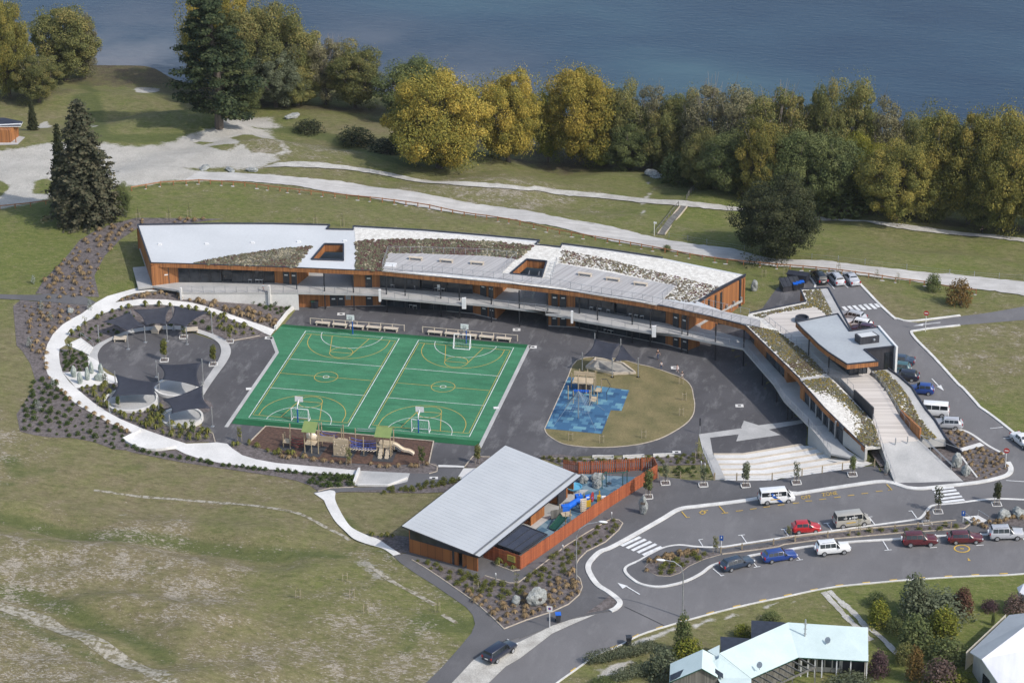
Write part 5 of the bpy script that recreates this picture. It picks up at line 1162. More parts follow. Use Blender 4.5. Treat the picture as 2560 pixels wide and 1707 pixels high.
mb = MB(); p,q = HP[4],HP[5]; u_ = (q - p).normalized(); wallseg(mb,p + u_ * .5,p + u_ * 1.6,5.6,ZH - .9,.1,0,.12); mb.build('hall_window',MAT_glass,hall,world=True)
for q in cD((868,940),(1062,1112)):
    p = W(*q,6.45); mb = MB(); mb.tube([p,Vector((p.x,p.y,ZH - .3))],.1,8); mb.build('column',MAT_column,hall,world=True)
lan = Gs(cD((1318,790),(1372,832),(1560,808),(1495,765)),ZH); mb = MB(); LA = [(p.x,p.y) for p in lan]
mb.prism(LA,ZH - .1,ZH + 1.15); o = mb.build('roof_lantern',MAT_dark,hall,world=True)
cc = sum(lan,Vector()) / 4; mb = MB(); mb.prism([(cc.x + (x - cc.x) * .82,cc.y + (y - cc.y) * .82) for x,y in LA],ZH + 1.1,ZH + 1.19); g = mb.build('lantern_glass',MAT_roofm,o); g.data.transform(Matrix.Translation(-hall.location))
mb = MB(); p = lan[2].lerp(lan[1],.3); mb.blob(p + Vector((.1,-.35,.75)),(.22,.2,.22),1,.1,1); mb.tube([p + Vector((0,-.1,.7)),p + Vector((.1,-.35,.75))],.06,5); mb.build('roof_fan',MAT_galv,hall,world=True)
p = W(*cD((803,600))[0],6.45); mb = MB(); mb.lathe([(1.05,0),(1.05,.75),(.85,.75),(.8,.35)],24,p); tag(mb.build('round_skylight',MAT_flash,None,loc=p,world=True),'dark round skylight kerb standing on the pale roof terrace','skylight')

# ---------------------------------------------------------------- kindergarten building with striped pale roof
kg = thing('kindergarten_building','cedar kindergarten with a big tilted pale ribbed roof beside the red fence','building',G(1200,1380))
zk = h1(*W(1110,1400,1)[:2]); KZ = [zk + 4.6,zk + 4.6,zk + 2.75,zk + 2.75]
kp = [W(*q,z) for q,z in zip(cI((165,705),(945,100),(1515,325),(750,938)),KZ)]
# make the roof a true plane
A_ = np.array([[p.x,p.y,1] for p in kp]); co = np.linalg.lstsq(A_,np.array([p.z for p in kp]),rcond=None)[0]
kz = lambda x,y: co[0] * x + co[1] * y + co[2]
for p in kp: p.z = kz(p.x,p.y)
MAT_kroof = M('zinc_grey_roofing',(.50,.515,.525),(.46,.475,.485),.25,.45,.15,coord='pos')
slab('roof',None,0,.22,[MAT_kroof,MAT_flash],kg,pts=kp,side=1)
ud = (W(1300,1224,kz(*W(1200,1200,4)[:2])) - W(1200,1200,kz(*W(1200,1200,4)[:2]))); ud.z = 0; ud.normalize()
mb = MB(); poly = [(p.x,p.y) for p in kp]; nrm = Vector((-ud.y,ud.x,0))
ts = [Vector((p.x,p.y,0)).dot(nrm) for p in kp]; t = min(ts) + .2
while t < max(ts):
    hits = []
    for i in range(4):
        a,b_ = Vector((*poly[i],0)),Vector((*poly[(i + 1) % 4],0)); da,db = a.dot(nrm) - t,b_.dot(nrm) - t
        if da * db < 0: hits.append(a.lerp(b_,da / (da - db)))
    if len(hits) == 2:
        hits.sort(key=lambda p: p.dot(ud)); a,b_ = hits; L = (b_ - a).length
        if L > 2.4:
            a = a + ud * .35; b_ = b_ - ud * 1.25; a.z = kz(a.x,a.y) + .012; b_.z = kz(b_.x,b_.y) + .012; mb.beam(a,b_,.04,.008)
    t += .8
mb.build('roof_rib',MAT_kroof,kg,world=True)
mb = MB(); a,b_ = kp[2],kp[3]; inn = (kp[1] - kp[2]).normalized() * .8; mb.beam(a + inn + Vector((0,0,.05)),b_ + inn + Vector((0,0,.05)),.3,.06); mb.build('gutter',M('gutter_grey',(.16,.165,.175),(.12,.125,.13),1,.5),kg,world=True)
# walls
fl = W(*cI((222,905))[0],zk); fr = W(*cI((735,1052))[0],zk); bl = kp[1] + (kp[0] - kp[1]) * .05; br = kp[2]
MAT_orange = clad('orange_plywood',(.36,.135,.038),(.24,.085,.026),1.2)
def kwall(name,a,b_,z0,z1,mat,t=.22,par=kg):
    mb = MB(); wallseg(mb,a,b_,z0,z1,t); return mb.build(name,mat,par,world=True)
u1 = (W(*cI((590,1010))[0],zk) - fl);
p590 = W(*cI((590,1008))[0],zk); p655 = W(*cI((655,1030))[0],zk)
kwall('wall',fl,p590,zk - .2,zk + 2.15,MAT_orange); kwall('wall',p655,fr,zk - .2,zk + 2.1,MAT_orange)
def slope_wall(name,a,b_,z0,mat,t=.15,off=0.0):
    """wall whose head follows the tilted roof"""
    a,b_ = Vector((a.x,a.y,0)),Vector((b_.x,b_.y,0)); d = (b_ - a).normalized(); n = Vector((d.y,-d.x,0)) * -t; m = n * -off; mb = MB()
    q = [Vector((p.x + m.x,p.y + m.y,z)) for p,z in ((a,z0),(b_,z0),(b_,kz(b_.x,b_.y) - .24),(a,kz(a.x,a.y) - .24))]
    mb.poly(q); mb.poly([p + n for p in q]);
    for i in range(4): mb.quad(q[i],q[(i + 1) % 4],q[(i + 1) % 4] + n,q[i] + n)
    return mb.build(name,mat,kg,world=True)
slope_wall('clerestory_window',fl,fr,zk + 2.12,MAT_glass)
back = (kp[1] - kp[0]); back.z = 0; fl2 = fl + back * .93; fr2 = fr + (kp[2] - kp[3]) * .95; fr2.z = fl2.z = zk
slope_wall('wall',fl2,fl,zk - .3,MAT_orange); slope_wall('wall',fr2,fl2,zk - .3,MAT_orange)
# courtyard side: recessed bays, cedar panels, dark doors
sA,sB = Vector((fr.x,fr.y,zk)),Vector((fr2.x,fr2.y,zk)); side_u = (sB - sA); SL = side_u.length; side_u.normalize()
rec = Vector((-side_u.y,side_u.x,0)) * 2.2
kw = MB(); wallseg(kw,sA + rec,sB + rec,zk - .1,zk + 2.6,.2); kw.build('recessed_wall',MAT_cedar,kg,world=True)
for p0,p1,m,nm in ((cI((1138,712))[0],cI((1240,632))[0],MAT_orange,'cedar_panel'),(cI((1345,560))[0],cI((1402,505))[0],MAT_dark,'sliding_door'),(cI((1404,500))[0],cI((1414,492))[0],MAT_orange,'cedar_panel')):
    a,b_ = W(*p0,zk),W(*p1,zk); kwall(nm,a,b_,zk - .1,zk + 2.35,m,.18)
for q in cI((1130,700),(1340,545)):
    p = W(*q,zk); kwall('return_wall',p,p + rec * 1.0,zk - .1,zk + 2.35,MAT_orange,.15)
kwall('dark_recess',p590 - Vector((rec.x * .9,rec.y * .9,0)) * -1,p655 + rec * .9,zk - .1,zk + 2.1,MAT_glass)
slab('fascia_board',None,0,.24,MAT_orange,kg,pts=[kp[0].lerp(kp[1],.03).lerp(kp[3],.06) - Vector((0,0,.2)),kp[3].lerp(kp[2],.03).lerp(kp[0],.04) - Vector((0,0,.2)),kp[3].lerp(kp[2],.05).lerp(kp[0],.04) - Vector((0,0,.2)),kp[0].lerp(kp[1],.05).lerp(kp[3],.06) - Vector((0,0,.2))])
# glazed lean-to canopy in the corner
cz = zk + 2.25; cpx = [(cI((888,845))[0],cz + .35),(cI((1075,698))[0],cz + .35),(cI((1262,772))[0],cz),(cI((1060,908))[0],cz)]
CPn = [W(*p,z) for p,z in cpx]
canopy = slab('canopy_glazing',None,0,.06,[M('smoked_canopy',(.045,.047,.062),(.035,.037,.05),.6,.18,coord='pos')],kg,pts=CPn)
mb = MB()
for i in range(4): mb.beam(CPn[i],CPn[(i + 1) % 4],.14,.16)
for f in (.33,.66): mb.beam(CPn[0].lerp(CPn[3],f) + Vector((0,0,.03)),CPn[1].lerp(CPn[2],f) + Vector((0,0,.03)),.06,.06)
mb.beam(CPn[3].lerp(CPn[0],.06) + Vector((0,0,.12)),CPn[2].lerp(CPn[1],.06) + Vector((0,0,.12)),.14,.06); mb.build('canopy_frame',MAT_frame,kg,world=True)
# red picket fence round the play yard
fn = thing('picket_fence','tall red stained paling fence wrapping the kindergarten play yard','fence',W(*cI((1060,1038))[0],zk))
MAT_redfence2 = MAT_redfence
def palings(name,P,h0,h1_,closed=False,gap=0.0):
    mb = MB(); P = [Vector((p.x,p.y,0)) for p in P]
    for a,b_ in zip(P[:-1],P[1:]):
        d = b_ - a; L = d.length; n = max(1,int(L / (.22 + gap))); rz = math.atan2(d.y,d.x)
        for i in range(n):
            p = a + d * ((i + .5) / n); g = h1(p.x,p.y); hh = h1_ + rnd.uniform(-.06,.04)
            mb.box((p.x,p.y,g + hh / 2 + h0),(L / n * (.93 if not gap else .6),.05,hh),rz)
        for z in (.45,1.5):
            mb.beam((a.x,a.y,h1(a.x,a.y) + z),(b_.x,b_.y,h1(b_.x,b_.y) + z),.10,.09)
    return mb.build(name,MAT_redfence,fn,world=True)
fa = [W(*q,z) for q,z in zip(cI((780,945),(1060,1040)),(zk,zk))]; fence_ne = G(*cI((2090,345))[0]); fence_b = G(*cI((2090,345))[0])
palings('paling_panel',fa,0,2.2); palings('paling_panel',[fa[1],W(*cI((1400,800))[0],zk),W(*cI((1700,590))[0],zk),G(*cI((1970,415))[0]),fence_ne],0,2.15)
nw = [fence_ne,fence_ne + Vector((-1.0,2.6,0)),G(*cI((1980,335))[0]) + Vector((-.5,2.0,0)),G(*cI((1500,318))[0]),G(*cI((1380,300))[0])]
palings('slatted_panel',nw[1:],0,2.0,gap=.08); palings('paling_panel',nw[:2],0,2.1)
for p in (nw[2].lerp(nw[3],t) for t in (.0,.2,.4,.6,.8,1.0)): mb = MB(); mb.box((p.x,p.y - .12,h1(p.x,p.y) + 1.05),(.12,.12,2.1)); mb.build('fence_post',MAT_redfence,fn,world=True)
mb = MB(); p = fence_ne + (nw[1] - fence_ne) * .4; mb.box((p.x + .08,p.y - .02,p.z + 1.35),(1.2,.05,.75),math.atan2((nw[1] - fence_ne).y,(nw[1] - fence_ne).x)); mb.build('notice',MAT_sign,fn,world=True)
# yellow notice on the fence
d = (fa[1] - fa[0]).normalized(); p = fa[0].lerp(fa[1],.76); n_ = Vector((d.y,-d.x,0)); rz = math.atan2(d.y,d.x)
mb = MB(); q = p + n_ * .07; mb.box((q.x,q.y,zk + 1.35),(1.25,.04,.95),rz); q2 = p + n_ * .10; mb.box((q2.x,q2.y,zk + .93),(1.25,.02,.1),rz,1);
for i,(w_,z) in enumerate(((.8,1.68),(1.0,1.52),(.95,1.38),(1.0,1.25),(.85,1.12))): mb.box((q2.x,q2.y,zk + z),(w_,.012,.045 if i else .09),rz,2)
mb.build('notice',[M('yellow_notice',(.66,.50,.10),(.6,.46,.1),1,.6),M('green_band',(.10,.22,.07)),M('notice_print',(.16,.10,.04))],fn,world=True)
# play yard surface
MAT_blue2 = tile_material('slate_blue_rubber_tiles',[(.062,.125,.185),(.075,.15,.21),(.075,.15,.21),(.13,.21,.27),(.17,.25,.30)],R(35),1.2)
sheet('play_yard',cI((1500,320),(1950,345),(1940,400),(1700,560),(1270,790),(1080,900),(1040,880),(1360,560)),MAT_blue2,.13)
sheet('yard_paving',cI((1500,440),(1575,440),(1130,770),(1060,700),(1400,420),(1470,415)),MAT_conc2,.17)
# ================================================================ TREES AND PLANTS
def leafmat(name,stops,rough=.8):
    m,nt,b = newmat(name); b.inputs['Roughness'].default_value = rough; b.inputs['Specular IOR Level'].default_value = .2
    at = nd(nt,'ShaderNodeAttribute',attribute_name='tint'); c = ramp(nt,at.outputs['Fac'],stops)
    oi = nd(nt,'ShaderNodeObjectInfo'); v = maprange(nt,oi.outputs['Random'],0,1,1.08,1.42)
    n = noise(nt,obj_node(nt),1.3,3); c = mixc(nt,.5,c,ramp(nt,n,[(.3,(.65,) * 3),(.7,(1.35,) * 3)]),'MULTIPLY')
    mm = nd(nt,'ShaderNodeVectorMath',operation='SCALE'); nt.links.new(c,mm.inputs[0]); nt.links.new(v,mm.inputs['Scale'])
    nt.links.new(mm.outputs[0],b.inputs['Base Color']); tr = nd(nt,'ShaderNodeBsdfTranslucent'); nt.links.new(mm.outputs[0],tr.inputs['Color']); mx = nd(nt,'ShaderNodeMixShader'); mx.inputs[0].default_value = .3
    nt.links.new(b.outputs[0],mx.inputs[1]); nt.links.new(tr.outputs[0],mx.inputs[2]); nt.links.new(mx.outputs[0],nt.nodes['Material Output'].inputs['Surface']); return m
LM = dict(
 gold=leafmat('golden_willow_leaves',[(0,(0.110,0.115,0.028)),(.4,(0.204,0.179,0.037)),(.75,(0.303,0.236,0.048)),(1,(0.380,0.277,0.057))]),
 amber=leafmat('amber_leaves',[(0,(0.090,0.100,0.031)),(.45,(0.162,0.156,0.043)),(.8,(0.241,0.206,0.050)),(1,(0.291,0.225,0.060))]),
 olive=leafmat('olive_leaves',[(0,(0.084,0.096,0.036)),(.5,(0.147,0.153,0.053)),(.85,(0.205,0.192,0.067)),(1,(0.256,0.208,0.072))]),
 green=leafmat('green_leaves',[(0,(0.057,0.075,0.029)),(.5,(0.103,0.125,0.046)),(1,(0.163,0.177,0.067))]),
 lime=leafmat('yellow_green_leaves',[(0,(0.077,0.098,0.017)),(.5,(0.154,0.169,0.026)),(1,(0.275,0.240,0.036))]),
 grey=leafmat('grey_olive_leaves',[(0,(0.118,0.112,0.062)),(.5,(0.179,0.166,0.091)),(1,(0.243,0.218,0.120))]),
 sage=leafmat('sage_leaves',[(0,(0.064,0.075,0.043)),(.5,(0.109,0.125,0.072)),(1,(0.173,0.189,0.118))]),
 dark=leafmat('dark_evergreen_leaves',[(0,(0.019,0.025,0.013)),(.5,(0.041,0.049,0.022)),(1,(0.079,0.082,0.037))]),
 spruce=leafmat('spruce_needles',[(0,(0.022,0.029,0.018)),(.5,(0.050,0.055,0.032)),(1,(0.110,0.098,0.060))]),
 pine=leafmat('pine_needles',[(0,(0.017,0.026,0.014)),(.5,(0.036,0.053,0.023)),(1,(0.074,0.086,0.037))]),
 red=leafmat('copper_leaves',[(0,(.050,.026,.018)),(.5,(.100,.050,.034)),(1,(.150,.082,.05))]),
 purple=leafmat('purple_leaves',[(0,(.040,.024,.028)),(.5,(.085,.050,.055)),(1,(.15,.095,.095))]),
 rust=leafmat('rusty_leaves',[(0,(.075,.055,.02)),(.5,(.150,.095,.03)),(1,(.215,.13,.05))]),
 pink=leafmat('pinkish_brown_leaves',[(0,(.075,.05,.04)),(.5,(.14,.095,.08)),(1,(.21,.15,.13))]))
MAT_trunk = M('bark',(.135,.110,.090),(.070,.055,.045),2,.9,stretch=(1,1,.2))
MAT_twig = M('bare_grey_twigs',(.30,.265,.235),(.20,.17,.15),2,.9)
class LeafB:
    def __init__(s,seed): s.r = np.random.default_rng(seed); s.v = []; s.t = []
    def cloud(s,c,rad,n,size,tint,up=.35,shell=.86,jit=.14,spread=.22):
        r = s.r; d = r.normal(size=(n,3)); d /= np.linalg.norm(d,axis=1,keepdims=True)
        k = np.clip(r.normal(shell,jit,(n,1)),.25,1.12); p = np.array(c) + d * k * np.array(rad)
        nr = d + r.normal(0,.55,(n,3)) + np.array([0,0,up]); nr /= np.linalg.norm(nr,axis=1,keepdims=True)
        s.quads(p,nr,size * r.uniform(.6,1.35,n),tint + r.normal(0,spread,n))
    def quads(s,p,nr,sz,tint):
        r = s.r; n = len(p); a = r.normal(size=(n,3)); t = np.cross(nr,a); t /= np.linalg.norm(t,axis=1,keepdims=True) + 1e-9; b = np.cross(nr,t)
        sz = sz[:,None] if hasattr(sz,'__len__') else sz
        q = np.stack([p - t * sz * .5,p + b * sz * .38,p + t * sz * .5,p - b * sz * .38],1); s.v.append(q); s.t.append(np.clip(tint,0,1))
    def mesh(s,name,mat):
        q = np.concatenate(s.v); t = np.concatenate(s.t); n = len(q); me = bpy.data.meshes.new(name)
        me.vertices.add(n * 4); me.vertices.foreach_set('co',q.reshape(-1).astype(np.float32))
        me.loops.add(n * 4); me.loops.foreach_set('vertex_index',np.arange(n * 4,dtype=np.int32))
        me.polygons.add(n); me.polygons.foreach_set('loop_start',np.arange(0,n * 4,4,dtype=np.int32)); me.polygons.foreach_set('loop_total',np.full(n,4,dtype=np.int32))
        a = me.attributes.new('tint','FLOAT','FACE'); a.data.foreach_set('value',t.astype(np.float32))
        me.materials.append(mat); me.update(); me.validate(); return me
def limbs(mb,base,tips,r0,seed,bend=.18):
    rr = random.Random(seed)
    for t in tips:
        a,t = Vector(base),Vector(t); m = a.lerp(t,.5) + Vector((rr.uniform(-1,1),rr.uniform(-1,1),rr.uniform(.1,.8))) * (t - a).length * bend
        mb.tube([a,a.lerp(m,.55),m,t],[r0,r0 * .75,r0 * .5,r0 * .15],5,cap=False)
def meshonly(mb,name,mat):
    o = mb.build(name,mat); me = o.data; bpy.data.objects.remove(o); return me
def broad(seed,W_=10.0,Ht=11.0,lobes=30,leaves=9000,leaf=.46,low=.12,twigs=0,shape=1.0,lobe_r=.17,branchy=.0):
    """a spreading crown built of many leafy billows on a forked trunk"""
    rr = random.Random(seed); L = LeafB(seed); tips = []; c = Vector((0,0,Ht * (low + 1) / 2)); hz = Ht * (1 - low) / 2
    for i in range(lobes):
        z = 1 - 2 * (i + .5) / lobes; a = i * 2.39996 + rr.uniform(-.3,.3); rad = math.sqrt(1 - z * z); k = rr.uniform(.58,1.02) * (1 + .24 * mnoise.noise(Vector((math.cos(a) * rad * 1.4,math.sin(a) * rad * 1.4,z * 1.4 + seed))))
        fl = 1.0 - .12 * max(0,-z)
        p = Vector((math.cos(a) * rad * W_ / 2 * k * fl,math.sin(a) * rad * W_ / 2 * k * fl,z * hz * k * (.95 if z > 0 else .85))) + c
        r = W_ * lobe_r * rr.uniform(.55,1.4); tips.append(p)
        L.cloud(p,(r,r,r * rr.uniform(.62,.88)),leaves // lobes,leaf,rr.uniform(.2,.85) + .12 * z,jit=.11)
        if z > .1 and lobe_r > .101: L.cloud(p + Vector((0,0,r * .5)),(r * 1.1,r * 1.1,r * 1.1),leaves // lobes // 9,leaf * .8,.6,shell=1.0,jit=.2)
    for i in range(lobes // 3):
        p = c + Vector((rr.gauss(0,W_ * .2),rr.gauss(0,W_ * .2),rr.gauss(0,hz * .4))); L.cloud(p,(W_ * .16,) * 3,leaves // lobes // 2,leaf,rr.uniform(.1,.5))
    mb = MB(); b0 = Vector((0,0,Ht * .14)); mb.tube([(0,0,-.6),(0,0,.2),b0],[W_ * .045,W_ * .036,W_ * .03],8)
    limbs(mb,b0,[t * .97 for t in tips],W_ * .017,seed)
    if twigs:
        for i in range(twigs):
            t = tips[rr.randrange(len(tips))]; d = (t - c * .7).normalized() + Vector((rr.uniform(-.4,.4),rr.uniform(-.4,.4),rr.uniform(0,.8))); e = t + d * W_ * rr.uniform(.08,.2)
            mb.tube([t - d * W_ * .25,t,e],[.07,.05,.018],3,mi=1,cap=False)
    return L.mesh('crown',LM['olive']),meshonly(mb,'trunk',[MAT_trunk,MAT_twig])
def spruce(seed,Ht=20.0,W_=9.0):
    rr = random.Random(seed); L = LeafB(seed); mb = MB(); mb.tube([(0,0,-.4),(0,0,Ht * .5),(0,0,Ht * .98)],[.48,.3,.04],8)
    z = Ht * .05; k = 0
    while z < Ht * .985:
        f = z / Ht; R0 = W_ / 2 * (1 - f) ** .80 * (1.0 if f > .10 else .75) + .25
        nb = max(5,int(12 * (1 - f) + 4)); ph = rr.uniform(0,6.28)
        for j in range(nb):
            a = ph + 6.283 * j / nb + rr.uniform(-.2,.2); Rb = R0 * rr.uniform(.62,1.12); n = int(18 + Rb * 26); t = L.r.uniform(.08,1,n) ** .7
            sg = Rb * .30 * (t ** 1.5) - Rb * .12 * np.maximum(t - .75,0) * 4 * .5
            x = np.cos(a) * t * Rb + L.r.normal(0,.16 + .10 * t,n); y = np.sin(a) * t * Rb + L.r.normal(0,.16 + .10 * t,n)
            p = np.stack([x,y,z - sg + L.r.normal(0,.12,n) - .30 * L.r.random(n) * t],1)
            nr = np.stack([np.cos(a) * .5 + L.r.normal(0,.5,n),np.sin(a) * .5 + L.r.normal(0,.5,n),L.r.normal(.5,.4,n)],1); nr /= np.linalg.norm(nr,axis=1,keepdims=True)
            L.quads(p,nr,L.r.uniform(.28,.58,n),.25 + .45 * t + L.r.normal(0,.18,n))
            if z < Ht * .5 and j % 2: mb.tube([(0,0,z),(math.cos(a) * Rb * .7,math.sin(a) * Rb * .7,z - Rb * .15)],[.07,.02],3,cap=False)
        z += Ht * .035 * rr.uniform(.8,1.2); k += 1
    return L.mesh('crown',LM['spruce']),meshonly(mb,'trunk',[MAT_trunk])
def pinetree(seed,Ht=25.0,W_=15.0):
    rr = random.Random(seed); L = LeafB(seed); mb = MB(); mb.tube([(0,0,-.5),(.2,0,Ht * .4),(-.4,.2,Ht * .75),(-1.1,0,Ht * .95)],[.75,.55,.32,.06],8)
    n = 74
    for i in range(n):
        f = .09 + .90 * (i / n) ** .92; a = i * 2.4 + rr.uniform(-.5,.5); R0 = W_ / 2 * (1.0 - .80 * max(0,f - .32) / .68) * rr.uniform(.55,1.05)
        if f < .2: R0 *= .8
        ax = -1.1 * f ** 2; p0 = Vector((ax,0,Ht * f * .93)); tip = p0 + Vector((math.cos(a) * R0,math.sin(a) * R0,R0 * rr.uniform(-.05,.35)))
        mb.tube([p0,p0.lerp(tip,.55) + Vector((0,0,-.25)),tip],[.13,.09,.03],4,cap=False)
        for k in range(5):
            q = p0.lerp(tip,.42 + .15 * k); rr_ = (.55 + .20 * R0 * .5) * rr.uniform(.7,1.15)
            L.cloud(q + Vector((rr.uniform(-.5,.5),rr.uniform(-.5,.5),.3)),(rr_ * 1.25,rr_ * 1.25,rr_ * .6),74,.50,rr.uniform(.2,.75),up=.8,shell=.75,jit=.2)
    for k in range(3): L.cloud((-1.15,0,Ht * (.93 + .025 * k)),(.75 - .2 * k,.75 - .2 * k,1.0),150,.45,.45)
    return L.mesh('crown',LM['pine']),meshonly(mb,'trunk',[MAT_trunk])
def dome(seed,W_=2.0,Ht=1.6,leaves=1600,leaf=.14,lobes=14,lobe_r=.27,point=.0):
    rr = random.Random(seed); L = LeafB(seed)
    for i in range(lobes):
        z = (i + .5) / lobes; a = i * 2.4; rad = math.sqrt(max(0,1 - z * z)) * (1 - point * z); k = rr.uniform(.6,.8)
        r = W_ * lobe_r * rr.uniform(.8,1.15)
        L.cloud((math.cos(a) * rad * W_ / 2 * k,math.sin(a) * rad * W_ / 2 * k,Ht * (.10 + z * .72)),(r,r,r * .9 * Ht / W_ * 1.05),leaves // lobes,leaf,rr.uniform(.3,.7))
    mb = MB()
    for i in range(4): mb.tube([(rr.uniform(-.1,.1) * W_,rr.uniform(-.1,.1) * W_,-.15),(rr.uniform(-.3,.3) * W_,rr.uniform(-.3,.3) * W_,Ht * .6)],[.03 * W_,.012 * W_],4)
    return L.mesh('foliage',LM['green']),meshonly(mb,'stem',[MAT_trunk])
VAR = {
 'billow': [broad(s,18,17,92,64000,.32,.01,0,lobe_r=.105) for s in (1,2,3)],
 'olive': [broad(s,12,16,70,38000,.29,.0,12,lobe_r=.125) for s in (11,12,13)],
 'twiggy': [broad(s,10,16,52,19000,.27,.02,110,lobe_r=.14) for s in (21,22)],
 'oval': [broad(s,13,14,120,62000,.26,.0,0,lobe_r=.10) for s in (31,)],
 'spruce': [spruce(41),spruce(42,20,7)],'pine': [pinetree(51)],
 'shrub': [dome(61),dome(62),dome(63,2,1.9)],'tallshrub': [dome(71,2,2.6,2200,.15,20,.24),dome(72,2,2.8,2200,.15,22,.22,.3)]}
DIM = {'billow': (18,17),'olive': (12,16),'twiggy': (10,16),'oval': (13,14),'spruce': (9,20),'pine': (15,25),'shrub': (2,1.7),'tallshrub': (2,2.6)}
CAMV = Vector(CAMLOC); COSV,SINV = math.cos(R(25.7)),math.sin(R(25.7))
def plant(name,kind,var,col,u,v,top,w,label,cat='tree',group=None,rz=None):
    """u, v: foot in the photo; top: photo row of the crown's top; w: width in photo pixels"""
    p = G(u,v); s = FPX / (p - CAMV).length; wm = w / s; sx = wm / DIM[kind][0]
    hm = max(((v - top) / s - (.18 if kind in ('billow','olive','oval','shrub','tallshrub','twiggy') else 0.0) * wm * SINV) / COSV,.35 * wm); sz = hm / DIM[kind][1]
    t = thing(name,label,cat,p,0,group); t.rotation_euler = (0,0,rz if rz is not None else (u * 12.9898) % 6.28); t.scale = (sx,sx,sz)
    cm,tm = VAR[kind][var % len(VAR[kind])]
    c = bpy.data.objects.new(cm.name.split('.')[0],cm); COL.objects.link(c); c.parent = t
    c.material_slots[0].link = 'OBJECT'; c.material_slots[0].material = LM[col]
    k = bpy.data.objects.new(tm.name.split('.')[0],tm); COL.objects.link(k); k.parent = t
    return t
LK = 'trees along the lake shore'
TREES = [
 ('billow',0,'amber',25,242,18,125,'amber and olive tree at the left edge of the lake shore'),('olive',1,'olive',98,256,135,112,'low olive tree hanging over the meadow at far left'),('olive',2,'olive',165,200,10,165,'tall olive tree left of the open beach gap'),('twiggy',0,'grey',215,195,45,70,'thin grey tree at the left edge of the beach gap'),
 ('billow',1,'gold',560,235,-25,190,'golden topped tree right behind the tall pine'),('billow',2,'olive',655,250,8,215,'big yellow olive tree behind and right of the tall pine'),('olive',0,'olive',755,252,68,125,'rounded olive tree at the edge of the water right of the pine'),('olive',1,'sage',690,268,112,140,'greyish olive tree in front of the big yellow olive one'),('twiggy',1,'grey',815,262,92,100,'thin grey brown tree between two olive trees by the water'),('olive',2,'olive',888,272,105,140,'olive willow with bare branches leaning over the small pool'),('olive',0,'green',600,285,150,120,'dark green tree hard against the right side of the pine'),
 ('olive',1,'green',1040,305,142,175,'dark green tree behind the biggest golden tree'),('billow',0,'gold',1098,420,178,258,'biggest round golden tree on the lawn by the lake'),('billow',1,'gold',1270,405,186,175,'second golden tree with water showing through its branches'),('billow',2,'gold',1455,410,168,200,'third golden tree, brightest yellow at its crown'),('olive',2,'lime',1370,405,225,90,'small yellow green tree between two golden trees'),
 ('olive',0,'olive',1565,412,212,110,'olive tree right after the last bright golden tree'),('olive',1,'green',1575,425,300,120,'low green tree under the olive one past the golden trees'),('twiggy',0,'grey',1630,416,218,95,'brownish thin tree beside the water glimpse'),('olive',2,'olive',1702,424,220,112,'upright olive tree right of the water glimpse'),('twiggy',1,'grey',1768,450,208,130,'pale grey twiggy tree above the timber stair'),('twiggy',0,'grey',1840,470,222,140,'bare grey tree in the thick of the shore wood'),('olive',0,'green',1820,480,330,130,'dark green tree in the second rank above the gravel path'),
 ('twiggy',1,'olive',1925,478,210,140,'tall thin olive tree behind the round dark tree'),('olive',1,'amber',1895,505,288,120,'amber crowned tree just behind the round dark tree'),('olive',2,'olive',2052,480,200,82,'slender olive tree standing above its neighbours'),('olive',0,'olive',2130,492,205,125,'yellow olive tree with a pointed top against the lake'),('olive',1,'green',1985,518,318,160,'broad green tree at the wood edge right of the dark one'),('olive',2,'green',2075,530,325,165,'deep green tree at the wood edge above the path'),('shrub',0,'green',2112,535,452,140,'low dark green thicket at the foot of the wood'),
 ('twiggy',0,'grey',2205,505,255,125,'bare twiggy tree sticking out of the right hand wood'),('billow',0,'amber',2242,550,352,185,'amber olive tree over the path in the right hand wood'),('olive',1,'amber',2335,545,272,140,'tall amber tree on the skyline of the right hand wood'),('billow',1,'amber',2420,560,288,185,'wide amber tree above the walking figure'),('billow',2,'amber',2515,575,292,200,'amber tree at the right edge of the wood'),('olive',0,'olive',2330,552,420,120,'olive undergrowth tree in front of the amber ones'),('billow',0,'amber',2640,590,310,210,'amber tree cut by the right edge of the view'),('olive',2,'olive',2460,572,440,130,'low olive tree behind the walking figure'),
 ('billow',1,'olive',1665,425,262,135,'wide olive tree filling the wood beside the water glimpse'),('billow',2,'olive',1770,470,330,150,'wide olive tree low in the wood above the timber stair'),('billow',0,'olive',1860,440,232,150,'broad olive tree at the back of the wood by the water'),('billow',1,'olive',1990,470,250,160,'broad olive tree at the back of the wood behind the round dark tree'),('billow',2,'lime',2150,515,345,150,'yellow green tree in the middle of the right hand wood'),('billow',0,'olive',2270,505,292,150,'broad olive tree at the back of the right hand wood'),('olive',1,'lime',1515,412,320,120,'low yellow green tree at the foot of the third golden tree'),('billow',2,'olive',745,262,150,130,'broad low olive tree at the water behind the dark bushes')]
for k,vv,col,u,v,top,w,lab in TREES: plant('lakeside_tree' if k != 'shrub' else 'thicket',k,vv,col,u,v,top,w,lab,'tree' if k != 'shrub' else 'shrub',LK)
plant('pine_tree','pine',0,'pine',548,321,0,232,'tall ragged dark pine beside the pale bare ground',rz=0.3)
plant('spruce_tree','spruce',0,'spruce',216,551,262,205,'big dark spruce standing by the gravel turning area',rz=1.0)
plant('spruce_tree','spruce',1,'dark',158,515,318,88,'slim conifer tucked behind the left side of the big spruce')
plant('spruce_tree','spruce',1,'dark',83,326,248,38,'small dark conifer by the blue roofed hut')
plant('round_tree','oval',0,'dark',1948,640,442,206,'dark dense egg shaped tree beside the gravel road')
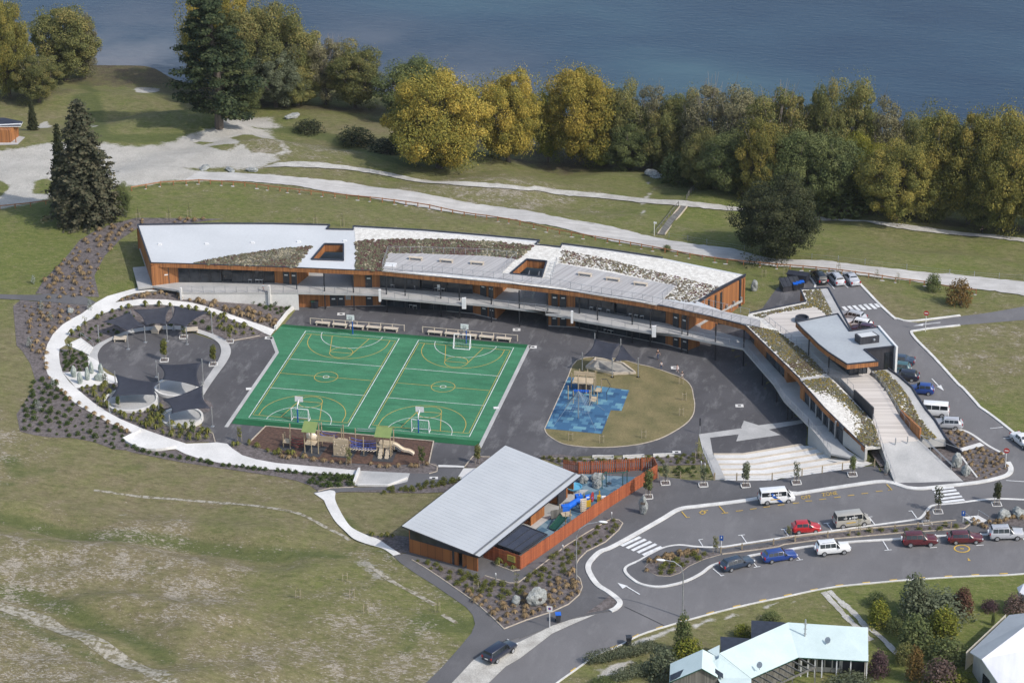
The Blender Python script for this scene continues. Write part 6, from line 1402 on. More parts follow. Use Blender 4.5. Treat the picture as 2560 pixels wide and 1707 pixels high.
plant('slender_tree','olive',0,'green',308,537,458,42,'small leafy tree on a pale stem right of the big spruce')
SHR = [('shrub',0,'dark',890,358,312,86,'dark round bush on the meadow left of the biggest golden tree'),('shrub',1,'dark',772,328,296,72,'low dark bush beside the pale rocks on the meadow'),('shrub',2,'dark',965,382,345,84,'dark bush touching the left foot of the biggest golden tree'),('tallshrub',0,'green',1692,456,376,88,'bluish green bush under the trees by the flat rocks'),('tallshrub',0,'green',2333,728,680,40,'clipped green round bush beside the gravel road at right'),('shrub',2,'rust',2398,763,700,64,'brownish round bush right of the clipped green one'),('shrub',1,'green',1667,627,610,22,'little bush at the roadside behind the white roof'),
 ('tallshrub',1,'sage',2287,1538,1430,88,'tall grey green tree at the top of the garden by the road'),('tallshrub',1,'green',1707,1640,1528,54,'dark conical tree beside the road below the street lamp'),('tallshrub',0,'lime',1720,1655,1585,80,'yellow green bush at the foot of the conical tree'),('shrub',0,'sage',1655,1688,1606,80,'grey green bush left of the turquoise roof gable'),
 ('shrub',2,'green',2192,1512,1478,48,'neat dark green ball bush by the two track drive'),('tallshrub',0,'lime',2196,1562,1492,58,'yellow green bush in front of the ball bush'),('shrub',1,'sage',2350,1537,1468,140,'wide grey green bush in the middle of the garden'),('tallshrub',1,'red',2407,1531,1464,56,'copper red bush on the lawn'),('tallshrub',0,'lime',2357,1592,1510,80,'bright yellow green tree in the garden'),('shrub',0,'green',2238,1576,1538,54,'mid green bush on the shaded side of the garden'),('tallshrub',1,'green',2287,1622,1530,92,'tall green bush in front of the garden thicket'),('shrub',2,'green',2367,1652,1592,96,'round green bush below the bright yellow green tree'),('tallshrub',0,'rust',2287,1698,1608,46,'rusty orange young tree near the lower edge of the garden'),('shrub',1,'pink',2350,1712,1636,86,'pinkish brown bush at the lower edge of the garden'),('tallshrub',1,'purple',2196,1690,1622,54,'purple bush at the corner of the turquoise roof'),('shrub',0,'purple',2474,1524,1494,42,'small dark purple ball bush on the lawn'),('shrub',2,'pink',2535,1532,1484,50,'pink tinged bush beside the white house at the edge'),('shrub',1,'lime',2378,1722,1676,116,'yellow green bush at the bottom edge of the garden'),('shrub',0,'sage',2130,1725,1680,110,'pale grassy bush in front of the verandah'),('shrub',2,'green',1928,1553,1528,48,'small bush on the red soil behind the dark roof'),('shrub',1,'lime',1856,1592,1552,42,'yellow green bush against the dark flat roof'),('shrub',0,'green',1506,1712,1690,60,'green ball bush on the pale paved corner'),('tallshrub',0,'olive',2260,1655,1600,50,'olive bush between the drive and the garden thicket'),('tallshrub',1,'green',2482,1562,1530,12,'narrow columnar bush on the lawn')]
for k,vv,col,u,v,top,w,lab in SHR: plant('bush',k,vv,col,u,v,top,w,lab,'bush')
# clipped sage hedges: one continuous row of foliage each
def hedge(P,w,h,label,seed):
    L = LeafB(seed); P = densify(P,.6); rr = random.Random(seed); mb = MB()
    for p in P:
        z = h1(p.x,p.y); k = rr.uniform(.85,1.12); L.cloud((p.x - P[0].x,p.y - P[0].y,z - P[0].z + h * .5),(w / 2 * k,w / 2 * k,h * .52 * k),330,.17,rr.uniform(.35,.65))
    t = thing('hedge',label,'hedge',P[0]); o = bpy.data.objects.new('foliage',L.mesh('foliage',LM['sage'])); COL.objects.link(o); o.parent = t
    for p in P[::3]: mb.tube([(p.x - P[0].x,p.y - P[0].y,h1(p.x,p.y) - P[0].z - .2),(p.x - P[0].x,p.y - P[0].y,h1(p.x,p.y) - P[0].z + h * .6)],.05,4)
    tag(mb.build('stems',MAT_trunk,t),kind='stuff')
hedge(Gs(cL((370,1010),(560,975),(800,930),(960,890))),1.9,1.7,'long grey green hedge along the road verge',91); hedge(Gs(cL((630,1180),(850,1130),(1040,1080))),2.0,1.6,'short grey green hedge in front of the turquoise roof gable',92)

# ---- small garden plants (shared meshes)
def tussock(seed,n=70,h=.62,w=.5):
    rr = random.Random(seed); L = LeafB(seed); v = []; t = []
    for i in range(n):
        a = rr.uniform(0,6.28); k = rr.uniform(.25,1); d = np.array([math.cos(a),math.sin(a),0]); b = np.array([-d[1],d[0],0]) * .045
        p0 = d * .05; p1 = d * w * .55 * k + np.array([0,0,h * (1.05 - .35 * k)]); p2 = d * w * 1.15 * k + np.array([0,0,h * (.85 - .62 * k)])
        v.append([p0 - b,p0 + b,p1 + b,p1 - b]); t.append(rr.uniform(0,1)); v.append([p1 - b,p1 + b,p2 + b * .3,p2 - b * .3]); t.append(rr.uniform(.2,1))
    L.v = [np.array(v)]; L.t = [np.array(t)]; return L
LM['tan'] = leafmat('tan_tussock_blades',[(0,(.120,.085,.045)),(.5,(.215,.150,.080)),(1,(.330,.240,.135))])
LM['flax'] = leafmat('flax_blades',[(0,(.055,.070,.018)),(.5,(.120,.135,.034)),(1,(.240,.215,.06))])
LM['box'] = leafmat('box_leaves',[(0,(.026,.044,.010)),(.5,(.055,.085,.018)),(1,(.098,.128,.032))])
LM['hebe'] = leafmat('hebe_leaves',[(0,(.055,.070,.014)),(.5,(.115,.125,.026)),(1,(.185,.175,.045))])
LM['silver'] = leafmat('silver_leaves',[(0,(.13,.15,.13)),(.5,(.22,.24,.21)),(1,(.34,.36,.33))])
PM = {'tan': [tussock(i).mesh('tussock',LM['tan']) for i in (1,2,3)],'flax': [tussock(i,44,1.0,.62).mesh('flax',LM['flax']) for i in (4,5)],
      'box': [dome(i,.75,.62,300,.12,8,.3)[0] for i in (81,82)],'hebe': [dome(i,.85,.66,300,.12,8,.3)[0] for i in (83,84)],'scrub': [dome(85,.9,1.9,260,.13,9,.24)[0]]}
for k in ('box','hebe'):
    for m in PM[k]: m.materials[0] = LM[k]
PM['scrub'][0].materials[0] = LM['silver']
NAME = {'tan': 'tussock_grass','flax': 'flax_plant','box': 'round_shrub','hebe': 'mound_shrub','scrub': 'silver_shrub'}; CATN = {'tan': 'grass','flax': 'plant','box': 'shrub','hebe': 'shrub','scrub': 'shrub'}
CNT = {k: 0 for k in NAME}
def put(kind,p,s,label,group):
    o = bpy.data.objects.new(NAME[kind],PM[kind][CNT[kind] % len(PM[kind])]); COL.objects.link(o); CNT[kind] += 1
    o.location = p; o.rotation_euler = (0,0,rnd.uniform(0,6.28)); o.scale = (s * rnd.uniform(.9,1.1),) * 2 + (s * rnd.uniform(.85,1.15),)
    return tag(o,label,CATN[kind],group)
def scatter(kind,px,n,label,group,s=1.0,sep=.9,seed=1,off=.05,jit=.42):
    """n plants spread over a bed outlined in photo pixels"""
    P = Gs(px); xs = [p.x for p in P]; ys = [p.y for p in P]; rr = random.Random(seed); got = []; tr = 0
    while len(got) < n and tr < n * 60:
        tr += 1; x,y = rr.uniform(min(xs),max(xs)),rr.uniform(min(ys),max(ys))
        if not inpoly(x,y,P) or any((x - a) ** 2 + (y - b_) ** 2 < sep * sep for a,b_ in got): continue
        got.append((x,y)); put(kind,(x,y,h1(x,y) + off),s * rr.uniform(1 - jit,1 + jit),label,group)
def along(kind,px,step,label,group,s=1.0,off=.05,jx=.25,rows=1,gap=.9):
    P = densify(Gs(px),step)
    for r in range(rows):
        for p in P:
            if rnd.random() < .08: continue
            x,y = p.x + rnd.uniform(-jx,jx),p.y - r * gap + rnd.uniform(-jx,jx); put(kind,(x,y,h1(x,y) + off),s * rnd.uniform(.8,1.2),label,group)
GB = 'plants in the mulch beds'
along('tan',cF((215,720),(215,800),(240,890),(300,970),(390,1070),(500,1160),(640,1240),(780,1320),(940,1400))[:],1.35,'tan grass tuft in the row along the outer edge of the ring path','tan grass tufts along the ring path',1.0,jx=.3)
scatter('tan',cF((560,215),(250,190),(200,260),(560,330),(450,410),(290,540),(230,640),(200,720),(100,700),(60,420),(0,300)),62,'tan grass tuft in the wide mulch bed west of the ring path','tan grass tufts west of the ring path',.9,1.2,2)
scatter('box',cF((130,930),(300,980),(500,1165),(780,1330),(900,1400),(900,1480),(820,1540),(640,1475),(260,1430),(20,1380),(30,1150)),92,'round green shrub in the mulch bed south west of the ring path','round green shrubs south west of the ring path',.95,1.25,3)
scatter('tan',cF((250,80),(330,0),(640,0),(690,210),(560,210),(250,180)),24,'tan grass tuft in the mulch bed above the winding path','tan grass tufts above the winding path',.9,1.1,4); scatter('tan',[(345,547),(555,549),(440,562),(348,566),(300,600),(262,640),(240,690),(160,720),(110,705),(160,650),(250,570)],60,'tan grass tuft on the mulch bank wrapping the white roofed corner','tan grass tufts round the white roofed corner',1.0,1.1,5)
scatter('tan',cA((560,960),(800,990),(1100,1050),(1300,1100),(1560,1180),(1500,1240),(1300,1190),(1000,1080),(700,1000)),58,'tan grass tuft in the bed below the terrace wall','tan grass tufts below the terrace wall',1.15,.95,6); scatter('tan',cF((850,262),(1000,200),(1150,180),(1350,165),(1380,200),(1100,225)),16,'tan grass tuft on the bank above the upper path','tan grass tufts above the upper path',1.0,1.0,7)
scatter('box',cA((1180,1000),(1470,1020),(1690,1040),(1600,1150),(1450,1080),(1250,1010)),30,'round green shrub at the foot of the terrace wall','round green shrubs below the terrace wall',.95,.85,8)
along('flax',cF((450,555),(560,465),(720,385),(960,312),(1100,300)) + cA((400,1050),(600,1065),(850,1110),(1000,1150)),1.3,'spiky green plant along the inner edge of the upper path','spiky plants along the upper path',.95,jx=.35)
scatter('flax',cA((860,1120),(1200,1230),(1380,1310),(1250,1340),(1020,1300),(900,1200)),34,'spiky yellow green plant in the bed between upper path and plaza','spiky plants between upper path and plaza',.95,1.0,9); scatter('box',cF((520,560),(700,440),(900,360),(1400,440),(1620,400),(1700,520),(1500,470),(1000,485),(760,570),(640,640)),34,'small green shrub in the crescent bed behind the shade sails','small shrubs behind the shade sails',.85,1.0,10)
scatter('box',cF((360,690),(450,690),(585,745),(590,800),(600,860),(380,870)),30,'green shrub in the little bed by the standing stones','green shrubs by the standing stones',.85,.75,11)
scatter('flax',cF((510,1020),(840,980),(760,1110),(780,1210),(960,1240),(1240,1190),(1250,1330),(1680,1420),(1690,1475),(1450,1480),(1100,1375),(870,1270),(640,1130)),62,'spiky green plant in the bed round the sunken white circles','spiky plants round the sunken circles',.95,.95,12)
along('flax',cV((1640,445),(1760,425),(1900,440),(2100,510),(2340,590)) + cR((60,600),(250,640),(400,680)),.9,'spiky yellow green plant at the edge of the bark pit','spiky plants beside the bark pit',.9,jx=.3)
along('tan',cR((100,680),(420,690),(700,740),(950,770),(1200,775),(1500,800),(1800,815),(2100,800),(2260,770)),1.05,'tan grass tuft between the bark pit and the white path','tan grass tufts below the bark pit',1.1,jx=.4)
for q in (cV((60,420),(250,500),(450,545),(650,590),(870,630)),cV((980,640),(1200,680),(1500,740),(1800,760),(2150,810)),cR((0,880),(300,905),(600,930),(900,945),(1150,960))): along('box',q,.82,'round green shrub in the hedge row below the white path','round green shrubs in the hedge row below the white path',.95,jx=.2)
scatter('box',cR((560,960),(1130,985),(1120,1090),(700,1110),(480,1040)),22,'round green shrub in the bed left of the grey concrete ramp','round green shrubs left of the concrete ramp',1.0,1.0,13)
along('hebe',cI((0,440),(250,430),(400,395),(580,365)),.8,'mound of yellow green leaves along the lower asphalt path','leafy mounds along the lower asphalt path',.95,jx=.3,rows=2,gap=.9)
scatter('hebe',cI((260,970),(520,1030),(740,1115),(960,1150),(1040,1160),(1100,1100),(1250,990),(1400,870),(1470,980),(1350,1120),(1180,1180),(950,1270),(760,1230),(600,1180),(420,1060)),72,'yellow green mound shrub in the kindergarten front bed','mound shrubs in front of the kindergarten',.9,1.15,14)
scatter('tan',cI((640,1200),(900,1290),(1260,1180),(1430,1030),(1510,1120),(1490,1230),(1400,1300),(1100,1410),(940,1470),(720,1280)),66,'tan grass tuft in the kindergarten front bed by the boulders','tan grass tufts by the boulders',1.0,1.05,15)
scatter('hebe',cI((1450,840),(1560,770),(1740,660),(1800,675),(1810,720),(1680,830),(1560,890),(1490,930)),26,'yellow green mound shrub in the tongue of the bed along the red fence','mound shrubs along the red fence',.9,1.1,16)
scatter('hebe',cJ((860,940),(1000,890),(1180,830),(1330,825),(1220,870),(1050,950),(960,1005),(830,990)),16,'yellow green shrub in the island bed','shrubs in the island bed',1.0,1.0,17); along('tan',cJ((755,945),(790,905),(900,865),(1040,825),(1180,810)),.7,'tan grass tuft on the rim of the island bed','tan grass tufts on the island bed',1.15,.16,jx=.3,rows=2,gap=.6)
scatter('hebe',cK((560,655),(800,620),(1200,585),(1600,560),(1560,600),(1350,618),(900,650),(560,680)),16,'small shrub in the narrow planter behind the parked cars','small shrubs in the narrow planter',.8,1.2,18,.2)
scatter('hebe',cH((180,1430),(700,1450),(1400,1430),(1780,1400),(1800,1480),(1340,1500),(1200,1470),(400,1480)),52,'low green shrub in the bed between courtyard and red fence','low shrubs behind the red fence',.8,.9,19)
scatter('tan',cE((1600,900),(1740,900),(1900,980),(1720,1060),(1600,960)) + cE((1760,1120),(1950,1050),(2150,1130),(2200,1280),(1980,1360),(1900,1340)),58,'brown grass tuft in the bed right of the entry ramp','brown grass tufts right of the entry ramp',.75,.75,20)
scatter('flax',cI((855,990),(1000,1030),(1040,1045),(880,1000)),5,'spiky green plant at the foot of the red fence notice wall','spiky plants by the notice wall',.95,.7,21); along('flax',cO((1080,295),(1180,315),(1300,310)),.8,'dark leafy plant in the shade of the kindergarten eave','plants in the shade of the eave',.8,jx=.3)
along('tan',cK((1650,540),(1780,560),(1900,520),(2050,480)),.8,'tan grass tuft beside the rocks on the island','tan grass tufts by the island rocks',1.0,.18,jx=.4,rows=2)
scatter('box',cJ((860,75),(1000,60),(1290,80),(1330,160),(880,130)),14,'round green shrub in the pale bed left of the seating steps','round shrubs left of the seating steps',.8,.9,22)
for q in cF((120,100),(265,430),(190,340),(85,660),(160,1210),(290,1010),(610,330)): put('scrub',G(*q),1.0,'pale silvery shrub among the plants west of the ring path','silvery shrubs west of the ring path')
# ---- staked saplings
MAT_stake = M('pale_stake',(.42,.35,.26),(.33,.27,.20),2,.85)
def sapling_mesh(seed,h=2.6,full=1.0):
    rr = random.Random(seed); L = LeafB(seed); mb = MB(); mb.tube([(0,0,-.2),(.03,0,h * .6),(0,.02,h)],[.04,.03,.012],5)
    for i in range(int(10 * full) + 2):
        f = .35 + .62 * i / (10 * full + 2); a = i * 2.4; r = .42 * (1.1 - abs(f - .6)) * rr.uniform(.6,1.1)
        p = (math.cos(a) * r * .7,math.sin(a) * r * .7,h * f); L.cloud(p,(.26,.26,.3),int(46 * full) + 6,.15,rr.uniform(.3,.7)); mb.tube([(0,0,h * f * .85),p],[.015,.006],3)
    sk = MB()
    for x in (-.32,.32): sk.box((x,0,.55),(.05,.05,1.5))
    sk.box((0,0,1.05),(.66,.02,.05)); return L.mesh('crown',LM['green']),meshonly(mb,'trunk',[MAT_trunk]),meshonly(sk,'stake',[MAT_stake])
SAP = [sapling_mesh(i,2.9,f) for i,f in ((101,1.5),(102,.8),(103,.3),(104,.12))]
PIT = MB(); PIT.box((0,0,.03),(1.15,1.15,.05)); PITm = meshonly(PIT,'mulch_square',[MAT_mulch]); PF = MB()
for a in range(4): PF.box((.62 * math.cos(a * math.pi / 2),.62 * math.sin(a * math.pi / 2),.06),(.12,1.36,.14),a * math.pi / 2)
PFm = meshonly(PF,'pit_frame',[MAT_kerb])
def sapling(px,var,h,label,pit=True,col='green',group='staked young trees',w=1.0):
    p = G(*px) + Vector((0,0,.1)); t = thing('young_tree',label,'young tree',p,0.25,group); s = h / 2.9
    for m,cc in zip(SAP[var],(col,None,None)):
        o = bpy.data.objects.new(m.name.split('.')[0],m); COL.objects.link(o); o.parent = t
        o.scale = (s * w,s * w,s) if m.name.startswith(('crown','trunk')) else (1,1,1)
        if cc: o.material_slots[0].link = 'OBJECT'; o.material_slots[0].material = LM[cc]
    if pit:
        for m in (PITm,PFm): o = bpy.data.objects.new(m.name.split('.')[0],m); COL.objects.link(o); o.parent = t; o.location = (0,0,-.06)
for px,v_,h,lab,pit,col in (
 (cF((1257,772))[0],0,3.5,'leafy young tree in a square pit in the middle of the round plaza',1,'hebe'),(cF((1685,808))[0],0,3.2,'leafy young tree at the right side of the round plaza',1,'hebe'),(cF((1425,570))[0],1,2.4,'young tree under the upper shade sails at the plaza rim',1,'green'),(cF((1825,610))[0],1,2.6,'thin young tree where the pale seat ring meets the bed',1,'hebe'),(cF((855,1185))[0],0,2.0,'bushy young tree beside the left sunken circle',0,'box'),(cF((1510,1450))[0],1,3.0,'young tree below the lower sunken circle',0,'box'),(cF((1915,1480))[0],1,2.4,'young tree on the asphalt left of the bark pit',0,'hebe'),(cF((440,720))[0],1,2.6,'young tree beside the plaza steps',0,'hebe'),(cF((570,520))[0],2,2.8,'wispy young tree in the crescent bed on the left',0,'hebe'),(cF((745,960))[0],1,1.5,'small sapling behind the left sunken circle',0,'box'),
 (cJ((918,205))[0],1,3.2,'young tree in a framed pit nearest the red fence corner',1,'sage'),(cJ((1248,220))[0],1,3.0,'second young tree in a framed pit along the street path',1,'sage'),(cJ((1617,225))[0],0,3.6,'third young tree in a framed pit along the street path',1,'sage'),(cJ((2060,200))[0],1,3.3,'fourth young tree in a framed pit behind the white van',1,'sage'),(cK((595,130))[0],0,2.9,'young tree in a framed pit beside the entry ramp foot',1,'green'),(cJ((768,325))[0],0,4.2,'dense young tree behind the tall carved stone',1,'green'),
 (cK((1340,455))[0],1,4.0,'slim upright young tree by the zebra crossing',1,'dark'),(cK((1852,390))[0],0,3.4,'slim dark young tree at the end of the island',1,'dark'),(cK((1247,555))[0],1,2.0,'orange tinged sapling on the island',1,'rust'),(cJ((1355,815))[0],1,2.6,'slim sapling at the tip of the island planter',0,'olive'),(cK((40,675))[0],1,1.8,'small sapling behind the red car',0,'olive'),(cK((645,645))[0],2,2.6,'wispy sapling in front of the silver van',0,'olive'),
 (cR((1075,790))[0],1,2.9,'brownish young tree in front of the climbing wall',0,'olive'),(cR((2145,820))[0],1,3.4,'young tree by the end of the white slide',0,'box'),(cI((735,240))[0],0,3.0,'young tree in the bed behind the pale ribbed roof',0,'olive'),(cP((105,560))[0],2,3.0,'wispy young tree at the corner of the paved arrow',0,'olive'),(cI((725,1200))[0],2,2.0,'staked sapling in the front bed left of the boulders',0,'hebe'),(cI((1030,1180))[0],2,2.6,'staked sapling in the front bed above the boulders',0,'hebe')):
    sapling(px,v_,h,lab,pit,col)
for px,lab in ((cH((497,1265))[0],'bare staked sapling at the lower left of the grass island'),(cH((800,1285))[0],'bare staked sapling below the blue tiles'),(cH((1213,1240))[0],'bare staked sapling at the lower right of the grass island'),(cH((1582,1020))[0],'bare staked sapling at the right rim of the grass island'),(cH((1610,870))[0],'bare staked sapling higher on the right rim of the grass island'),(cH((1580,710))[0],'bare staked sapling near the two girls'),(cO((490,830))[0],'staked sapling with a green tip on the lower field'),(cO((885,690))[0],'bare staked sapling highest on the lower field'),(cO((942,820))[0],'bare staked sapling in the middle of the lower field'),(cO((1060,950))[0],'bare staked sapling beside the pale plank on the lower field'),(cO((1660,940))[0],'bare staked sapling near the right tip of the lower field'),
 (cD((430,170))[0],'staked sapling behind the cedar gable'),(cD((645,145))[0],'staked sapling behind the rubbish bins'),(cD((1160,115))[0],'staked sapling behind the middle parked car'),(cD((1535,190))[0],'staked sapling by the gravel road right of the cars'),(cD((1740,225))[0],'reddish staked sapling by the gravel road fence'),(cA((180,200))[0],'bare sapling on the lawn behind the left roof'),(cA((480,200))[0],'second bare sapling on the lawn behind the left roof'),(cA((680,165))[0],'third bare sapling on the lawn behind the left roof'),(cA((1915,245))[0],'bare sapling just left of the roof notch'),(cA((2180,262))[0],'bare sapling in the roof notch')):
    sapling(px,3 if 'bare' in lab else 2,2.6 if 'lawn' in lab or 'roof' in lab else 1.9,lab,False,'olive')
# ================================================================ PAINT ON THE ROADS
def marks(name,mat,segs,w,off=.085,parent=None):
    mb = MB()
    for q in segs: strip(mb,Gs(q),w,0.0,off)
    return tag(mb.build(name,mat),kind='structure')
for bars in ([((535,750),(700,672)),((583,770),(745,692)),((628,790),(793,712)),((677,808),(838,733)),((722,830),(885,757))],):
    marks('zebra_crossing',MAT_white,[cJ(*b) for b in bars],.55)
marks('zebra_crossing',MAT_white,[cK(*b) for b in (((1288,260),(1480,238)),((1310,287),(1503,263)),((1332,314),(1527,290)),((1355,342),(1550,318)),((1375,370),(1572,347)))],.55)
marks('zebra_crossing',MAT_white,[cD(*b) for b in (((1205,460),(1258,510)),((1258,455),(1312,503)),((1310,450),(1366,500)),((1366,445),(1420,493)),((1416,437),(1473,488)),((1468,432),(1528,483)),((1522,432),(1560,468)))],.55)
marks('bay_line',MAT_white,[cJ(*b) for b in (((1210,697),(1245,752)),((1205,697),(1245,691)),((1580,655),(1628,725)),((1552,658),(1612,652)),((1950,605),(1995,668)),((1925,608),(1980,600)),((1332,947),(1410,1012)),((1395,1010),(1430,1003)),((1685,895),(1715,930)),((1688,937),(1745,928)))] +
      [cK(*b) for b in (((70,790),(140,870)),((108,875),(165,868)),((375,555),(425,622)),((345,555),(397,549)),((740,498),(795,568)),((720,500),(770,495)),((1112,445),(1155,505)),((1085,447),(1115,444)),((858,700),(910,785)),((876,788),(938,783)),((1270,766),(1332,762)),((1675,746),(1738,741)),((2075,665),(2091,700)),((1935,180),(2091,190)))] +
      [cE(*b) for b in (((2020,870),(2145,857)),((2150,968),(2240,964)),((1660,828),(1708,828)),((1225,367),(1265,367)),((1185,300),(1200,300)))] + [cD(*b) for b in (((1062,222),(1122,288)),((1215,240),(1255,276)),((1790,1082),(1830,1085)),((1225,525),(1280,522)))],.14)
def arrow(shaft,head):
    mb = MB(); strip(mb,Gs(shaft),.18,0,.085); P = [g + Vector((0,0,.087)) for g in Gs(head)]; mb.poly(P); tag(mb.build('road_arrow',MAT_white),kind='structure')
arrow(cJ((695,1172),(580,1102)),cJ((500,1070),(592,1098),(575,1105),(545,1122))); arrow(cD((2075,1165),(2145,1240)),cD((2195,1285),(2165,1228),(2122,1243))); arrow(cD((2160,616),(1985,636)),cD((1890,650),(1995,628),(1990,648)))
marks('yellow_bay',MAT_yellow,[cK(*b) for b in (((187,360),(245,357)),((307,347),(367,340)),((437,330),(493,322)),((555,313),(612,306)),((675,296),(733,289)),((800,277),(858,270)),((895,213),(940,262),(907,264)),((80,378),(130,374)))] + [cJ(*b) for b in (((1060,450),(1103,502),(1130,500)),((1387,403),(1437,460)),((1408,467),(1465,460)),((1532,448),(1593,440)),((1655,431),(1713,424)),((1772,413),(1830,407)),((1897,396),(1955,389)),((2028,380),(2083,374)),((1215,462),(1240,440),(1262,450),(1262,468),(1240,474),(1220,466)),((1240,448),(1290,440)),((1250,458),(1275,456)))],.16)
ke = Gs(cK((2091,983),(1700,1000),(1400,1015),(1020,1040),(750,1065),(450,1095),(200,1140),(0,1183)) + cL((2030,402),(1700,478),(1400,558),(1120,638),(850,728),(640,838),(440,918),(210,1075),(50,1188)))
mb = MB(); kd = densify(ke,.5)
for i in range(4,len(kd) - 6,7): strip(mb,kd[i:i + 3],.26,0,.10)
tag(mb.build('yellow_dashes',MAT_yellow),kind='structure')
c0 = G(*cK((1550,772))[0]); mb = MB(); strip(mb,[c0 + Vector((1.0 * math.cos(a),.9 * math.sin(a),0)) for a in np.linspace(0,6.283,24)],.2,0,.06); strip(mb,[c0 + Vector((-.25,0,0)),c0 + Vector((.25,0,0))],.3,0,.06); mb.poly([g + Vector((0,0,.06)) for g in Gs(cK((1600,850),(1628,878),(1602,876)))]); tag(mb.build('manhole_paint',MAT_yellow),kind='structure')
marks('road_seam',M('seam_tar',(.035,.034,.036),(.028,.027,.028)),[cJ((560,1275),(740,1360),(905,1440))],.12,.045)
def ground_text(txt,a,b_,size):
    a,b_ = G(*a),G(*b_); c = bpy.data.curves.new('painted_word','FONT'); c.body = txt; c.size = size; o = bpy.data.objects.new('painted_word',c); COL.objects.link(o)
    d = b_ - a; rz = math.atan2(d.y,d.x); bpy.context.view_layer.update(); dg = bpy.context.evaluated_depsgraph_get(); me = bpy.data.meshes.new_from_object(o.evaluated_get(dg)); bpy.data.objects.remove(o)
    xs = [v.co.x for v in me.vertices]; k = d.length / (max(xs) - min(xs))
    for v in me.vertices:
        p = Matrix.Rotation(rz,3,'Z') @ Vector((v.co.x * k,v.co.y * 1.25,0)) + a; v.co = (p.x,p.y,h1(p.x,p.y) + .085)
    me.materials.clear(); me.materials.append(MAT_yellow); tag_o = bpy.data.objects.new('painted_word',me); COL.objects.link(tag_o); tag_o['kind'] = 'structure'
ground_text('OFF',cK((152,345))[0],cK((238,334))[0],1.1); ground_text('ZONE',cK((336,318))[0],cK((468,302))[0],1.1)
# ================================================================ SHADE SAILS
MAT_sail = M('navy_shade_cloth',(.034,.037,.052),(.026,.028,.040),1.2,.8,fine=.2,finescale=20)
def sail(label,corners,posts,sag=.45):
    """corners: (pixel, height) ; posts: (top pixel row is implied) foot pixel, top z"""
    C = [W(*p,z) for p,z in corners]; base = G(*posts[0][0]); t = thing('shade_sail',label,'shade sail',base,0,'navy shade sails')
    if len(C) == 3: C = [C[0],C[0].lerp(C[1],.04),C[1],C[2]]
    n = 12; mb = MB(); cen = sum(C,Vector()) / 4; vs = []
    for i in range(n + 1):
        for j in range(n + 1):
            u,v = i / n,j / n; p = C[0] * (1 - u) * (1 - v) + C[1] * u * (1 - v) + C[2] * u * v + C[3] * (1 - u) * v
            e = max(abs(2 * u - 1),abs(2 * v - 1)); o_ = min(4 * u * (1 - u),1) if abs(2 * v - 1) > abs(2 * u - 1) else 4 * v * (1 - v)
            k = .20 * e ** 2 * o_; q = p.lerp(cen,k); q.z = p.z - sag * (4 * u * (1 - u)) * (4 * v * (1 - v)) * .5; vs.append(q)
    mb.add(vs,[(i * (n + 1) + j,(i + 1) * (n + 1) + j,(i + 1) * (n + 1) + j + 1,i * (n + 1) + j + 1) for i in range(n) for j in range(n)]); s = mb.build('sail',MAT_sail,t,world=True,smooth=True)
    m = s.modifiers.new('thick','SOLIDIFY'); m.thickness = .03
    for f,z in posts:
        p = G(*f); mb = MB(); mb.tube([p - Vector((0,0,.1)),Vector((p.x,p.y,z + .15))],.085,8); mb.box(p + Vector((0,0,.03)),(.5,.5,.06)); mb.build('post',MAT_galv,t,world=True)
f1 = lambda *a: cF(*a)[0]; hq = lambda *a: cH(*a)[0]
sail('leftmost of the three navy sails above the round plaza',[(f1((962,342)),4.4),(f1((712,432)),4.0),(f1((938,512)),3.1),(f1((1088,466)),3.2)],[(f1((690,612)),4.0),(f1((943,672)),3.1)])
sail('middle of the three navy sails above the round plaza',[(f1((985,328)),4.6),(f1((1320,300)),4.6),(f1((1275,452)),3.2),(f1((1092,460)),3.2)],[(f1((1093,612)),3.2),(f1((978,520)),4.6)])
sail('rightmost of the three navy sails above the round plaza',[(f1((1345,293)),4.6),(f1((1645,350)),4.2),(f1((1440,476)),3.1),(f1((1278,448)),3.2)],[(f1((1285,602)),3.2),(f1((1457,630)),3.1),(f1((1676,535)),4.0),(f1((1342,505)),4.6)])
sail('navy sail over the sunken circle nearest the plaza',[(f1((1200,798)),3.0),(f1((1578,788)),4.2),(f1((1575,1005)),2.7),(f1((1240,935)),2.6)],[(f1((1193,915)),2.8),(f1((1598,985)),4.3)])
sail('navy sail over the left sunken circle',[(f1((828,888)),2.6),(f1((1218,962)),3.2),(f1((1190,1070)),2.6),(f1((795,1088)),2.7)],[(f1((832,972)),2.5),(f1((1216,1050)),3.3),(f1((780,1225)),2.6)])
sail('navy sail over the lowest sunken circle',[(f1((1592,985)),4.0),(f1((1658,1185)),3.1),(f1((1318,1232)),2.9),(f1((1240,1108)),3.1)],[(f1((1600,1180)),4.2),(f1((1678,1345)),3.1),(f1((1310,1388)),3.0),(f1((1214,1250)),3.2)])
sail('larger four cornered navy sail over the sandpit',[(hq((733,262)),4.2),(hq((985,312)),4.2),(hq((902,474)),3.1),(hq((625,424)),3.0)],[(hq((732,455)),4.2),(hq((610,577)),3.0),(hq((903,640)),3.1)])
sail('small three cornered navy sail right of the sandpit',[(hq((992,315)),4.2),(hq((1150,482)),3.1),(hq((918,482)),3.0)],[(hq((985,510)),4.2),(hq((1157,638)),3.1)],.2)
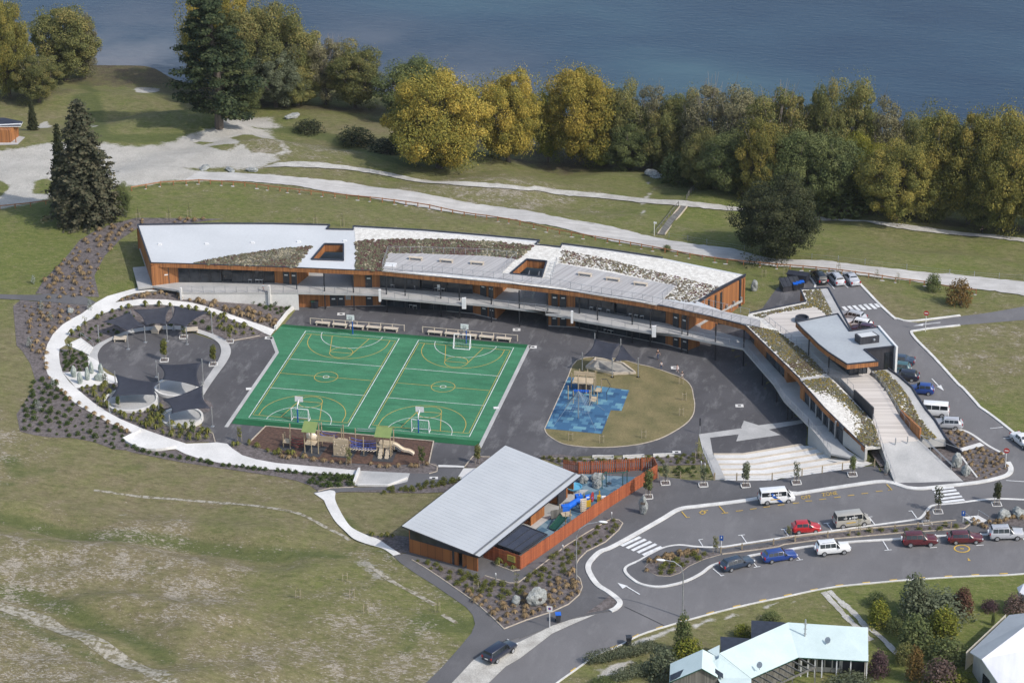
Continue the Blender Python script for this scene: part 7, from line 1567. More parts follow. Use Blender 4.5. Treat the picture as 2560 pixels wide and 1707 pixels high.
# sunken circles
for c,rx,lab in ((f1((970,1130)),3.95,'left white rimmed sunken circle under a sail'),(f1((1365,1020)),3.25,'white rimmed sunken circle nearest the plaza'),(f1((1410,1282)),3.1,'lowest white rimmed sunken circle by the asphalt')):
    p = G(*c); p.z += .12; t = thing('seat_circle',lab,'seating circle',p,0,'white rimmed sunken circles'); mb = MB(); n = 40
    mb.lathe([(rx - .2,.02),(rx - .2,.42),(rx + .12,.42),(rx + .12,-.4)],n,sy=.98); mb.f = mb.f[:-2]; mb.m = mb.m[:-2]; mb.build('rim',MAT_conc,t); mb = MB(); mb.lathe([(rx - .2,-.3),(rx - .2,.2)],n,sy=.98); mb.build('floor',MAT_conc2,t)
# ================================================================ SEATS, HOOPS, GOALS
MAT_bench = M('pale_timber',(.60,.52,.42),(.47,.40,.31),1.2,.8,stretch=(1,6,6))
def bench_proto(L,D,H_,name='bench',slat=3):
    t = thing(name,'x','bench'); mb = MB()
    for i in range(slat): mb.box((0,-D / 2 + D * (i + .5) / slat,H_ - .05),(L,D / slat * .93,.10))
    mb.build('seat',MAT_bench,t)
    for x in (-L * .42,L * .42): mb = MB(); mb.box((x,0,(H_ - .1) / 2),(.14,D * .86,H_ - .1)); mb.build('leg',MAT_bench,t)
    return t
B0 = bench_proto(2.35,.75,.55); ax = math.atan2(EX.y,EX.x); used = []
def place(root,p,rz,label,group=None,scale=None):
    if root.name not in used:
        used.append(root.name); root.location = p; root.rotation_euler = (0,0,rz); root['label'] = label
        if group: root['group'] = group
        if scale: root.scale = (scale,) * 3
        return root
    return dup(root,p,rz,label,group,scale)
ORD = ['first','second','third','fourth','fifth']
for side,pts in (('left',((755,190),(880,203),(1005,215),(1130,223),(1255,232))),('right',((1580,258),(1705,270),(1833,281),(1958,293),(2085,305)))):
    for i,q in enumerate(pts): place(B0,W(*cG(q)[0],0) + Vector((0,0,.06)) + EY * -.1,ax - .03,'%s pale bench from the left in the row behind the %s court' % (ORD[i],side),'pale benches behind the courts')
for q0,q1,lab in (((665,177),(1355,228),'left'),((1490,240),(2187,303),'right')):
    a,b_ = W(*cG(q0)[0],0),W(*cG(q1)[0],0); t = thing('timber_rail','low timber post and rail behind the benches of the %s court' % lab,'railing',a,0,'rails behind the court benches'); n = 9
    mb = MB(); mb.beam(a + Vector((0,0,1.05)),b_ + Vector((0,0,1.05)),.07,.07); mb.build('rail',MAT_bench,t,world=True)
    for i in range(n): p = a.lerp(b_,i / (n - 1)); mb = MB(); mb.box(p + Vector((0,0,.55)),(.12,.12,1.1),ax); mb.build('post',MAT_bench,t,world=True)
B1 = bench_proto(2.3,.6,.45,'roof_bench')
for q,lab in ((cB((938,585)),'left bench on the left roof deck'),(cB((1238,608)),'middle bench on the left roof deck'),(cB((1540,630)),'right bench on the left roof deck'),(cC((637,545)),'left bench on the right roof deck'),(cC((910,592)),'middle bench on the right roof deck'),(cC((1182,638)),'right bench on the right roof deck')):
    place(B1,W(*q[0],ZR + .1),ax - .02 if 'left roof' in lab else ax - .12,lab,'benches on the roof decks')
B2 = bench_proto(2.0,1.4,.5,'platform_seat',7)
for q,rz,lab in ((f1((875,600)),.25,'left slatted platform seat on the plaza rim'),(f1((1195,520)),1.5,'slatted platform seat under the middle sail'),(f1((1497,525)),.35,'right slatted platform seat on the plaza rim')): place(B2,G(*q) + Vector((0,0,.12)),rz,lab,'slatted platform seats')
MAT_bluep = M('blue_steel',(.010,.085,.36),(.008,.07,.30),2,.4); MAT_wht = M('white_steel',(.78,.78,.78),(.68,.68,.68),3,.45); MAT_net = M('white_net',(.62,.63,.64),(.5,.5,.5),5,.8); MAT_redp = M('red_plastic',(.42,.035,.03),(.34,.03,.025),2,.45)
hoop = thing('basketball_hoop','x','basketball hoop'); mb = MB(); mb.tube([(0,0,0),(0,0,2.2)],.10,8); mb.build('pole',MAT_bluep,hoop); mb = MB(); mb.tube([(0,0,2.2),(0,.15,2.9),(0,.95,3.25)],.06,6); mb.tube([(0,0,2.5),(0,.9,2.95)],.04,5); mb.build('arm',MAT_wht,hoop)
mb = MB(); mb.box((0,1.0,3.35),(1.25,.05,.85)); o = mb.build('backboard',MAT_sign,hoop); mb = MB()
for c,d in (((0,1.035,3.42),(.5,.02,.04)),((0,1.035,3.1),(.5,.02,.04)),((-.24,1.035,3.26),(.04,.02,.34)),((.24,1.035,3.26),(.04,.02,.34))): mb.box(c,d)
mb.build('target_square',MAT_frame,o); mb = MB(); mb.tube([(.23 * math.cos(a),1.28 + .23 * math.sin(a),3.05) for a in np.linspace(0,6.283,16)],.02,4); o = mb.build('rim',MAT_frame,hoop); mb = MB()
for k in range(8): a = k * .785; mb.tube([(.22 * math.cos(a),1.28 + .22 * math.sin(a),3.03),(.12 * math.cos(a + .3),1.28 + .12 * math.sin(a + .3),2.6)],.012,3)
mb.build('net',MAT_net,o)
for k,b_,s,lab in ((0,-.25,1,'basketball hoop at the far end of the left court'),(1,-.25,1,'basketball hoop behind a goal at the far end of the right court'),(0,Ln + .15,-1,'basketball hoop at the near end of the left court'),(1,Ln + .15,-1,'basketball hoop at the near end of the right court')):
    place(hoop,CT(k,Wd / 2,b_) + Vector((0,0,.07)),math.atan2(EY.y,EY.x) - math.pi / 2 + (0 if s > 0 else math.pi),lab,'basketball hoops on the courts')
goal = thing('football_goal','x','goal'); w_,hg,dg_ = 1.3,2.05,1.0
for nm,segs in (('post',[((-w_,0,0),(-w_,0,hg))]),('post',[((w_,0,0),(w_,0,hg))]),('crossbar',[((-w_,0,hg),(w_,0,hg))]),('base_frame',[((-w_,0,.05),(-w_,dg_,.05)),((-w_,dg_,.05),(w_,dg_,.05)),((w_,dg_,.05),(w_,0,.05))]),('back_stay',[((-w_,0,hg),(-w_,dg_,.05)),((w_,0,hg),(w_,dg_,.05))])):
    mb = MB(); [mb.tube(list(s),.06,6) for s in segs]; mb.build(nm,MAT_wht,goal)
mb = MB()
for i in range(11): x = -w_ + w_ * 2 * i / 10; mb.tube([(x,0,hg),(x,dg_,.05)],.008,3)
for i in range(7): f = i / 6; mb.tube([(-w_,dg_ * f,hg - (hg - .05) * f),(w_,dg_ * f,hg - (hg - .05) * f)],.008,3)
mb.build('net',MAT_net,goal)
for p,r_,lab in ((W(*cG((588,893))[0],0),0,'white goal at the near end of the left court'),(W(*cG((1783,345))[0],0),math.pi,'white goal at the far end of the right court'),(W(*cG((1472,975))[0],0),0,'white goal at the near end of the right court')): place(goal,p + Vector((0,0,.07)),ax + r_ + math.pi * 0,lab,'white goals on the courts')
# ================================================================ PLAYGROUNDS
MAT_pole = M('pine_pole',(.40,.32,.21),(.30,.235,.15),2,.85,stretch=(1,1,.2)); MAT_plank = M('pine_planks',(.52,.42,.29),(.38,.30,.20),1.5,.85,stretch=(.3,1,5)); MAT_green = M('green_panel',(.20,.265,.085),(.17,.23,.075),1,.6); MAT_slide = M('cream_plastic',(.72,.62,.48),(.66,.56,.43),1,.4); MAT_rope = M('blue_rope',(.06,.10,.42),(.05,.08,.32),4,.7); MAT_rrope = M('red_rope',(.30,.05,.04),(.22,.04,.03),4,.7); MAT_dgreen = M('dark_green_plastic',(.018,.080,.055),(.014,.062,.042),2,.35); MAT_bluepl = M('blue_plastic',(.012,.135,.62),(.010,.11,.52),1,.35); MAT_yel = M('yellow_plastic',(.62,.38,.03),(.55,.34,.03),1,.4)
pg = thing('climbing_playground','long timber climbing frame with two green roofs, rope bridges and a cream slide','playground',W(*cR((900,600))[0],0))
q = lambda x,y,z=0.0: W(*cR((x,y))[0],z) + Vector((0,0,0))
def pbuild(nm,fn,mat,par=pg):
    mb = MB(); fn(mb); return mb.build(nm,mat,par,world=True)
def pole(x,y,h,r=.085):
    p = q(x,y); return pbuild('pole',lambda mb: mb.tube([p,p + Vector((0,0,h))],r,6),MAT_pole)
def plat(a,b_,z,par=pg): return pbuild('platform',lambda mb: mb.prism([(a.x,a.y),(b_.x,a.y),(b_.x,b_.y),(a.x,b_.y)],z - .12,z),MAT_plank,par)
for x,y,h in ((110,525,2.3),(210,540,2.3),(135,450,1.8),(215,480,3.5),(425,600,3.9),(525,610,3.9),(625,620,3.9),(455,500,3.9),(640,520,3.9),(680,500,3.9),(1000,560,4.2),(1090,600,2.6),(1290,635,3.0),(1175,560,3.6),(1485,640,3.5),(1580,650,3.5),(1685,665,3.5),(1500,540,3.5),(1735,560,3.5),(860,560,2.5),(970,540,3.4)): pole(x,y,h)
plat(q(100,530),q(235,480),1.0); plat(q(425,605),q(640,520),1.55); plat(q(860,600),q(1060,520),1.5); plat(q(1485,645),q(1735,565),1.6)
def groof(a,b_,z):
    r = (a.y + b_.y) / 2; x0,x1 = a.x - .25,b_.x + .25
    def fn(mb):
        mb.quad((x0,a.y - .5,z),(x1,a.y - .5,z),(x1,r,z + .95),(x0,r,z + .95)); mb.quad((x0,b_.y + .5,z),(x1,b_.y + .5,z),(x1,r,z + .95),(x0,r,z + .95))
    o = pbuild('roof',fn,MAT_green); m = o.modifiers.new('t','SOLIDIFY'); m.thickness = .06
groof(q(425,605),q(640,520),3.75); groof(q(1490,645),q(1730,565),3.35)
a = q(858,640); b_ = q(1062,655)
pbuild('climbing_wall',lambda mb: [mb.box((0.5 * (a.x + b_.x),0.5 * (a.y + b_.y),.24 + .46 * i),(abs(b_.x - a.x) + .2,.16,.45),ax) for i in range(6)],MAT_plank)
pbuild('climbing_hold',lambda mb: [mb.blob((a.x + (b_.x - a.x) * rnd.random(),a.y - .12,rnd.uniform(.3,2.5)),(.09,.06,.09),i,.1,1) for i in range(14)],MAT_slide)
pbuild('plank_bridge',lambda mb: [mb.box(q(640,560,0).lerp(q(860,575,0),(i + .5) / 5) + Vector((0,0,1.55 + .16 * j)),(.75,.07,.14),ax) for i in range(5) for j in range(6)],MAT_plank)
pbuild('climbing_rock',lambda mb: mb.blob(q(520,560) + Vector((0,.6,2.0)),(.9,.5,.6),4,.35,2),MAT_slide)
def ropes(x0,y0,x1,y1,zs,mat,n=8):
    A_,B_ = q(x0,y0),q(x1,y1)
    def fn(mb):
        for z in zs:
            for dy in (-.4,.4): mb.tube([A_.lerp(B_,t) + Vector((0,dy,z - .3 * 4 * t * (1 - t))) for t in np.linspace(0,1,8)],.045,4)
        for i in range(1,n): p = A_.lerp(B_,i / n); mb.tube([p + Vector((0,-.4,zs[0])),p + Vector((0,-.4,zs[-1] - .2))],.02,3)
    pbuild('rope_bridge',fn,mat)
ropes(1100,600,1490,635,(1.3,1.6,2.3),MAT_rope); ropes(660,520,900,545,(1.9,2.5),MAT_rope); ropes(230,500,430,520,(.5,1.0,1.5),MAT_rrope)
pbuild('stepping_plank',lambda mb: [mb.box(q(1130,610).lerp(q(1470,640),i / 8) + Vector((0,-.25,1.0)),(.10,1.0,.08),ax - .5) for i in range(9)],MAT_pine)
pbuild('monkey_bar',lambda mb: [mb.tube([q(1195,560,0) + Vector((0,dy,3.4)),q(1500,580,0) + Vector((0,dy,3.4))],.05,5) for dy in (-.3,.3)],MAT_galv)
pbuild('overhead_beam',lambda mb: mb.tube([q(660,520) + Vector((0,0,3.6)),q(1000,560) + Vector((0,0,3.9))],.06,5),MAT_dgreen)
S0,S1 = q(1720,610) + Vector((0,0,1.6)),q(2030,640) + Vector((0,0,.3))
def slide_fn(S0,S1,w,wave):
    def fn(mb):
        P = [S0.lerp(S1,t) + Vector((0,0,wave * math.sin(t * 9.4))) for t in np.linspace(0,1,15)]; d = (S1 - S0); d.z = 0; s = Vector((-d.y,d.x,0)).normalized()
        for a_,b2 in zip(P[:-1],P[1:]):
            for o0,o1,z0,z1 in ((-w / 2,w / 2,0,0),(-w / 2,-w / 2 - .03,0,.22),(w / 2,w / 2 + .03,0,.22),(-w / 2,-w / 2 - .03,-.12,.22),(w / 2,w / 2 + .03,-.12,.22)):
                mb.quad(a_ + s * o0 + Vector((0,0,z0)),b2 + s * o0 + Vector((0,0,z0)),b2 + s * o1 + Vector((0,0,z1)),a_ + s * o1 + Vector((0,0,z1)))
    return fn
pbuild('slide',slide_fn(S0,S1,.6,.12),MAT_slide)
for x in (1525,1625):
    a = q(x,690); pbuild('stepping_ramp',lambda mb: [mb.box(a + Vector((0,.13 * i,.15 + .155 * i)),(.62 if i % 2 else .52,.2,.1)) for i in range(10)],MAT_slide)
pbuild('ladder',lambda mb: [mb.box(q(1705,640) + Vector((0,-.1,.25 * i + .2)),(.5,.05,.05),1.2) for i in range(8)],MAT_pole)
# blue tile play unit
pu = thing('play_unit','timber platform play unit with blue bridge standing on blue tiles','playground',W(*cH((640,800))[0],0)); hh = lambda x,y,z=0.0: W(*cH((x,y))[0],z)
for x,y,h in ((505,745,2.6),(570,800,3.4),(648,805,3.4),(725,815,3.0),(740,740,2.8),(583,730,3.0),(661,735,3.0),(472,860,2.4),(522,900,2.2),(683,915,2.6),(757,905,2.2),(697,840,2.0),(797,790,2.2)): p = hh(x,y); pbuild('pole',lambda mb: mb.tube([p,p + Vector((0,0,h))],.085,6),MAT_pole,pu)
plat(hh(510,790),hh(735,740),1.7,pu); plat(hh(685,910),hh(760,870),.7,pu); plat(hh(735,820),hh(800,790),.8,pu)
pbuild('side_panel',lambda mb: mb.box((hh(510,750) + hh(735,760)) / 2 + Vector((0,.6,2.3)),(3.2,.08,.7),ax),MAT_plank,pu); pbuild('back_wall',lambda mb: mb.box((hh(580,800) + hh(700,805)) / 2 + Vector((0,.2,.85)),(1.9,.08,1.5),ax),MAT_trunk,pu)
pbuild('blue_bridge',lambda mb: [mb.box(hh(525,850).lerp(hh(690,860),(i + .5) / 8) + Vector((0,.3,1.25)),(.18,.7,.1),ax) for i in range(8)] + [mb.beam(hh(525,850) + Vector((0,0,1.5)),hh(690,860) + Vector((0,0,1.5)),.08,.12)],MAT_bluepl,pu)
pbuild('hoop_rail',lambda mb: mb.tube([hh(800,790) + Vector((0,0,2.3)),hh(850,790) + Vector((0,0,2.3)),hh(885,830) + Vector((0,0,1.9)),hh(850,865) + Vector((0,0,1.4)),hh(852,868)],.05,6),MAT_frame,pu)
rn = thing('rope_climber','blue and white rope net pyramid on a steel mast','climbing net',hh(572,1045)); top = hh(572,1045) + Vector((0,0,4.6))
pbuild('mast',lambda mb: mb.tube([hh(572,1045),top],.09,8),MAT_galv,rn); ft = [hh(x,y) for x,y in ((330,1115),(745,1165),(830,965),(400,940))]
def netfn(mb):
    for i in range(4):
        a,b_ = ft[i],ft[(i + 1) % 4]; mb.tube([top,a],.03,4)
        for k in range(1,9):
            f = k / 9; mb.tube([top.lerp(a,f * .62),top.lerp(b_,f * .62)],.022,3); mb.tube([top,top.lerp(a.lerp(b_,f),.60)],.016,3)
pbuild('net',netfn,M('pale_blue_rope',(.20,.27,.33),(.15,.2,.26),5,.7),rn)
# sandpit
sp_ = cH((650,552),(742,470),(905,492),(1010,520),(1128,608),(920,615)); t = thing('sandpit','angular timber edged sandpit under the navy sails','sandpit',W(*sp_[0],0)); P = Gs(sp_)
mb = MB(); strip(mb,P,.3,.38,.05,closed=True,flat=0.0); mb.build('frame',MAT_bench,t,world=True); mb = MB(); mb.prism([(p.x,p.y) for p in P],0,.2); mb.build('sand',M('sand',(.46,.42,.35),(.20,.19,.18),.5,.95,coord='pos'),t,world=True)
# kindergarten yard toys
kq = lambda x,y,dz=0.0: G(*cQ((x,y))[0]) + Vector((0,0,.15 + dz))
ts = thing('tunnel_play_set','bright blue tunnel climbing set with red ring and yellow panel','playground',kq(1060,800)); A_,B_,C_ = kq(870,840,1.3),kq(1020,740,1.3),kq(1170,710,1.3)
pbuild('tunnel',lambda mb: mb.tube([A_,B_],.45,14),MAT_bluepl,ts); pbuild('tunnel',lambda mb: mb.tube([B_ + (C_ - B_) * .5,C_],.48,14),MAT_bluepl,ts); pbuild('ring',lambda mb: mb.tube([C_ + Vector((.1,.62 * math.cos(a),.62 * math.sin(a))) for a in np.linspace(0,6.283,18)],.13,6),MAT_redp,ts)
pbuild('box_end',lambda mb: mb.box(A_ + Vector((-.2,-.2,-.3)),(1.0,.9,1.5),.5),MAT_bluepl,ts); pbuild('box_end',lambda mb: mb.box(B_ + Vector((-.1,.1,.1)),(.9,.9,1.1),.5),MAT_bluepl,ts); pbuild('climbing_panel',lambda mb: [mb.box(kq(1070,800,.3 + .3 * i),(.9,.08,.2),.5) for i in range(7)],MAT_slide,ts); pbuild('yellow_panel',lambda mb: mb.box(kq(1125,775,1.1),(.9,.08,1.1),.5),MAT_yel,ts)
for x,y in ((1020,740),(1078,720),(1043,830),(1150,760)): p = kq(x,y); pbuild('pole',lambda mb: mb.tube([p,p + Vector((0,0,2.2))],.07,6),MAT_pole,ts)
gs = thing('green_slide','dark green double slide with a small timber deck','slide',kq(780,960)); pbuild('slide',slide_fn(kq(830,930,1.1),kq(690,1020,.2),1.1,.0),MAT_dgreen,gs); D0 = kq(860,900,0); pbuild('deck',lambda mb: mb.box(D0 + Vector((0,0,1.05)),(1.3,1.2,.1),.5),MAT_plank,gs); pbuild('screen',lambda mb: mb.box(kq(765,880,.9),(2.2,.06,1.3),.55),MAT_wood_grey,gs)
for x,y in ((853,950),(910,920),(780,850),(832,830)): p = kq(x,y); pbuild('pole',lambda mb: mb.tube([p,p + Vector((0,0,2.0))],.07,6),MAT_pole,gs)
sw = thing('swing_frame','dark green swing frame with a tyre seat by the rocks','swing',kq(1350,470)); F0_ = [kq(1300,510),kq(1350,475),kq(1552,500),kq(1605,465)]
pbuild('frame',lambda mb: [mb.tube([p,p + Vector((0,0,2.3))],.06,6) for p in F0_] + [mb.tube([(F0_[0] + F0_[1]) / 2 + Vector((0,0,2.3)),(F0_[2] + F0_[3]) / 2 + Vector((0,0,2.3))],.06,6),mb.tube([F0_[0] + Vector((0,0,2.3)),F0_[1] + Vector((0,0,2.3))],.06,6),mb.tube([F0_[2] + Vector((0,0,2.3)),F0_[3] + Vector((0,0,2.3))],.06,6)],MAT_dgreen,sw)
p = kq(1385,480,.5); pbuild('tyre_seat',lambda mb: mb.tube([p + Vector((.28 * math.cos(a),.28 * math.sin(a),0)) for a in np.linspace(0,6.283,14)],.09,6),MAT_frame,sw); pbuild('chain',lambda mb: [mb.tube([p + Vector((dx,0,0)),p + Vector((dx,0,1.75))],.015,3) for dx in (-.25,.25)],MAT_wht,sw)
p = kq(957,550); t = thing('water_table','round light blue water tray on legs by the dark door','water tray',p); mb = MB(); mb.lathe([(.9,.6),(1.15,.95),(1.05,.95),(.85,.75)],24); mb.build('tray',M('sky_blue_plastic',(.12,.42,.62),(.10,.36,.55),1,.4),t)
for a in range(4): mb = MB(); mb.tube([(.7 * math.cos(a * 1.57),.7 * math.sin(a * 1.57),0),(.7 * math.cos(a * 1.57),.7 * math.sin(a * 1.57),.65)],.04,5); mb.build('leg',MAT_frame,t)
p = kq(1270,660); t = thing('toy_playhouse','small yellow and white plastic toy kitchen on the blue tiles','toy',p); mb = MB(); mb.box((-.1,0,.45),(.45,.5,.9)); mb.box((-.05,.1,1.2),(.16,.1,.8)); mb.build('yellow_half',MAT_yel,t); mb = MB(); mb.box((.55,.1,.38),(.6,.5,.76),.2); mb.build('white_half',MAT_wht,t)
# ================================================================ ROCKS
MAT_rock = M('grey_schist',(.36,.37,.355),(.20,.21,.20),1.4,.9,fine=.5,finescale=6,bmp=.6,bd=.08); MAT_rockg = M('green_grey_stone',(.38,.415,.385),(.21,.245,.22),1.6,.9,fine=.5,finescale=7,bmp=.6,bd=.08)
def rock(px,rad,label,seed,m=MAT_rock,name='boulder',group=None,rz=0.0,amp=.35):
    p = G(*px); mb = MB(); mb.blob((0,0,rad[2] * .75),rad,seed,amp,3,.9); o = mb.build(name,m,loc=p); o.rotation_euler = (0,0,rz); return tag(o,label,'rock',group)
for i,(x,y,h,lab) in enumerate(((470,918,2.2,'leftmost standing stone on the white apron'),(525,975,2.3,'stout standing stone nearest the ring path'),(590,942,2.5,'tall standing stone in the middle of the group'),(625,885,2.3,'standing stone at the back of the group'),(705,885,1.9,'standing stone furthest right by the plaza'),(690,950,1.5,'squat leaning stone at the front right of the group'))): rock(f1((x,y)),(.42 if i != 5 else .75,.36,h / 2),lab,i + 3,MAT_rockg,'standing_stone','standing stones on the white apron',i * .7,.22)
for px,rad,lab,s in ((cI((1185,1290)),(1.45,.85,1.3),'big pale boulder with a carved plaque in the front bed',1),(cI((1025,1300)),(.75,.55,.7),'smaller pale boulder beside the carved one',2),(cJ((725,465)),(.62,.45,1.45),'tall carved stone standing on the asphalt',3),(cD((335,300)),(.55,.5,1.0),'pointed stone behind the cedar gable',4),(cE((1690,1235)),(.95,.7,1.2),'larger rock in the bed right of the entry ramp',5),(cE((1778,1320)),(.75,.6,.9),'smaller rock in the bed right of the entry ramp',6),(cE((1000,1305)),(.32,.3,1.05),'slim upright stone left of the entry ramp',7),(cK((1915,515)),(.95,.7,.85),'pale angular rock on the island',8),(cK((2040,490)),(1.1,.8,.7),'darker rock at the right of the island',9),(t3((1125,1150)),(1.6,1.0,.7),'flat grey rock under the trees',10),(t3((1165,1160)),(1.4,.7,.35),'pale slab rock beside the flat grey one',11),(t1((1340,1105)),(1.3,.7,.4),'left pale rock at the edge of the gravel area',12),(t1((1505,1118)),(1.5,.6,.3),'middle pale rock at the edge of the gravel area',13),(t1((1650,1120)),(1.1,.6,.4),'right pale rock at the edge of the gravel area',14),(t2((345,770)),(1.8,.8,.5),'pale rock heap on the meadow',15),(f1((440,350)),(.75,.5,.4),'white rock in the bed by the winding path',16),(cQ((1060,425)),(.8,.6,.75),'left play yard rock by the roof corner',17),(cQ((1235,400)),(1.0,.7,.7),'back play yard rock by the swing',18),(cQ((1240,480)),(.75,.6,.7),'front play yard rock by the swing',19),(cR((60,590)),(.3,.15,.1),'small white block at the edge of the bark pit',20)):
    px = px[0] if isinstance(px,list) else px; o = rock(px,rad,lab,s,MAT_rock,rz=s * .9)
    if s in (1,3): mb = MB(); mb.box((0,-rad[1] * .93,rad[2] * (.85 if s == 1 else 1.25)),(rad[0] * 1.1,.12,.35),.08); k = mb.build('plaque',MAT_trunk,o); k.rotation_euler = (0,0,-s * .9)
# ================================================================ VEHICLES
MAT_tyre = M('tyre_rubber',(.022,.022,.023),(.016,.016,.017),5,.85); MAT_alloy = M('alloy_rim',(.52,.53,.55),(.42,.43,.45),5,.35,.6); MAT_cglass = glass_mat('car_glass',(.014,.017,.020),.05)
MAT_lampg = M('clear_lamp',(.70,.72,.74),(.6,.62,.64),6,.15); MAT_lampr = M('red_lamp',(.35,.015,.015),(.28,.012,.012),6,.25)
def paint(name,c): return M(name,c,tuple(x * .92 for x in c),1.5,.28,.0,coat=.6)
PAINT = {k: paint(k + '_car_paint',c) for k,c in dict(white=(.80,.80,.80),silver=(.46,.47,.50),red=(.46,.018,.022),maroon=(.105,.018,.024),blue=(.018,.055,.24),navy=(.016,.020,.040),black=(.016,.017,.020),teal=(.045,.110,.125),slate=(.034,.052,.085),gold=(.40,.38,.34),plum=(.055,.022,.045)).items()}
# x station: (x, half width, sill z, belt z, roof half width, roof z); cabin between stations 2 and 5
TYPES = {
 'wagon': (4.7,[(-2.35,.74,.42,.80,.66,.84),(-2.25,.84,.24,.92,.70,.95),(-2.1,.87,.22,.95,.66,1.0),(-1.75,.88,.22,.95,.58,1.46),(.30,.88,.22,.93,.58,1.48),(1.05,.87,.22,.92,.70,.98),(2.1,.84,.24,.78,.66,.82),(2.35,.72,.36,.62,.55,.66)],1.36),
 'suv': (4.7,[(-2.35,.78,.52,.95,.68,1.0),(-2.28,.88,.36,1.08,.74,1.12),(-2.2,.91,.34,1.12,.72,1.2),(-1.95,.92,.34,1.12,.64,1.78),(.25,.92,.34,1.10,.64,1.80),(.95,.91,.34,1.08,.76,1.14),(2.1,.88,.36,.98,.72,1.03),(2.35,.78,.48,.78,.62,.84)],1.36),
 'hatch': (3.8,[(-1.9,.72,.42,.80,.62,.84),(-1.84,.82,.24,.95,.68,.99),(-1.75,.84,.22,.98,.66,1.05),(-1.4,.84,.22,.98,.57,1.5),(.15,.84,.22,.95,.57,1.52),(.95,.84,.22,.93,.70,.98),(1.7,.80,.24,.78,.62,.83),(1.9,.70,.36,.62,.54,.68)],1.15),
 'sedan': (4.6,[(-2.3,.72,.42,.80,.64,.86),(-2.2,.84,.24,.92,.72,.96),(-1.45,.87,.22,.95,.74,1.0),(-.85,.87,.22,.95,.57,1.40),(.25,.87,.22,.93,.57,1.42),(1.05,.86,.22,.92,.70,.97),(2.1,.83,.24,.78,.66,.82),(2.3,.72,.36,.62,.55,.66)],1.34),
 'van': (5.0,[(-2.5,.82,.42,1.0,.74,1.06),(-2.45,.90,.30,1.15,.80,1.2),(-2.42,.92,.28,1.2,.80,1.3),(-2.3,.92,.28,1.2,.74,1.96),(1.25,.92,.28,1.15,.74,1.98),(2.0,.90,.28,1.08,.78,1.16),(2.4,.86,.32,.90,.72,.96),(2.5,.78,.42,.70,.62,.76)],1.5),
 'ute': (5.2,[(-2.6,.80,.55,.98,.72,1.02),(-2.55,.88,.42,1.08,.76,1.12),(-2.5,.90,.40,1.12,.76,1.2),(-2.3,.90,.40,1.12,.68,1.76),(.55,.90,.40,1.10,.64,1.80),(1.2,.90,.40,1.08,.76,1.14),(2.4,.88,.42,.98,.72,1.03),(2.6,.78,.52,.78,.62,.84)],1.55)}
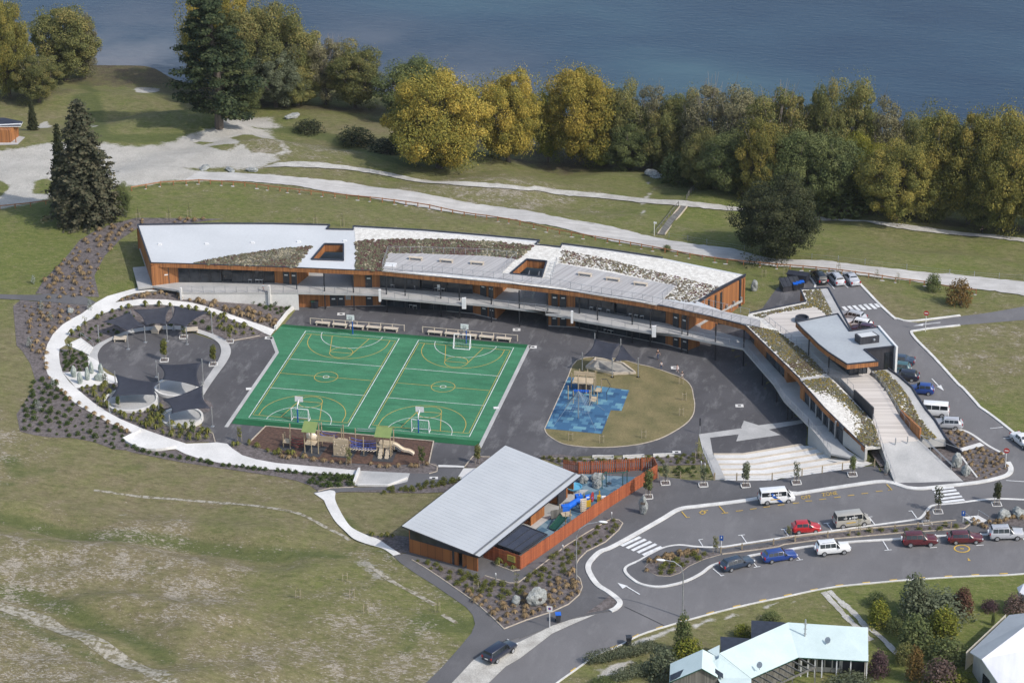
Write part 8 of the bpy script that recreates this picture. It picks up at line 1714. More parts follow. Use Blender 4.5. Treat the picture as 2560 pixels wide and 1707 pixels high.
def vehicle(kind):
    L_,ST,wb = TYPES[kind]; t = thing(kind + '_proto','x','car'); rings = []
    for x,w,zs,zb,wr,zr in ST: rings.append([Vector(p) for p in ((x,-w*.94,zs),(x,-w,(zs+zb)*.52),(x,-w*.97,zb),(x,-wr,zr),(x,wr,zr),(x,w*.97,zb),(x,w,(zs+zb)*.52),(x,w*.94,zs))])
    mb = MB(); mb.add([p for r in rings for p in r],[(i*8+j,i*8+(j+1)%8,(i+1)*8+(j+1)%8,(i+1)*8+j) for i in range(7) for j in range(8)] + [tuple(range(8)),tuple(range(56,64))]); o = mb.build('body',PAINT['white'],t,smooth=True)
    m = o.modifiers.new('b','BEVEL'); m.width = .05; m.segments = 2; m.limit_method = 'ANGLE'; m.angle_limit = R(28)
    def pane(nm,a,b_,c,d,i0=.06,j0=.10,off=.018):
        """a, b low edge; d, c high edge"""
        def bi(u,v): return (a * (1 - u) + b_ * u) * (1 - v) + (d * (1 - u) + c * u) * v
        q = [bi(i0,j0),bi(1 - i0,j0),bi(1 - i0,1 - j0 * .8),bi(i0,1 - j0 * .8)]; n = (q[1] - q[0]).cross(q[3] - q[0]).normalized(); cen = sum(q,Vector()) / 4
        if n.dot(cen - Vector((0,0,.7))) < 0: n = -n
        mb = MB(); mb.poly([p + n * off for p in q]); return mb.build(nm,MAT_cglass,t)
    pane('rear_window',rings[2][2],rings[2][5],rings[3][4],rings[3][3],.07,.1); pane('windscreen',rings[5][2].lerp(rings[5][3],.6),rings[5][5].lerp(rings[5][4],.6),rings[4][4],rings[4][3],.05,.06)
    for s in (0,1):
        a,b_ = (2,3) if s == 0 else (5,4); n = 3 if kind in ('van','wagon','suv','ute') else 2
        R3,R4 = rings[3],rings[4]
        for i in range(n): pane('side_window',R3[a].lerp(R4[a],i / n),R3[a].lerp(R4[a],(i + 1) / n),R3[b_].lerp(R4[b_],(i + 1) / n),R3[b_].lerp(R4[b_],i / n),.035,.13)
        mb = MB(); tri = [R4[a].lerp(rings[5][a],.06),R4[a].lerp(rings[5][a],.8),R4[b_].lerp(rings[5][b_],.12)]; tri = [p + Vector((0,.018 if s else -.018,.02)) for p in tri]; mb.poly(tri); mb.build('side_window',MAT_cglass,t)
        y = ST[4][1] * (1 if s else -1); mb = MB(); mb.box((ST[5][0] - .35,y * 1.09,ST[4][3] + .08),(.14,.2,.14)); mb.build('mirror',MAT_frame,t)
        for xs,nm,mt,k in ((ST[7][0] - .10,'headlight',MAT_lampg,6),(ST[0][0] + .06,'taillight',MAT_lampr,1)):
            mb = MB(); mb.box((xs,y * .80,ST[k][3] - .10),(.16,.24,.15 if k == 6 else .30)); mb.build(nm,mt,t)
        for x in (wb,-wb):
            r = .36 if kind in ('suv','ute','van') else .31; mb = MB(); mb.lathe([(r * .75,-.11),(r,-.09),(r,.09),(r * .75,.11)],18); mb.v = [(v[0] + x,v[2] + y * .93,v[1] + r) for v in mb.v]; w = mb.build('wheel',MAT_tyre,t); mb = MB(); mb.disc((x,y * .93 + (.125 if s else -.125),r),r * .66,(0,1 if s else -1,0)); mb.build('rim',MAT_alloy,w)
    for x,nm in ((ST[7][0] + .02,'front_bumper'),(ST[0][0] - .02,'rear_bumper')): mb = MB(); mb.box((x,0,ST[0][2] + .06),(.12,ST[1][1] * 1.7,.16)); mb.build(nm,MAT_frame if kind in ('suv','ute','van') else PAINT['white'],t)
    mb = MB(); mb.box((ST[0][0] - .04,0,ST[0][2] + .28),(.04,.5,.13)); mb.build('number_plate',MAT_sign,t)
    if kind in ('suv','wagon'):
        for y in (-.5,.5): mb = MB(); mb.tube([(-1.6,y,ST[4][5] + .05),(.1,y,ST[4][5] + .06)],.022,4); mb.build('roof_rail',MAT_frame,t)
    return t
PROTO = {}
def car(kind,col,a,b_,label,cat='car',side=True,extra=None):
    """a, b: photo pixels of rear and front on the near side wheels (side=True) or along the centre line"""
    A,B_ = G(*a),G(*b_); d = B_ - A; rz = math.atan2(d.y,d.x); c = (A + B_) / 2
    if side: c = c + Vector((-d.y,d.x,0)).normalized() * .85 * (1 if d.x > 0 else -1)
    c.z = h1(c.x,c.y) + .05
    if kind not in PROTO: PROTO[kind] = vehicle(kind); t = PROTO[kind]; t.location = c; t.rotation_euler = (0,0,rz); t.name = 'parked_car' if cat == 'car' else 'parked_van'
    else: t = dup(PROTO[kind],c,rz); t.name = 'parked_car' if cat == 'car' else 'parked_van'
    tag(t,label,cat,'parked cars and vans')
    for o in t.children:
        if o.name.startswith('body') or (o.name.startswith(('front_bumper','rear_bumper')) and kind in ('wagon','hatch','sedan')): o.material_slots[0].link = 'OBJECT'; o.material_slots[0].material = PAINT[col]
    return t
k1,j1,e1,d1 = (lambda *a: cK(a)[0]),(lambda *a: cJ(a)[0]),(lambda *a: cE(a)[0]),(lambda *a: cD(a)[0])
vn = car('van','gold',k1(520,600),k1(690,578),'silver gold minibus with dark window lettering on the island side','van')
mb = MB()
for x,w_,z in ((-1.2,.5,1.55),(-.55,.25,1.5),(.1,.8,1.62),(.1,.8,1.45)): mb.box((x,-.90,z),(w_,.02,.08 if w_ > .3 else .2))
mb.build('window_lettering',MAT_sign,vn); mb = MB(); mb.box((-.4,-.935,.85),(1.3,.02,.14)); mb.build('door_lettering',MAT_yellow,vn)
car('hatch','red',k1(127,655),k1(277,637),'small bright red hatchback on the island side'); s_ = car('suv','white',k1(347,845),k1(525,822),'white off roader with a spare wheel on its tail'); mb = MB(); mb.lathe([(.30,-.1),(.36,0),(.30,.1)],16); mb.v = [(v[2] - 2.45,v[0],v[1] + .98) for v in mb.v]; mb.build('spare_wheel',PAINT['white'],s_)
car('suv','maroon',k1(1095,765),k1(1282,755),'maroon off roader, left of the two dark red cars'); car('wagon','maroon',k1(1490,742),k1(1677,733),'maroon estate car with black roof rails'); car('suv','silver',k1(1850,708),k1(2037,702),'silver off roader at the right end of the street row')
car('wagon','slate',j1(1485,978),j1(1655,930),'dark slate blue estate car at the left end of the street row'); car('wagon','blue',j1(1847,905),j1(2010,875),'bright blue estate car on the street')
mv = car('van','white',j1(1802,400),j1(1992,372),'white minivan with a slanted blue stripe at the drop off kerb','van'); mb = MB(); mb.poly([(-.75,-.935,1.2),(-.25,-.935,1.2),(.75,-.955,.35),(.25,-.955,.35)]); mb.poly([(-.75,-.94,1.2),(-.25,-.94,1.2),(-.62,-.80,1.75),(-.98,-.80,1.75)]); mb.build('blue_stripe',MAT_bluep,mv)
car('ute','navy',cO((2160,1372))[0],cO((2290,1285))[0],'dark navy pickup with a canopy on the gravel verge','pickup')
car('sedan','white',e1(2245,1000),e1(2335,1068),'white sedan cut by the right edge of the view',side=True)
car('wagon','silver',e1(1645,855),e1(1530,850),'silver estate car nearest the garden bed behind the ramp',side=False); wv = car('van','white',e1(1500,735),e1(1395,730),'long white van with a flat roof beside the ramp roof','van',side=False); car('hatch','blue',e1(1390,520),e1(1290,515),'royal blue hatchback behind the ramp roof',side=False); car('wagon','navy',e1(1215,385),e1(1120,380),'dark blue car half hidden behind the white end wall',side=False); car('hatch','teal',e1(1165,310),e1(1070,305),'teal car half hidden behind the white end wall',side=False); car('sedan','slate',e1(1180,235),e1(1080,230),'dark green grey car furthest behind the white end wall',side=False)
car('wagon','silver',d1(1325,590),d1(1250,575),'silver car roof showing over the hall parapet',side=False); car('wagon','white',d1(1390,665),d1(1300,650),'white car roof showing over the hall parapet',side=False); car('hatch','plum',d1(1440,715),d1(1350,705),'plum car mostly hidden by the hall roof',side=False)
car('wagon','black',d1(1000,235),d1(935,165),'black estate car, left of three at the end of the car park',side=False); car('wagon','silver',d1(1170,250),d1(1100,175),'silver estate car in the middle of three at the end of the car park',side=False); car('sedan','silver',d1(1318,250),d1(1255,180),'pale silver saloon, right of three at the end of the car park',side=False)
# ================================================================ LAMPS, SIGNS, BINS, FENCES
for px,top,dx,lab in ((cI((1480,1125))[0],9.0,3.6,'tall curved street lamp in the bed in front of the red fence'),(cL((1278,560))[0],8.6,-3.0,'tall curved street lamp above the dark conical tree')):
    p = G(*px); t = thing('street_lamp',lab,'street lamp',p,0,'curved street lamps'); u_ = Vector((1,.22,0)); mb = MB(); mb.tube([(0,0,-.1),(0,0,top * .75),tuple(u_ * dx * .10 + Vector((0,0,top * .88))),tuple(u_ * dx * .4 + Vector((0,0,top * .97))),tuple(u_ * dx * .8 + Vector((0,0,top)))],[.11,.075,.07,.06,.05],8); mb.build('pole',MAT_galv,t); mb = MB(); mb.blob(tuple(u_ * dx * .95 + Vector((0,0,top))),(.62,.24,.14),1,.05,2); mb.build('lamp_head',MAT_wht,t)
BL = thing('bollard_light','x','bollard light'); mb = MB(); mb.tube([(0,0,0),(0,0,.95)],.08,8); mb.build('post',MAT_galv,BL); mb = MB(); mb.tube([(0,0,.95),(0,0,1.2)],.085,8); mb.build('lamp_head',MAT_sign,BL)
for px,lab in ((cI((873,1125))[0],'slim bollard light by the kindergarten entrance bed'),(cI((1378,912))[0],'slim bollard light half way along the red fence'),(cI((1746,665))[0],'slim bollard light at the tip of the fence bed'),(cP((143,665))[0],'slim bollard light in the bed by the paved arrow'),(cP((183,690))[0],'slim bollard light beside the pale bed left of the steps')): place(BL,G(*px) + Vector((0,0,.1)),0,lab,'slim bollard lights')
def post_sign(px,h,label,kind):
    p = G(*px); t = thing('sign_post',label,'sign',p); mb = MB(); mb.tube([(0,0,0),(0,0,h)],.05,6); mb.build('post',MAT_wht if kind != 'lamp' else MAT_galv,t); mb = MB()
    if kind == 'noentry': mb.disc((0,-.07,h - .05),.42,(0,-1,0),20); o = mb.build('sign_face',MAT_redp,t); mb = MB(); mb.box((0,-.09,h - .05),(.55,.02,.13)); mb.build('white_bar',MAT_sign,o)
    elif kind == 'blue': mb.box((0,-.07,h - .3),(.5,.04,.75)); o = mb.build('sign_face',MAT_bluep,t); mb = MB(); mb.box((0,-.095,h - .2),(.14,.01,.3)); mb.build('white_mark',MAT_sign,o)
    elif kind == 'park': mb.box((0,-.07,h - .3),(.75,.04,.8)); o = mb.build('sign_face',MAT_sign,t); mb = MB(); mb.disc((0,-.095,h - .25),.2,(0,-1,0)); mb.build('red_disc',MAT_redp,o); mb = MB(); mb.disc((0,-.098,h - .25),.13,(0,-1,0)); mb.build('blue_disc',MAT_bluep,o)
    elif kind == 'lamp': mb.tube([(0,0,h - 1.2),(0,0,h)],.11,8); mb.build('lamp_head',MAT_frame,t)
    else: mb.box((.15,-.06,h - .2),(.5,.04,.3)); mb.build('sign_face',MAT_sign,t)
post_sign(cE((2168,1262))[0],3.0,'red no entry sign on a white post at the car park corner','noentry'); post_sign(cJ((1405,765))[0],1.9,'blue parking sign near the tip of the island','blue'); post_sign(cK((1558,545))[0],1.8,'blue parking sign by the island steps','blue'); post_sign(cI((1280,1475))[0],3.2,'white no parking sign on a tall post at the road edge','park'); post_sign(cH((1763,1195))[0],2.6,'dark headed lamp post at the corner of the paved arrow','lamp'); post_sign(t3((1138,1540))[0],2.6,'white finger post at the foot of the timber stair','finger'); post_sign(cD((2012,700))[0],3.2,'white sign post at the side road junction','noentry')
BIN = thing('wheelie_bin','x','bin'); mb = MB(); mb.add([(-.22,-.24,.08),(.22,-.24,.08),(.22,.24,.08),(-.22,.24,.08),(-.29,-.34,1.0),(.29,-.34,1.0),(.29,.36,1.0),(-.29,.36,1.0)],[(0,3,2,1),(4,5,6,7),(0,1,5,4),(1,2,6,5),(2,3,7,6),(3,0,4,7)]); mb.build('body',MAT_frame,BIN); mb = MB(); mb.box((0,0,1.05),(.64,.78,.09),0,0,-.06); mb.build('lid',MAT_bluepl,BIN); mb = MB(); mb.tube([(-.3,.3,.12),(.3,.3,.12)],.11,8); mb.build('wheel',MAT_tyre,BIN)
for px,lab,lid in ((cI((1343,1430))[0],'black wheelie bin with blue lid at the road edge',0),(cL((752,830))[0],'black wheelie bin with dark lid by the hedge',1),(d1(735,300),'left blue lidded bin by the dark refuse shed',0),(d1(768,290),'middle blue lidded bin by the dark refuse shed',0),(d1(800,280),'right blue lidded bin by the dark refuse shed',0),(cA((1893,1058))[0],'green lidded bin against the lower cedar wall',2),(cA((1925,1060))[0],'dark bin next to the green one by the lower cedar wall',1)):
    p = W(*px,0) + Vector((0,0,.04)) if 'cedar wall' in lab else G(*px) + Vector((0,0,.05)); b_ = place(BIN,p,.3,lab,'wheelie bins',1.15)
    for o in b_.children:
        if o.name.startswith('lid') and lid: o.material_slots[0].link = 'OBJECT'; o.material_slots[0].material = MAT_frame if lid == 1 else MAT_dgreen
yd = W(*d1(690,265),2.6); sheet('service_yard',cD((560,275),(640,235),(830,160),(870,150),(930,270),(900,285),(860,420),(340,510),(420,470)),MAT_court,.05)
t = thing('refuse_shed','dark lean to refuse shed with ribbed sloping roof','shed',G(*d1(690,285))); mb = MB(); A_ = [(-1.6,-.9),(1.4,-.9),(1.4,.9),(-1.6,.9)]; mb.prism(A_,0,[.9,.9,1.6,1.6]); mb.build('walls',MAT_dark,t); mb = MB(); mb.prism([(x * 1.06,y * 1.1) for x,y in A_],[.93,.93,1.66,1.66],[1.0,1.0,1.73,1.73]); [mb.beam((x,-.98,1.03),(x,.98,1.76),.08,.06) for x in (-1.4,-.7,0,.7,1.3)]; mb.build('roof',MAT_frame,t); t.rotation_euler = (0,0,.5)
p = G(*d1(760,205)); mb = MB(); mb.prism([(-1.6,-.8),(1.6,-.8),(1.8,.8),(-1.8,.8)],0,1.3); mb.box((0,0,1.35),(3.5,1.7,.08)); o = mb.build('rubbish_skip',MAT_flash,loc=p); tag(o,'grey rubbish skip behind the refuse shed','skip'); o.rotation_euler = (0,0,-.1)
def post_fence(name,label,px,step,h,mat,rails,post=.14,cat='fence',rw=.10,pad=False):
    P = densify([G(*a) for a in px],step); t = thing(name,label,cat,P[0])
    for z in rails: mb = MB(); [mb.beam(Vector((a.x,a.y,h1(a.x,a.y) + z)),Vector((b_.x,b_.y,h1(b_.x,b_.y) + z)),rw * .5,rw) for a,b_ in zip(P[:-1],P[1:])]; mb.build('rail',mat,t,world=True)
    for p in P[:100]: g = h1(p.x,p.y); mb = MB(); mb.box((p.x,p.y,g + h / 2 - .1),(post,post,h + .2)); mb.build('post',mat,t,world=True)
    if pad:
        mb = MB(); [mb.blob((p.x + rnd.uniform(-.2,.2),p.y - .35,h1(p.x,p.y) + .02),(rnd.uniform(.25,.5),rnd.uniform(.15,.3),.04),i,.4,1) for i,p in enumerate(P) if i % 3]; tag(mb.build('spoil_heap',MAT_conc2,t,world=True),kind='stuff')
MAT_orail = M('orange_pine_rail',(.42,.20,.085),(.30,.14,.065),1,.8)
bk = t1((860,1248),(1050,1215),(1300,1200),(1600,1218),(1829,1250)) + t2((310,1255),(620,1290),(930,1322),(1240,1365),(1540,1425),(1829,1470)) + cC((270,115),(620,180),(975,240),(1300,300),(1665,370),(2030,425),(2352,455)) + cD((560,80),(940,110),(1325,155),(1720,215),(2000,250)) + [(2440,735)]
post_fence('rail_fence','long low orange timber rail fence following the gravel road',bk,2.05,.85,MAT_orail,(.72,),.16,rw=.16,pad=True); post_fence('rail_fence','short stretch of orange rail fence left of the big spruce',t1((-100,1390),(0,1370),(200,1350),(400,1322)),2.3,.85,MAT_orail,(.72,),.16,rw=.16)
post_fence('wire_fence','grey post and wire fence on the far side of the gravel road',cC((1460,175),(1830,240),(2200,300)) + cD((900,-10),(1420,45),(1830,95),(2250,145)) + [(2560,700)],3.6,1.0,MAT_galv,(.4,.8),.09,rw=.02)
post_fence('bollard_fence','row of timber posts with wires along the front of the seating steps',cP((290,785),(530,788),(915,786),(1240,740),(1680,678),(2030,640)),2.7,1.2,MAT_pole,(.4,.75),.15,rw=.025); post_fence('bollard_fence','short timber post fence in front of the pale bed',cJ((855,165),(1050,160),(1340,175)),2.6,1.1,MAT_pole,(.4,.8),.12,rw=.03)
post_fence('island_fence','row of short timber posts with a thin rail along the traffic island',cJ((1400,815),(1585,785),(1860,745),(2050,712)) + cK((95,718),(380,680),(765,640),(1165,600),(1455,600)),2.45,1.05,MAT_pole,(.8,),.17,rw=.06)
t = thing('island_steps','small white concrete steps with handrails on the island','steps',G(*k1(1660,525))); P = Gs(cK((1560,510),(1690,495),(1780,545),(1640,560))); mb = MB(); mb.prism([(p.x,p.y) for p in P],2.0,P[0].z + .3); mb.build('treads',MAT_conc,t,world=True); mb = MB(); [mb.tube([p,p + Vector((0,0,1.1)),q_ + Vector((0,0,1.0)),q_],.04,5) for p,q_ in ((P[0],P[3]),(P[1],P[2]))]; mb.build('handrail',MAT_galv,t,world=True)
t = thing('timber_stair','long straight timber edged stair climbing the grass bank with a handrail','steps',G(*t3((1250,1450))[0])); P = [Vector(p) for p in Gs(t3((1185,1535),(1330,1355)))]; mb = MB()
for i in range(26): p = P[0].lerp(P[1],(i + .5) / 26); p.z = h1(p.x,p.y) + .12; mb.box(p,(1.1,.8,.12),.1)
mb.build('treads',MAT_wood_grey,t,world=True); mb = MB(); [mb.beam(P[0] + Vector((dx,0,.2)),P[1] + Vector((dx,0,.2)),.12,.3) for dx in (-.62,.62)]; mb.build('stringer',MAT_bench,t,world=True); mb = MB(); mb.beam(P[0] + Vector((-.9,0,1.0)),P[1] + Vector((-.9,0,1.0)),.08,.1); [mb.box(P[0].lerp(P[1],i / 8) + Vector((-.9,0,.5)),(.1,.1,1.1)) for i in range(9)]; mb.build('handrail',MAT_wood_grey,t,world=True)
post_fence('handrail_fence','grey timber handrail running down to the trees beyond the path',t3((1350,1310),(1450,1200)),2.5,1.1,MAT_wood_grey,(.5,1.0),.12)
# chairs on the balconies
CHA = thing('chair','x','chair'); mb = MB(); mb.box((0,0,.46),(.46,.44,.05)); mb.build('seat',MAT_sign,CHA); mb = MB(); mb.box((0,.22,.75),(.46,.04,.4),0,0,-.15); mb.build('backrest',MAT_sign,CHA)
for x in (-.2,.2):
    for y in (-.2,.2): mb = MB(); mb.tube([(x,y,0),(x,y,.45)],.018,4); mb.build('leg',MAT_galv,CHA)
for cr,z,where,pts in ((cA,ZD,'left upper terrace',((1278,808),(1345,810),(1388,810))),(cB,ZD,'middle upper balcony',((715,858),(757,858),(925,872),(1145,890),(1168,905),(1210,898))),(cC,ZD,'right upper balcony',((700,885),(765,890),(785,900),(868,912),(1083,950),(1140,962),(1195,970))),(cB,0,'ground in front of the middle block',((895,1055),(932,1066),(1210,1078),(1340,1090),(1378,1090))),(cC,0,'ground under the right balcony',((665,1062),(838,1100),(880,1108),(912,1112)))):
    for i,q_ in enumerate(pts): place(CHA,W(*cr(q_)[0],z) + Vector((0,0,.03)),ax + .3 * math.sin(i * 2.1),'pale stackable chair standing on the ' + where,'chairs on the ' + where,1.25)
# ================================================================ PEOPLE
SKIN = M('skin',(.46,.29,.21),(.40,.25,.18),3,.6)
def skinned(name,nodes,edges,mat,parent,sub=1):
    me = bpy.data.meshes.new(name); me.from_pydata([n[:3] for n in nodes],edges,[]); o = bpy.data.objects.new(name,me); COL.objects.link(o); o.parent = parent; me.materials.append(mat)
    o.modifiers.new('skin','SKIN'); m = o.modifiers.new('s','SUBSURF'); m.levels = m.render_levels = sub
    for i,n in enumerate(nodes): o.data.skin_vertices[0].data[i].radius = (n[3],n[3])
    o.data.skin_vertices[0].data[0].use_root = True; return o
def person(px,h,rz,top,bottom,hair,label,stride=.22,z=None,pack=None,long=True):
    p = (G(*px) + Vector((0,0,.04))) if z is None else W(*px,z); t = thing('person',label,'person',p,rz); s = h / 1.75; t.scale = (s,s,s)
    N = [(0,0,.95,.12),(0,0,1.18,.125),(0,0,1.38,.13),(0,0,1.50,.055),(0,.02,1.63,.095),(0,.015,1.70,.075)]; E_ = [(0,1),(1,2),(2,3),(3,4),(4,5)]; legs,arms = [],[]
    for sd in (-1,1):
        k = len(N); f = stride * sd; N += [(sd*.10,0,.90,.095),(sd*.10,f*.5+.03,.50,.062),(sd*.10,f,.09,.042),(sd*.11,f+.16,.03,.036)]; E_ += [(0,k),(k,k+1),(k+1,k+2),(k+2,k+3)]; legs.append(k)
        a = len(N); N += [(sd*.19,0,1.40,.058),(sd*.25,-f*.35,1.13,.042),(sd*.26,-f*.5+.10,.90,.030),(sd*.26,-f*.5+.14,.82,.030)]; E_ += [(2,a),(a,a+1),(a+1,a+2),(a+2,a+3)]; arms.append(a)
        for q_ in range(4): b_ = len(N); N += [(sd*(.245+.012*q_),-f*.5+.125+.022*q_,.77,.009),(sd*(.24+.01*q_),-f*.5+.13+.024*q_,.725+.006*abs(q_-1),.008)]; E_ += [(a+3,b_),(b_,b_+1)]
        b_ = len(N); N += [(sd*.235,-f*.5+.18,.80,.010),(sd*.225,-f*.5+.21,.765,.009)]; E_ += [(a+3,b_),(b_,b_+1)]
    N += [(0,.115,1.625,.018)]; E_ += [(4,len(N) - 1)]
    skinned('body',N,E_,SKIN,t)
    g = .018; a0,a1 = arms; sh = [(x,y,z_,r+g) for x,y,z_,r in (N[0],N[1],N[2],N[a0],N[a0+1],N[a1],N[a1+1])]; skinned('shirt',sh,[(0,1),(1,2),(2,3),(3,4),(2,5),(5,6)],top,t)
    l0,l1 = legs; n2 = [(x,y,z_,r+g) for x,y,z_,r in (N[0],N[l0],N[l0+1],N[l1],N[l1+1])]; E2 = [(0,1),(1,2),(0,3),(3,4)]
    if long: n2 += [(*N[l0+2][:3],.058),(*N[l1+2][:3],.058)]; E2 += [(2,5),(4,6)]
    skinned('trousers' if long else 'shorts',n2,E2,bottom,t); skinned('hair',[(0,-.02,1.66,.092),(0,-.01,1.72,.075),(0,-.07,1.55,.055)],[(0,1),(0,2)],hair,t)
    for l in legs: skinned('shoe',[(N[l+2][0],N[l+2][1]-.03,.05,.05),(N[l+3][0],N[l+3][1]+.02,.04,.042)],[(0,1)],MAT_frame if long else MAT_sign,t,1)
    mb = MB(); [mb.blob((dx,.105,1.655),(.014,.01,.012),1,0,1) for dx in (-.035,.035)]; tag(mb.build('eyes',MAT_frame,t),kind='stuff')
    if pack: mb = MB(); mb.blob((0,-.22,1.25),(.17,.12,.24),2,.1,2); mb.build('backpack',pack,t,smooth=True)
CLB = M('black_cloth',(.02,.02,.024)); CLJ = M('blue_denim',(.045,.07,.13)); CLL = M('light_blue_cloth',(.28,.45,.55)); CLW = M('white_cloth',(.62,.60,.60)); CLP = M('pink_cloth',(.50,.10,.22)); HRB = M('brown_hair',(.05,.032,.022)); CLR = M('pale_pink_cloth',(.48,.34,.34))
person(cC((1350,1368))[0],1.8,-2.2,CLB,CLJ,HRB,'man in black top and blue jeans walking across the courtyard'); person(cC((1383,1465))[0],1.35,-2.6,CLW,CLJ,HRB,'child in white with a light blue backpack by the grass edge',.25,pack=CLL); person(cC((1540,1490))[0],1.25,-1.9,CLR,CLR,HRB,'child in pale pink running over the drain grate',.34,long=False); person(cC((1588,1552))[0],1.3,-2.6,CLB,CLW,HRB,'child with dark hair and white shorts at the edge of the grass',.2,long=False)
person(cA((1015,792))[0],1.6,3.1,CLP,CLJ,HRB,'person in a pink top standing in the left classroom doorway',.05,ZD + .02); person(cA((1408,893))[0],1.35,1.5,CLL,CLR,HRB,'child in light blue walking along the terrace railing',.2,ZD + .02,long=False); person(t4((1555,1532))[0],1.75,1.3,CLB,CLB,HRB,'dark clothed figure walking on the lake path'); person(cB((455,853))[0],1.2,3.0,CLP,CLB,HRB,'small child in red by the middle block door',.1,ZD + .02)
# ================================================================ NEIGHBOURING HOUSES
MAT_turq = M('pale_turquoise_roof',(.58,.68,.67),(.52,.62,.61),.4,.45,coord='pos',fine=.06,finescale=4); MAT_wroof = M('white_iron_roof',(.70,.70,.73),(.62,.62,.65),.4,.5,coord='pos',stretch=(3,.3,1)); MAT_cream = M('cream_wall',(.55,.52,.46),(.46,.43,.38),.8,.85)
def roofpiece(nm,px,zs,mat,par,th=.14): return slab(nm,px,zs,th,[mat,MAT_dgreen if mat is MAT_turq else MAT_sign],par,side=1)
hs = thing('turquoise_roof_house','low house with a big pale turquoise roof, gable and pergola at the bottom edge','house',G(1950,1640)); zh = h1(*W(1950,1640,1.5)[:2])
roofpiece('roof',cS((1385,62),(1890,95),(2225,115),(2230,470),(1495,430)),[zh+z for z in (4.6,4.6,4.3,2.9,2.9)],MAT_turq,hs); roofpiece('roof',cS((1385,62),(1495,430),(1000,650),(665,385)),[zh+z for z in (4.6,2.9,2.9,4.6)],MAT_turq,hs); roofpiece('roof',cS((665,385),(1000,650),(1000,780),(720,780),(640,640),(490,545),(660,435)),[zh+z for z in (4.58,2.88,2.5,2.6,2.9,3.3,4.2)],MAT_turq,hs)
roofpiece('gable_roof',cS((490,345),(480,545),(140,690),(150,495)),[zh+4.7,zh+4.7,zh+2.9,zh+2.9],MAT_turq,hs); roofpiece('gable_roof',cS((490,345),(665,437),(648,640),(480,545)),[zh+4.7,zh+3.6,zh+3.3,zh+4.7],MAT_turq,hs); roofpiece('flat_roof',cS((1000,40),(1340,60),(1395,75),(1395,190),(1000,240)),[zh+2.7]*5,MAT_flash,hs); roofpiece('flat_roof',cS((675,210),(1000,232),(900,340),(680,395)),[zh+2.6]*4,MAT_flash,hs); roofpiece('side_roof',cS((540,360),(668,298),(665,440)),[zh+3.0]*3,MAT_turq,hs)
def quadwall(nm,pts,mat,par=hs): mb = MB(); mb.poly(pts); k = Vector((.05,.18,0)); mb.poly([p + k for p in pts]); [mb.quad(pts[i],pts[(i + 1) % len(pts)],pts[(i + 1) % len(pts)] + k,pts[i] + k) for i in range(len(pts))]; return mb.build(nm,mat,par,world=True)
def dropwall(nm,a,za,b_,zb,mat,par=hs,inn=.4,z0=None): A,B_ = W(*a,za),W(*b_,zb); n = Vector((-(B_ - A).y,(B_ - A).x,0)).normalized() * inn; A += n; B_ += n; return quadwall(nm,[Vector((A.x,A.y,zh - .5)),Vector((B_.x,B_.y,zh - .5)),B_ - Vector((0,0,.16)),A - Vector((0,0,.16))],mat,par),A,B_
sc = lambda x,y: cS((x,y))[0]
g = [W(*sc(140,690),zh+2.9),W(*sc(480,545),zh+4.7),W(*sc(648,640),zh+3.3)]; quadwall('gable_wall',[Vector((g[0].x+.3,g[0].y+.35,zh-.5)),Vector((g[2].x,g[2].y+.35,zh-.5)),g[2]+Vector((0,.35,-.16)),g[1]+Vector((0,.35,-.16)),g[0]+Vector((.3,.35,-.16))],MAT_wood_grey)
w_,A_,B_ = dropwall('verandah_wall',sc(1495,430),zh+2.9,sc(2230,470),zh+2.9,MAT_cream,inn=1.6)
for i in range(5): a,b_ = A_.lerp(B_,.06 + .11 * i),A_.lerp(B_,.15 + .11 * i); mb = MB(); wallseg(mb,a,b_,zh + .7,zh + 2.3,.1,0,.04); mb.build('window',MAT_glass,hs,world=True)
a,b_ = A_.lerp(B_,.64),A_.lerp(B_,.97); mb = MB(); wallseg(mb,a,b_,zh,zh + 2.3,.1,0,.04); mb.build('carport_shade_panel',MAT_dark,hs,world=True)  # closed dark panel: the shade inside the open carport is put in as colour
for f in (.04,.14,.24,.34,.55,.75,.98): p = W(*sc(1495,430),zh+2.9).lerp(W(*sc(2230,470),zh+2.9),f); mb = MB(); mb.box((p.x,p.y + .25,zh + 1.35),(.14,.14,2.9)); mb.build('verandah_post',MAT_sign,hs,world=True)
dropwall('side_wall',sc(2230,470),zh+2.9,sc(2225,115),zh+4.3,MAT_cream); dropwall('verandah_wall',sc(1000,650),zh+2.9,sc(1495,430),zh+2.9,MAT_wood_grey,inn=.7); dropwall('rear_wall',sc(2225,115),zh+4.2,sc(1385,62),zh+4.4,MAT_cream); dropwall('rear_wall',sc(1385,62),zh+4.4,sc(665,385),zh+4.4,MAT_cream); dropwall('rear_wall',sc(660,440),zh+3.4,sc(490,350),zh+4.4,MAT_cream); dropwall('side_wall',sc(150,495),zh+2.8,sc(140,690),zh+2.8,MAT_wood_grey)
for px,zs in (((1000,40,1000,240),2.6),((675,210,680,395),2.5)): dropwall('dark_wall',sc(*px[:2]),zh+zs,sc(*px[2:]),zh+zs,MAT_dark,inn=.1)
E0_,E1_ = W(*sc(1010,655),zh+2.75),W(*sc(1495,435),zh+2.75); mb = MB(); ov = Vector((2.6,-1.9,0))
for i in range(8): a = E0_.lerp(E1_,i / 7); mb.beam(a,a + ov * .9,.1,.2)
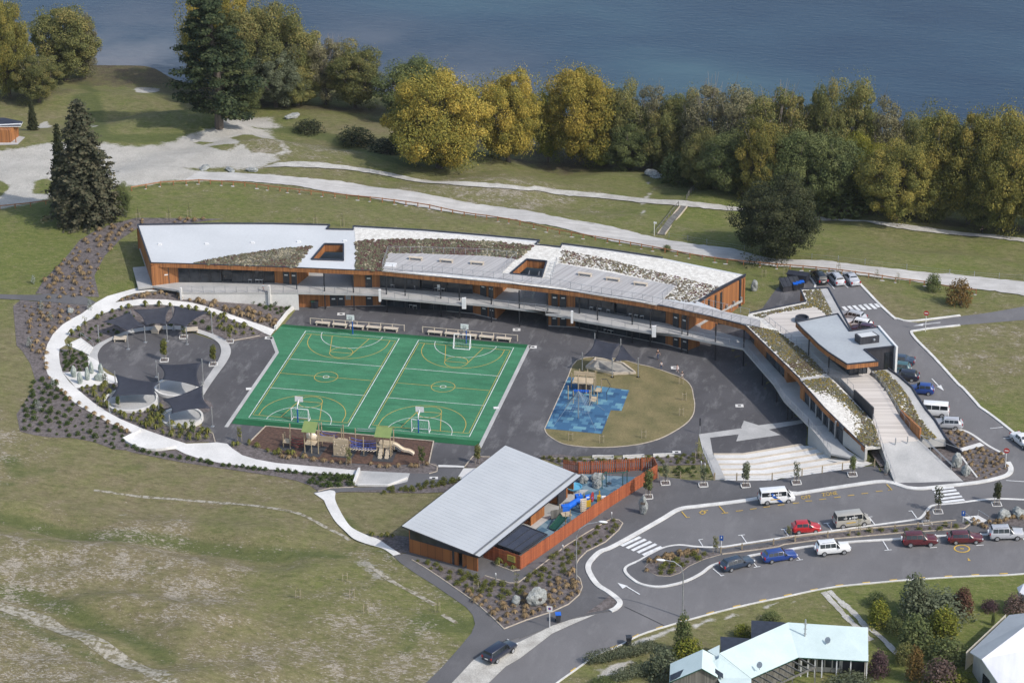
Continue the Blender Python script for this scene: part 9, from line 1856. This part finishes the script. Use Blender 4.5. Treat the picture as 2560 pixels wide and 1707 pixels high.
mb.beam(E0_ + ov * .9,E1_ + ov * .9,.14,.22); [mb.box((p.x,p.y,zh + 1.3),(.14,.14,2.8)) for p in (E0_ + ov * .9,(E0_ + E1_) / 2 + ov * .9,E1_ + ov * .9)]; mb.build('pergola',MAT_wood_grey,hs,world=True)
def skyl(px,zs): o = slab('roof_window',px,[zh + z for z in zs],.06,[MAT_glass,MAT_frame],hs,side=1)
skyl(cS((148,615),(308,545),(308,605),(148,678)),(3.15,3.75,3.7,3.1)); skyl(cS((622,545),(705,600),(705,648),(622,590)),(3.65,3.25,3.2,3.55))
p = W(*sc(1565,190),zh+4.2); mb = MB(); mb.tube([p - Vector((0,0,.3)),p + Vector((0,0,2.2))],.10,8); [mb.tube([p + Vector((-.22,0,z)),p + Vector((.22,0,z))],.05,4) for z in (.1,.8,1.5)]; mb.build('flue',MAT_galv,hs,world=True)
for q_,z in (((1800,285),3.7),((1085,545),3.6)): p = W(*sc(*q_),zh + z); mb = MB(); mb.disc(p + Vector((0,0,.5)),.42,(-.4,-.6,.5)); mb.tube([p - Vector((0,0,.2)),p + Vector((0,0,.5))],.04,4); mb.build('satellite_dish',MAT_galv,hs,world=True)
bp = W(*sc(1905,600),zh); t = thing('bicycle','bicycle leaning under the turquoise roofed verandah','bicycle',bp,.1)
for x in (-.55,.55): mb = MB(); mb.tube([(x + .34 * math.cos(a),0,.36 + .34 * math.sin(a)) for a in np.linspace(0,6.283,20)],.025,5); mb.build('wheel',MAT_tyre,t)
mb = MB(); [mb.tube(list(s),.022,5) for s in (((-.55,0,.36),(-.2,0,.85)),((-.2,0,.85),(.35,0,.82)),((.35,0,.82),(0,0,.36)),((0,0,.36),(-.55,0,.36)),((0,0,.36),(-.2,0,.85)),((.35,0,.95),(.55,0,.36)))]; mb.build('frame',MAT_galv,t); mb = MB(); mb.box((-.22,0,.93),(.26,.12,.05)); mb.build('saddle',MAT_frame,t); mb = MB(); mb.tube([(.3,-.25,1.0),(.35,0,.98),(.3,.25,1.0)],.02,5); mb.build('handlebar',MAT_frame,t)
h2 = thing('white_roof_house','house with a ribbed white and grey roof at the bottom right corner','house',G(2540,1690)); zh = h1(*W(2540,1690,2)[:2]); mm = lambda x,y: cM((x,y))[0]
roofpiece('roof',[mm(2220,485),mm(2352,470),mm(2700,420),mm(2500,480),mm(1975,880),mm(1870,815)],[zh+z for z in (3.2,3.2,3.2,4.8,4.6,3.0)],MAT_roofgrey,h2); roofpiece('roof',[mm(1975,880),mm(2500,480),mm(2900,700),mm(2900,1500),mm(2400,1500)],[zh+z for z in (4.6,4.8,3.0,2.8,2.7)],MAT_wroof,h2)
for a,za,b_,zb in ((mm(1870,815),3.0,mm(1975,880),4.5),(mm(1975,880),4.5,mm(2400,1500),2.7),(mm(2220,485),3.1,mm(1870,815),2.9)): dropwall('wall',a,zh+za,b_,zh+zb,MAT_cream,h2,inn=-.5 if za == 3.1 else .5)
A_,B_ = W(*mm(1985,1000),zh+2.4),W(*mm(2080,1094),zh+2.4); mb = MB(); wallseg(mb,A_,B_,zh + .8,zh + 2.3,.1); mb.build('window',MAT_glass,h2,world=True)
h3 = thing('white_cottage','corner of a white roofed cottage at the right edge','house',G(2560,1520)); zh = h1(*W(2560,1520,2)[:2]); roofpiece('roof',[mm(2290,240),mm(2352,205),mm(2700,260),mm(2700,430),mm(2310,290)],[zh+z for z in (2.8,3.6,3.6,2.7,2.6)],MAT_wroof,h3); dropwall('wall',mm(2310,290),zh+2.6,mm(2700,430),zh+2.7,MAT_cream,h3); dropwall('wall',mm(2290,240),zh+2.7,mm(2310,290),zh+2.6,MAT_cream,h3,inn=.2)
h4 = thing('lakeside_hut','small brown hut with a blue and white sloping roof at the left edge','hut',G(10,345)); zh = h1(*W(10,345,0)[:2]); tt = lambda x,y: t1((x,y))[0]
roofpiece('roof',[tt(-260,765),tt(30,770),tt(150,795),tt(135,825),tt(-260,830)],[zh+z for z in (3.4,3.4,3.0,2.8,2.8)],MAT_flash,h4); mb = MB(); a,b_ = W(*tt(-260,832),zh+2.75),W(*tt(140,812),zh+2.9); mb.beam(a,b_,.3,.25); mb.build('white_bargeboard',MAT_sign,h4,world=True); a,b_ = W(*tt(-260,935),zh),W(*tt(70,935),zh); mb = MB(); mb.prism([(a.x,a.y),(b_.x,b_.y),(b_.x + .3,b_.y + 3.5),(a.x,a.y + 3.5)],zh - .2,zh + 2.5); mb.build('walls',MAT_cedar,h4,world=True); p = W(*tt(105,935),zh); mb = MB(); mb.box(p + Vector((0,0,1.3)),(.15,.15,2.6)); mb.build('verandah_post',MAT_cedar,h4,world=True); sheet('hut_slab',[tt(-260,955),tt(115,948),tt(165,900),tt(70,880),tt(-260,900)],MAT_conc2,.08)
# ---- thin air over the whole valley
mb = MB(); mb.box((0,0,99),(14000,14000,226)); hz = mb.build('haze',[]); m = bpy.data.materials.new('haze'); m.use_nodes = True; nt = m.node_tree; nt.nodes.remove(nt.nodes['Principled BSDF'])
pv = nt.nodes.new('ShaderNodeVolumePrincipled'); pv.inputs['Color'].default_value = (.80,.86,.92,1); pv.inputs['Density'].default_value = .00003; nt.links.new(pv.outputs[0],nt.nodes['Material Output'].inputs['Volume']); hz.data.materials.append(m); hz['kind'] = 'stuff'
